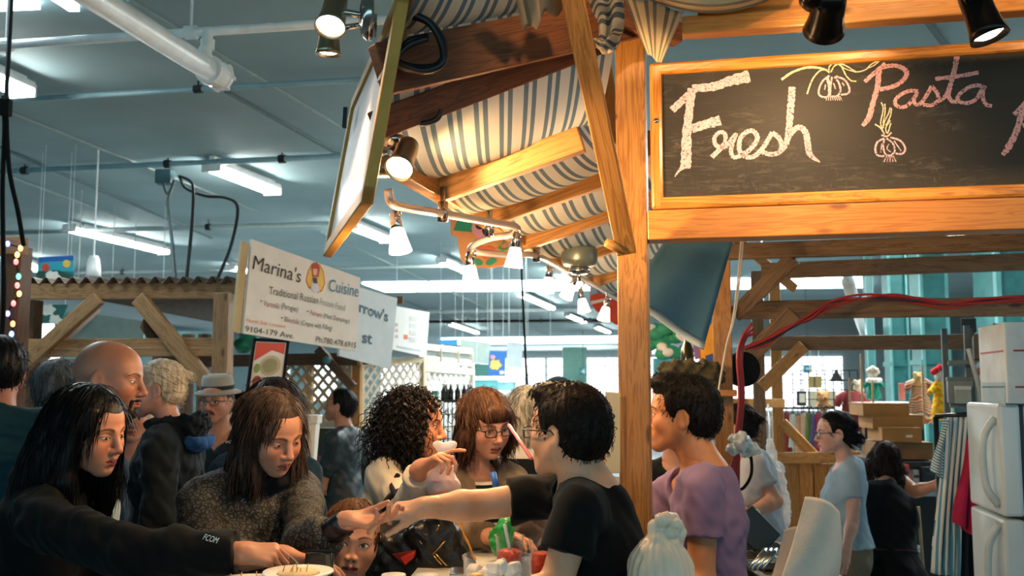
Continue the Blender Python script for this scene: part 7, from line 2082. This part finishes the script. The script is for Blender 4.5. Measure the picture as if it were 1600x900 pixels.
put('cabinet', fbox(.008, fw_ - .008, .098, .70, .02, ztop - .004), M_FRG, fr_, bevel=.01)
for nm, z0, z1 in (('freezer_door', zgap + .006, ztop), ('door', .08, zgap - .006)):
    d = put(nm, fbox(0, fw_, 0, .085, z0, z1), M_FRG, fr_, bevel=.014)
    m = MB(); za, zb = (z0 + .04, z1 - .06) if nm == 'freezer_door' else (z1 - .45, z1 - .02)
    m.tube(spline([fpt2(.05, -.002, za), fpt2(.055, -.045, za + (zb - za) * .2), fpt2(.06, -.055, (za + zb) / 2), fpt2(.055, -.045, zb - (zb - za) * .2), fpt2(.05, -.002, zb)], 6), [.016] * 25, 12); put('handle', m, plain('fridge handle', '#b9cbd0', .35), d, smooth=True)
    put('gasket', fbox(.01, fw_ - .01, .085, .098, z0 + .01, z1 - .01), M_GASK, d)
m = MB()
for a in (.05, fw_ - .05):
    for b in (.15, .62): m.lathe([(.025, 0), (.025, .022)], fpt2(a, b, 0), UP, 12)
put('foot', m, M_BLACK, fr_)
a_, b_ = P(1572, 632, 3.95), P(1572, 498, 3.95)
o = thing('white_carton', Vector((a_.x + .3, a_.y + .2, ztop)), 'big white carton with red lines on top of the fridge', 'box')
R = Matrix((fd, fo, UP)).transposed(); hh_ = b_.z - ztop
cw = Vector((fn.x, fn.y, 0)) + fd * .13 + fo * .33 + UP * (ztop + hh_ / 2)
m = MB(); m.box(cw, (.40, .62, hh_ - .004), R=R); put('carton', m, plain('white carton', '#d3dde0', .6), o, bevel=.004)
for dz, h_, col in ((.05, .008, '#a8433f'), (-.10, .008, '#a8433f'), (-.13, .10, '#9fc0cc')):
    m = MB(); m.box(cw - fd * .201 + UP * dz + fo * (-.08 if h_ < .05 else -.02), (.002, .40, h_), R=R); put('print', m, plain('carton ' + col, col, .6), o)
    m = MB(); m.box(cw - fo * .311 + UP * dz, (.34, .002, h_), R=R); put('print', m, plain('carton ' + col, col, .6), o)
def fstuff(name, lb, x0, y0, x1, y1, Y, col, dep=.3, cat='box', bev=.006, lid=None):
    a, b = P(x0, y1, Y), P(x1, y0, Y); c = (a + b) / 2; dr = Vector((c.x, c.y, 0)).normalized(); c = c + dr * dep / 2; az = -math.atan2(c.x, c.y) + .03
    o = thing(name, Vector((c.x, c.y, a.z)), lb, cat); m = MB(); m.box(c, (b.x - a.x, dep, b.z - a.z), rz=az); put('body', m, plain(name + col, col, .6), o, bevel=bev)
    if lid: m = MB(); m.box(c + UP * ((b.z - a.z) / 2), ((b.x - a.x) * 1.04, dep * 1.02, .02), rz=az); put('lid', m, plain(name + lid, lid, .5), o, bevel=.004)
    return o
rk = thing('storage_rack', Vector((P(1530, 640, 5.1).x, 5.2, 0)), 'grey metal storage rack behind the fridge holding boxes and rolls', 'rack')
xa, xb = P(1482, 640, 5.15).x, P(1580, 640, 5.15).x
for z in (P(0, 631, 5.1).z, P(0, 562, 5.1).z):
    m = MB(); m.box(((xa + xb) / 2 + .1, 5.33, z - .012), (xb - xa, .42, .02), rz=-.40); put('shelf', m, plain('rack grey', '#5f6c70', .5), rk)
for x in (P(1535, 600, 5.15).x, xb):
    for y in (5.3, 5.58): m = MB(); m.beam((x, y, 0), (x, y, P(0, 505, 5.1).z), .03, .03, up=E2); put('upright', m, plain('rack grey', '#5f6c70', .5), rk)
fstuff('grey_bin', 'grey-blue plastic storage bin on the rack, left of the fridge', 1482, 592, 1518, 631, 5.12, '#6f7f86', .35, lid='#59686e')
fstuff('tray_stack', 'short stack of pale trays in front of the grey storage bin', 1494, 606, 1516, 631, 4.98, '#8f9a94', .12, lid='#b9c2bc')
fstuff('dark_box', 'dark box standing on the rack beside the paper roll', 1543, 590, 1560, 631, 5.05, '#20282a', .3)
fstuff('brown_board', 'upright brown cardboard board beside the white carton', 1557, 545, 1566, 631, 4.85, '#8f7a5c', .2)
fstuff('tan_box', 'small tan box on a pale upright board at the white carton', 1566, 540, 1574, 568, 4.8, '#b07f45', .2)
fstuff('plastic_wrapped_box', 'large dark grey plastic-covered box on the upper rack shelf', 1523, 521, 1574, 562, 5.1, '#4a4a42', .42)
fstuff('black_box', 'black box on top of the plastic-covered box', 1551, 505, 1572, 519, 5.2, '#25282a', .3)
fstuff('small_poster', 'small dark placard with yellow marks behind the rack', 1503, 497, 1524, 520, 6.5, '#2f3a38', .03, cat='placard')
tb('rack_board', (1517, 520), (1517, 560), 6.4, 6.4, .04, .03, W_STD, 'short dark upright at the end of the lower back beam', up=E2, cat='board')
c = P(1545, 580, 5.0); o = thing('paper_roll', c, 'pale blue-white paper roll lying on the dark box', 'roll')
m = MB(); m.lathe([(.02, -.05), (.045, -.05), (.045, .10), (.02, .10)], c, (1, .1, 0), 20); put('roll', m, plain('paper roll', '#9fc6d6', .7), o, smooth=False); m = MB(); m.lathe([(.02, -.052), (.02, .102)], c, (1, .1, 0), 12); put('core', m, M_CARDD, o)
m = MB(); m.tube(spline([P(x, y, 5.0) for x, y in ((1513, 545), (1520, 570), (1528, 600), (1532, 630))], 6), .012, 8); put('hanging_plastic', m, plain('grey film', '#aeb6b6', .3), smooth=True, label='twisted strip of grey plastic film hanging from the rack', cat='plastic')
rd = thing('hanging_rail', P(1490, 648, 5.0), 'short rail with hanging towel and jackets beside the fridge', 'rail')
m = MB(); m.tube([P(1461, 651, 5.0), P(1530, 646, 4.9)], .012, 8); put('bar', m, M_DKMETAL, rd, smooth=True)
m = MB(); q = P(1462, 651, 5.0); m.tube([Vector((q.x, q.y, 0)), q], .014, 8); put('upright', m, M_DKMETAL, rd, smooth=True)
def hang(lb, name, q, Y, mat, cat, fold=.03, nf=26, th=.012):
    tl, tr, br, bl = (P(x, y, Y) for x, y in q)
    m = MB(); m.grid(lambda u, v: tl.lerp(tr, u).lerp(bl.lerp(br, u), v) + V3(.006 * math.sin(v * 5 + u * 3), fold * (.25 + .75 * v) * math.sin(u * nf + 1.5 * v), 0), 70, 30, lambda u, v: (u * .30, v, 0))
    return put(name, m, mat, smooth=True, solid=th, label=lb, cat=cat)
hang('long blue and white striped towel hanging left of the fridge', 'towel', ((1476, 652), (1512, 652), (1498, 900), (1460, 896)), 4.95, striped('towel stripes', [(0, '#d5dad6'), (.30, '#4f8fa8'), (.45, '#d5dad6'), (.62, '#8fb3be'), (.70, '#d5dad6'), (.9, '#3f7f98')], .075, 'X', wob=.01), 'towel')
hang('short fold of the striped cloth thrown over the towel', 'cloth', ((1474, 655), (1482, 655), (1470, 748), (1457, 736)), 4.9, striped('cloth stripes', [(0, '#cfd6d4'), (.5, '#3f7f98')], .05, 'Y'), 'cloth', .01, 8)
hang('magenta cardigan hanging against the fridge door', 'cardigan', ((1513, 690), (1524, 672), (1524, 842), (1493, 815)), 4.86, cloth('magenta knit', '#a31f48', bmp=.4), 'clothes', .025, 12, .02)
hang('dark olive jacket hanging behind the towel', 'jacket', ((1494, 652), (1512, 652), (1512, 900), (1496, 900)), 5.08, cloth('olive jacket', '#34331f'), 'clothes', .02, 10, .02)
hang('black jacket hanging under the magenta cardigan', 'jacket', ((1498, 760), (1524, 770), (1526, 905), (1494, 900)), 4.97, cloth('black jacket', '#10161b'), 'clothes', .02, 10, .02)

w0, w1 = P(1118, 838, 4.1), P(1235, 842, 3.9)
zt = w0.z; o = thing('food_warmer', Vector(((w0.x + w1.x) / 2, 3.8, 0)), 'black and steel food warmer with trays behind the purple shirt', 'food warmer')
cx = (w0.x + w1.x) / 2; wd = w1.x - w0.x
M_STEEL = plain('stainless steel', '#a9b0b0', .22, metal=1.0, var=.08)
m = MB(); m.box((cx, 3.7, zt / 2 - .06), (wd, .8, zt - .12)); put('cabinet', m, plain('warmer black', '#11181a', .4), o, bevel=.01)
for k, (y0, y1) in enumerate(((3.32, 3.62), (3.66, 4.06))):
    m = MB()
    for a, b in (((-.5, y0), (.5, y0)), ((-.5, y1), (.5, y1)), ((-.5, y0), (-.5, y1)), ((.5, y0), (.5, y1)), ((.0, y0), (.0, y1))):
        m.beam((cx + a[0] * wd, a[1], zt - .03), (cx + b[0] * wd, b[1], zt - .03), .03, .03)
    put('rim', m, M_STEEL, o, bevel=.004)
    for s_ in (-1, 1):
        m = MB(); m.box((cx + s_ * wd * .25, (y0 + y1) / 2, zt - .075), (wd * .46, y1 - y0 - .03, .05)); put('tray', m, plain('tray shade', '#5a4a30' if (k + s_) % 2 else '#2c3a3c', .3, metal=.3), o, bevel=.006)
m = MB(); m.box(P(1180, 829, 3.9), (.16, .02, .12), R=Matrix.Rotation(.8, 3, 'Y')); put('lid', m, plain('black lid', '#0f1416', .4), o, bevel=.006)
for k in range(3):
    m = MB(); m.tube([P(1172 + 9 * k, 890, 3.45), P(1192 + 8 * k, 865, 3.5), P(1196 + 8 * k, 862, 3.52)], [.010, .010, .016], 8); put('tongs', m, M_STEEL, smooth=True, label=['steel tongs lying first from the left on the warmer', 'steel tongs lying in the middle on the warmer', 'steel tongs nearest the cream paper on the warmer'][k], cat='tongs')
M_FILM = glass('white plastic film', (.93, .95, .95), .25, .42)
F = Field(); a = P(1203, 690, 6.3); F.cap(a, P(1208, 740, 6.3), .02, .05, .03); F.cap(P(1208, 740, 6.3), P(1214, 800, 6.3), .07, .085, .04); F.ell(P(1212, 815, 6.3), (.075, .06, .09), k=.04)
v, f = F.mesh(.009, folds(.010, 16)); o = thing('plastic_bag', P(1210, 845, 6.3), 'long translucent white plastic bag hanging beside the brown post', 'bag'); put_np('bag', v, f, M_FILM, o, BASE[o])
m = MB(); m.tube(spline([P(1203, 692, 6.3), P(1202, 660, 6.4), P(1200, 632, 6.9)], 6), .006, 6); put('tie', m, M_WHITE, o, smooth=True)
F = Field(); c = P(1162, 690, 4.36); rg = np.random.default_rng(5)
for k in range(9): F.ell(c + Vector(rg.normal(0, .028, 3)), (.03, .02, .025), k=.01)
v, f = F.mesh(.006, folds(.008, 30)); o = thing('plastic_bag', c - UP * .08, 'crumpled white plastic tied around the red cables', 'bag'); put_np('bag', v, f, plain('white film', '#d5dad8', .35), o, BASE[o])
F = Field(); a, b = P(1044, 590, 4.62), P(1112, 590, 4.58); F.cap(a, b, .055, .055, .03); F.cap(P(1050, 578, 4.6), P(1108, 580, 4.58), .045, .045, .03)
v, f = F.mesh(.008, folds(.016, 18, 2)); o = thing('cloth_bundle', P(1078, 606, 4.62), 'olive green folded cloth bundle on the pine shelf', 'cloth'); put_np('cloth', v, f, cloth('olive cloth', '#4c4630', bmp=.4), o, BASE[o])
c = P(1074, 566, 4.75); o = thing('dark_bottle', c, 'dark patterned bottle neck behind the olive cloth bundle', 'bottle')
m = MB(); m.lathe([(.03, -.1), (.032, 0), (.03, .06), (.014, .10), (.014, .14)], c, UP, 18); put('glass', m, plain('dark green glass', '#25281a', .15), o, smooth=True); m = MB(); m.lathe([(.016, .14), (.016, .17), (.002, .171)], c, UP, 12); put('cap', m, M_BLACK, o)
o = thing('flower_bunch', P(1045, 540, 6.0), 'bunch of green leaves with white blossoms below the dark blue canvas', 'flowers')
for nm, col, n_, r_ in (('leaves', '#2f9a76', 16, .05), ('blossoms', '#e6e6e2', 9, .035)):
    F = Field(); rg = np.random.default_rng(n_); [F.ell(P(1045, 533, 6.0) + Vector((rg.uniform(-.11, .11), rg.uniform(-.06, .06) - (.05 if nm == 'blossoms' else 0), rg.uniform(-.08, .08))), (r_, r_ * .6, r_ * .8), k=.006) for _ in range(n_)]
    v, f = F.mesh(.010); put_np(nm, v, f, plain('bunch ' + col, col, .6), o, BASE[o])
cutout('cloth_scrap', 'yellow and purple printed cloth hanging beside the orange back post', (1100, 545), 5.2, ([(1082, 535), (1118, 500), (1118, 575), (1098, 572)], '#d99a2a'), [('purple_patch', [(1083, 536), (1090, 530), (1094, 560), (1086, 562)], '#7a5a98'), ('blue_patch', [(1102, 556), (1114, 552), (1114, 570), (1104, 568)], '#2f4f98')])
m = MB(); a, b = P(1022, 552, 9.5), P(1100, 552, 9.5); m.box((a + b) / 2 + UP * .02, (b.x - a.x, .3, .06)); put('white_shelf', m, M_WHITE, label='white far shelf seen under the dark blue canvas', cat='shelf', bevel=.005)
m = MB(); a, b = P(1022, 640, 10), P(1072, 560, 10); m.box((a + b) / 2, (b.x - a.x, .1, b.z - a.z)); put('teal_panel', m, M_TEAL, label='teal panel behind the purple vendor', cat='panel')

ZC = 1.075
ct = thing('counter', Vector((-.35, 2.3, 0)), 'serving counter between customers and vendor, mostly below the picture', 'counter')
poly = [(-.92, 1.75), (.02, 1.75), (.02, 3.35), (-.26, 3.35), (-.30, 2.52), (-.84, 2.46)]
m = MB(); m.prism([Vector((x, y, ZC - .03)) for x, y in poly], UP * .03); put('top', m, plain('counter laminate', '#cfd3d0', .35), ct, bevel=.004)
m = MB(); m.prism([Vector((x * .98 if x < 0 else x - .02, y, 0)) for x, y in poly], UP * (ZC - .03)); put('base', m, plain('counter base', '#54606a', .6), ct)
M_CLR = glass('clear plastic', (.95, .95, .95), .05, -.03)
bc = P(777, 905, 2.28); bc = Vector((bc.x, bc.y, ZC)); rb_ = 52 * 2.28 / FOC; hb = P(0, 872, 2.28).z - ZC
o = thing('clear_tub', bc, 'round clear plastic tub full of pale pieces at the bottom edge', 'tub')
m = MB(); m.lathe([(rb_ * .8, 0), (rb_ * .86, .004), (rb_ * .96, hb * .5), (rb_, hb), (rb_ * 1.03, hb), (rb_ * 1.03, hb + .006), (rb_ * .975, hb + .006), (rb_ * .93, hb * .5), (rb_ * .82, .01)], bc, UP, 48, caps=False); put('tub', m, M_CLR, o, smooth=True)
rg = np.random.default_rng(8)
for k in range(34):
    r_ = rb_ * .78 * math.sqrt(rg.uniform()); t = rg.uniform(0, 6.28); z = hb * (.42 + .50 * (k / 34)) 
    m = MB(); m.box(bc + V3(r_ * math.cos(t), r_ * math.sin(t), z), (.030, .030, .026), R=Matrix.Rotation(rg.uniform(0, 3), 3, 'Z') @ Matrix.Rotation(rg.uniform(-.6, .6), 3, 'X'))
    put('tasting_cube', m, plain('pale cheese', '#ece6dc', .5) if k % 7 else plain('yellow piece', '#e0b040', .5), bevel=.006, label='pale tasting piece inside the round clear tub', cat='food', group='pieces in the clear tub')
m = MB(); m.lathe([(rb_ * .80, .012), (rb_ * .90, hb * .38), (.001, hb * .40)], bc, UP, 32); put('filling', m, plain('pale filling', '#e9e2da', .6, bmp=.6, bscale=40), o, smooth=True)
def salsa_cup(lb, x, Y, ytop, w_px, spoon):
    c = P(x, 880, Y); c = Vector((c.x, Y, ZC)); r_ = w_px * Y / FOC / 2; h_ = P(0, ytop, Y).z - ZC
    o = thing('salsa_cup', c, lb, 'cup')
    m = MB(); m.lathe([(r_ * .72, 0), (r_ * .74, .003), (r_ * .97, h_ * .96), (r_ * 1.05, h_ * .97), (r_ * 1.05, h_), (r_ * .95, h_), (r_ * .92, h_ * .93), (r_ * .70, .005)], c, UP, 32, caps=False); put('cup', m, M_CLR, o, smooth=True)
    m = MB(); m.lathe([(r_ * .68, .006), (r_ * .88, h_ * .74), (r_ * .5, h_ * .78), (.001, h_ * .77)], c, UP, 28); put('salsa', m, plain('tomato salsa', '#dc4410', .35, var=.45, scale=120, bmp=.6, bscale=160), o, smooth=True)
    if spoon:
        m = MB(); m.tube([c + V3(.006, 0, h_ * .6), c + V3(-.012, -.01, h_ + .028)], .0042, 8); put('spoon', m, M_WHITE, smooth=True, label='white plastic spoon standing in the fuller salsa cup', cat='spoon')
salsa_cup('clear cup of red salsa with a white spoon, in front of the brown cardigan', 796, 2.55, 836, 44, True)
salsa_cup('clear salsa cup partly hidden by the black T-shirt sleeve', 845, 2.52, 840, 36, False)
c = P(466, 894, 2.36); o = thing('sample_plate', Vector((c.x, c.y, ZC)), 'white sample plate with toothpicks below the dark wallet', 'plate')
hp_ = c.z - ZC
m = MB(); m.lathe([(.06, 0), (.072, .01), (.066, hp_ - .008), (.082, hp_), (.080, hp_ + .004), (.06, hp_ - .002), (.001, hp_ - .004)], Vector((c.x, c.y, ZC)), UP, 36); put('dish', m, M_WHITE, o, smooth=True)
m = MB(); m.lathe([(.050, 0), (.046, .006), (.001, .007)], Vector((c.x, c.y, c.z - .003)), UP, 24); put('samples', m, plain('sample food', '#d9c7a2', .7, bmp=.6), o, smooth=True)
for k, (x0, y0, x1, y1) in enumerate(((441, 893, 445, 884), (452, 892, 460, 882), (457, 893, 458, 884), (461, 894, 466, 886), (464, 893, 463, 880), (469, 894, 470, 888), (478, 893, 481, 881), (400, 899, 401, 893), (376, 899, 378, 894), (360, 899, 361, 897))):
    m = MB(); a, b = P(x0, y0 + 4, 2.35), P(x1, y1, 2.34); m.tube([a, b], .0013, 6); put('toothpick', m, wood('toothpick wood', '#d3ad6c', '#b98f50', knots=False), label='wooden toothpick standing up from the samples at the bottom edge', cat='toothpick', group='toothpicks in the sample plates')
c = P(385, 905, 2.30); o = thing('sample_plate', Vector((c.x, c.y, ZC)), 'second sample plate just below the pinching hand, almost out of the picture', 'plate')
m = MB(); m.lathe([(.05, 0), (.06, .008), (.055, c.z - ZC - .006), (.07, c.z - ZC), (.05, c.z - ZC - .003), (.001, c.z - ZC - .004)], Vector((c.x, c.y, ZC)), UP, 30); put('dish', m, M_WHITE, o, smooth=True)
for x, lb in ((615, 'left of the two small white lids at the bottom edge'), (668, 'right of the two small white lids at the bottom edge')):
    c = P(x, 897, 2.42); m = MB(); c2 = Vector((c.x, c.y, ZC)); m.lathe([(.022, 0), (.026, c.z - ZC - .01), (.030, c.z - ZC - .004), (.028, c.z - ZC), (.001, c.z - ZC + .001)], c2, UP, 24); put('small_tub', m, M_WHITE, smooth=True, label=lb, cat='tub')
m = MB(); m.box(P(735, 893, 2.55), (.10, .10, .006)); put('steel_tray', m, M_STEEL, label='edge of a steel tray beside the clear tub', cat='tray', bevel=.002)
o = thing('wallet', P(498, 885, 2.53), 'glossy black wallet held upright in front of the child', 'wallet')
m = MB(); m.box(P(498, 889, 2.53), (.072, .014, .095), R=Matrix.Rotation(.08, 3, 'Y') @ Matrix.Rotation(.2, 3, 'Z')); put('case', m, plain('glossy black case', '#0a0d0f', .12, coat=.6), o, bevel=.006)
m = MB(); m.tube([P(478, 866, 2.52), P(516, 866, 2.52), P(520, 905, 2.52)], .0022, 6); put('trim', m, plain('case trim', '#3a4246', .2, metal=.8), o, smooth=True)
m = MB(); m.tube([P(445, 862, 2.5), P(470, 885, 2.5), P(474, 905, 2.5)], .0025, 6); put('strap', m, plain('strap grey', '#7f8a8c', .4), o, smooth=True)
hb_ = P(700, 700, 3.08)
o = thing('takeaway_bag', P(690, 772, 3.06), 'knotted white plastic bag with a pink tub inside, held up by the curly-haired person', 'bag')
F = Field(); F.ell(P(691, 758, 3.06), (.055, .05, .042), k=.02); F.ell(P(690, 735, 3.06), (.040, .036, .038), k=.02); F.cap(P(690, 725, 3.06), P(692, 705, 3.06), .018, .014, .02)
for k in range(5): F.ell(P(685 + 5 * k, 694 + (k * 7) % 9, 3.05), (.018, .014, .012), k=.008)
v, f = F.mesh(.0045, folds(.0025, 16, 1)); put_np('bag', v, f, glass('thin white film', (.96, .93, .93), .2, .45), o, BASE[o])
m = MB(); m.lathe([(.036, -.028), (.046, -.02), (.048, .020), (.044, .026), (.001, .027)], P(691, 762, 3.06), UP, 28); put('tub', m, plain('pink tub', '#d3907f', .5), o, smooth=True)
o = thing('handbag', P(655, 905, 2.98), 'black handbag with gold zips and an open red-lined pocket', 'handbag')
F = Field(); R = Matrix.Rotation(-.25, 3, 'Y'); F.box(P(690, 862, 3.02), (.075, .05, .11), Matrix.Rotation(-.45, 3, 'Y'), .03, .03); F.box(P(632, 880, 3.05), (.11, .06, .09), Matrix.Rotation(.05, 3, 'Y'), .03, .03)
v, f = F.mesh(.007, folds(.006, 16)); put_np('body', v, f, plain('black nylon', '#0c1114', .35, bmp=.3), o, BASE[o])
m = MB(); m.prism([P(613, 866, 2.97), P(650, 860, 2.97), P(649, 868, 2.97), P(632, 884, 2.97)], (0, .01, 0)); put('pocket_lining', m, cloth('dark red lining', '#7a2f24'), o)
m = MB(); m.prism([P(626, 872, 2.955), P(648, 862, 2.955), P(646, 872, 2.955), P(633, 883, 2.955)], (0, .012, 0)); put('red_purse', m, cloth('coral red', '#d8403c'), o)
for pts in (((676, 866), (696, 845)), ((677, 868), (690, 882)), ((680, 865), (698, 884)), ((655, 845), (660, 850)), ((686, 820), (684, 826), (678, 832))):
    m = MB(); m.tube([P(x, y, 2.945) for x, y in pts], .0025, 6); put('zip', m, plain('gold zip', '#c9a25a', .25, metal=1), o, smooth=True)
m = MB(); m.tube(spline([P(640, 832, 2.98), P(628, 790, 3.15), P(612, 760, 3.28), P(622, 742, 3.32)], 8), .009, 8); put('strap', m, M_BLACK, o, smooth=True)
o = thing('tan_bag', P(715, 890, 3.1), 'mustard tan tote with a red corner beside the black handbag', 'bag')
F = Field(); F.box(P(716, 858, 3.10), (.035, .03, .085), Matrix.Rotation(-.42, 3, 'Y'), .02, .02); v, f = F.mesh(.006, folds(.004, 20)); put_np('body', v, f, cloth('mustard leather', '#b3812f', bmp=.2), o, BASE[o])
F = Field(); F.box(P(715, 884, 3.07), (.026, .02, .030), Matrix.Rotation(-.42, 3, 'Y'), .01, .02); v, f = F.mesh(.005); put_np('red_corner', v, f, cloth('bright red', '#c9301f'), o, BASE[o])
c = P(783, 842, 3.1); o = thing('green_bag', c - UP * .06, 'bright green bag behind the salsa cup', 'bag'); F = Field(); F.ell(c, (.036, .03, .05), k=.02); F.ell(P(790, 824, 3.1), (.022, .03, .03), k=.02); v, f = F.mesh(.006, folds(.008, 22)); put_np('bag', v, f, plain('green film', '#1f9a4a', .35), o, BASE[o])
m = MB(); m.lathe([(.04, 0), (.058, .05), (.066, .10), (.062, .10), (.05, .05), (.036, .006)], P(815, 850, 3.3), (.5, -.2, .8), 28); put('glass_bowl', m, M_CLR, smooth=True, label='tilted clear bowl with a green rim behind the salsa cups', cat='bowl')
m = MB(); m.tube([P(770, 738, 3.12), P(777, 768, 3.12)], .010, 8); put('blue_pen', m, plain('blue plastic', '#2f6fd0', .3), smooth=True, label='blue marker held by the person in the brown cardigan', cat='pen')
m = MB(); m.tube([P(795, 664, 3.2), P(830, 716, 2.95)], .0055, 8); put('straw', m, plain('pink straw', '#d9707c', .4), smooth=True, label='pink drinking straw slanting towards the vendor’s chin'.replace('’', "'"), cat='straw')
o = thing('plastic_bag', Vector((P(1031, 880, 2.4).x, 2.4, 0.9)), 'knotted white plastic carrier bag in front of the corner post', 'bag')
F = Field(); F.ell(P(1032, 905, 2.40), (.080, .075, .105), k=.03); F.cap(P(1032, 870, 2.4), P(1034, 838, 2.4), .034, .020, .03); F.cap(P(1034, 842, 2.4), P(1022, 822, 2.39), .020, .016, .02)
rg = np.random.default_rng(4)
for k in range(12):
    a = k / 12 * 6.28; F.ell(P(1042 + 19 * math.cos(a), 836 + 22 * math.sin(a) - 4, 2.39 + .016 * math.sin(k * 2.1)), (.017, .016, .017), k=.007)
F.ell(P(1042, 836, 2.4), (.026, .018, .030), k=.01)
v, f = F.mesh(.0042, lambda p: folds(.003, 14, 2)(p) + (.0018 * np.sin(np.arctan2(p[:, 0] - P(1032, 905, 2.4).x, p[:, 1] - 2.4) * 22)).astype(np.float32)); put_np('bag', v, f, plain('translucent bag', '#efe4cf', .35, var=.06), o, BASE[o])
st = thing('stand', Vector((P(1031, 900, 2.4).x, 2.4, 0)), 'small stand under the white carrier bag, below the picture', 'stand'); zb = P(1032, 905, 2.40).z - .105
m = MB(); m.box((P(1031, 900, 2.4).x, 2.4, zb - .015), (.2, .2, .03)); put('top', m, W_POST, st, bevel=.004); m = MB(); m.beam((P(1031, 900, 2.4).x, 2.4, 0), (P(1031, 900, 2.4).x, 2.4, zb - .03), .06, .06); put('leg', m, W_POST, st)
def paper(lb, q, Y, bend, col):
    tl, tr, br, bl = (P(x, y, Y + dy) for x, y, dy in q)
    m = MB(); m.grid(lambda u, v: tl.lerp(tr, u).lerp(bl.lerp(br, u), v) + V3(0, -bend * math.sin(math.pi * u), .012 * math.sin(math.pi * u) * (1 - v)) + V3(.006 * math.sin(v * 4), .004 * math.sin(u * 9 + v * 6), 0), 30, 30)
    return put('paper_bag', m, plain('paper ' + col, col, .85, bmp=.25, bscale=25), smooth=True, solid=.003, label=lb, cat='paper bag')
paper('large cream paper bag standing in the right foreground', ((1258, 776, .0), (1312, 800, -.02), (1306, 960, .0), (1200, 960, -.02)), 2.35, .025, '#d6cdbf')
paper('second cream paper sheet behind the large paper bag', ((1226, 828, .0), (1262, 826, .0), (1262, 960, .0), (1184, 960, .0)), 2.5, .03, '#dbc5ae')
o = thing('side_counter', Vector((P(1255, 960, 2.45).x, 2.5, 0)), 'low ledge under the cream paper bags, below the picture', 'counter'); zc2 = P(0, 960, 2.45).z
m = MB(); m.box((P(1250, 960, 2.45).x, 2.45, zc2 - .02), (.34, .36, .04)); put('top', m, W_POST, o, bevel=.004); m = MB(); m.box((P(1250, 960, 2.45).x, 2.45, zc2 / 2 - .02), (.28, .3, zc2 - .04)); put('base', m, W_GREY, o)
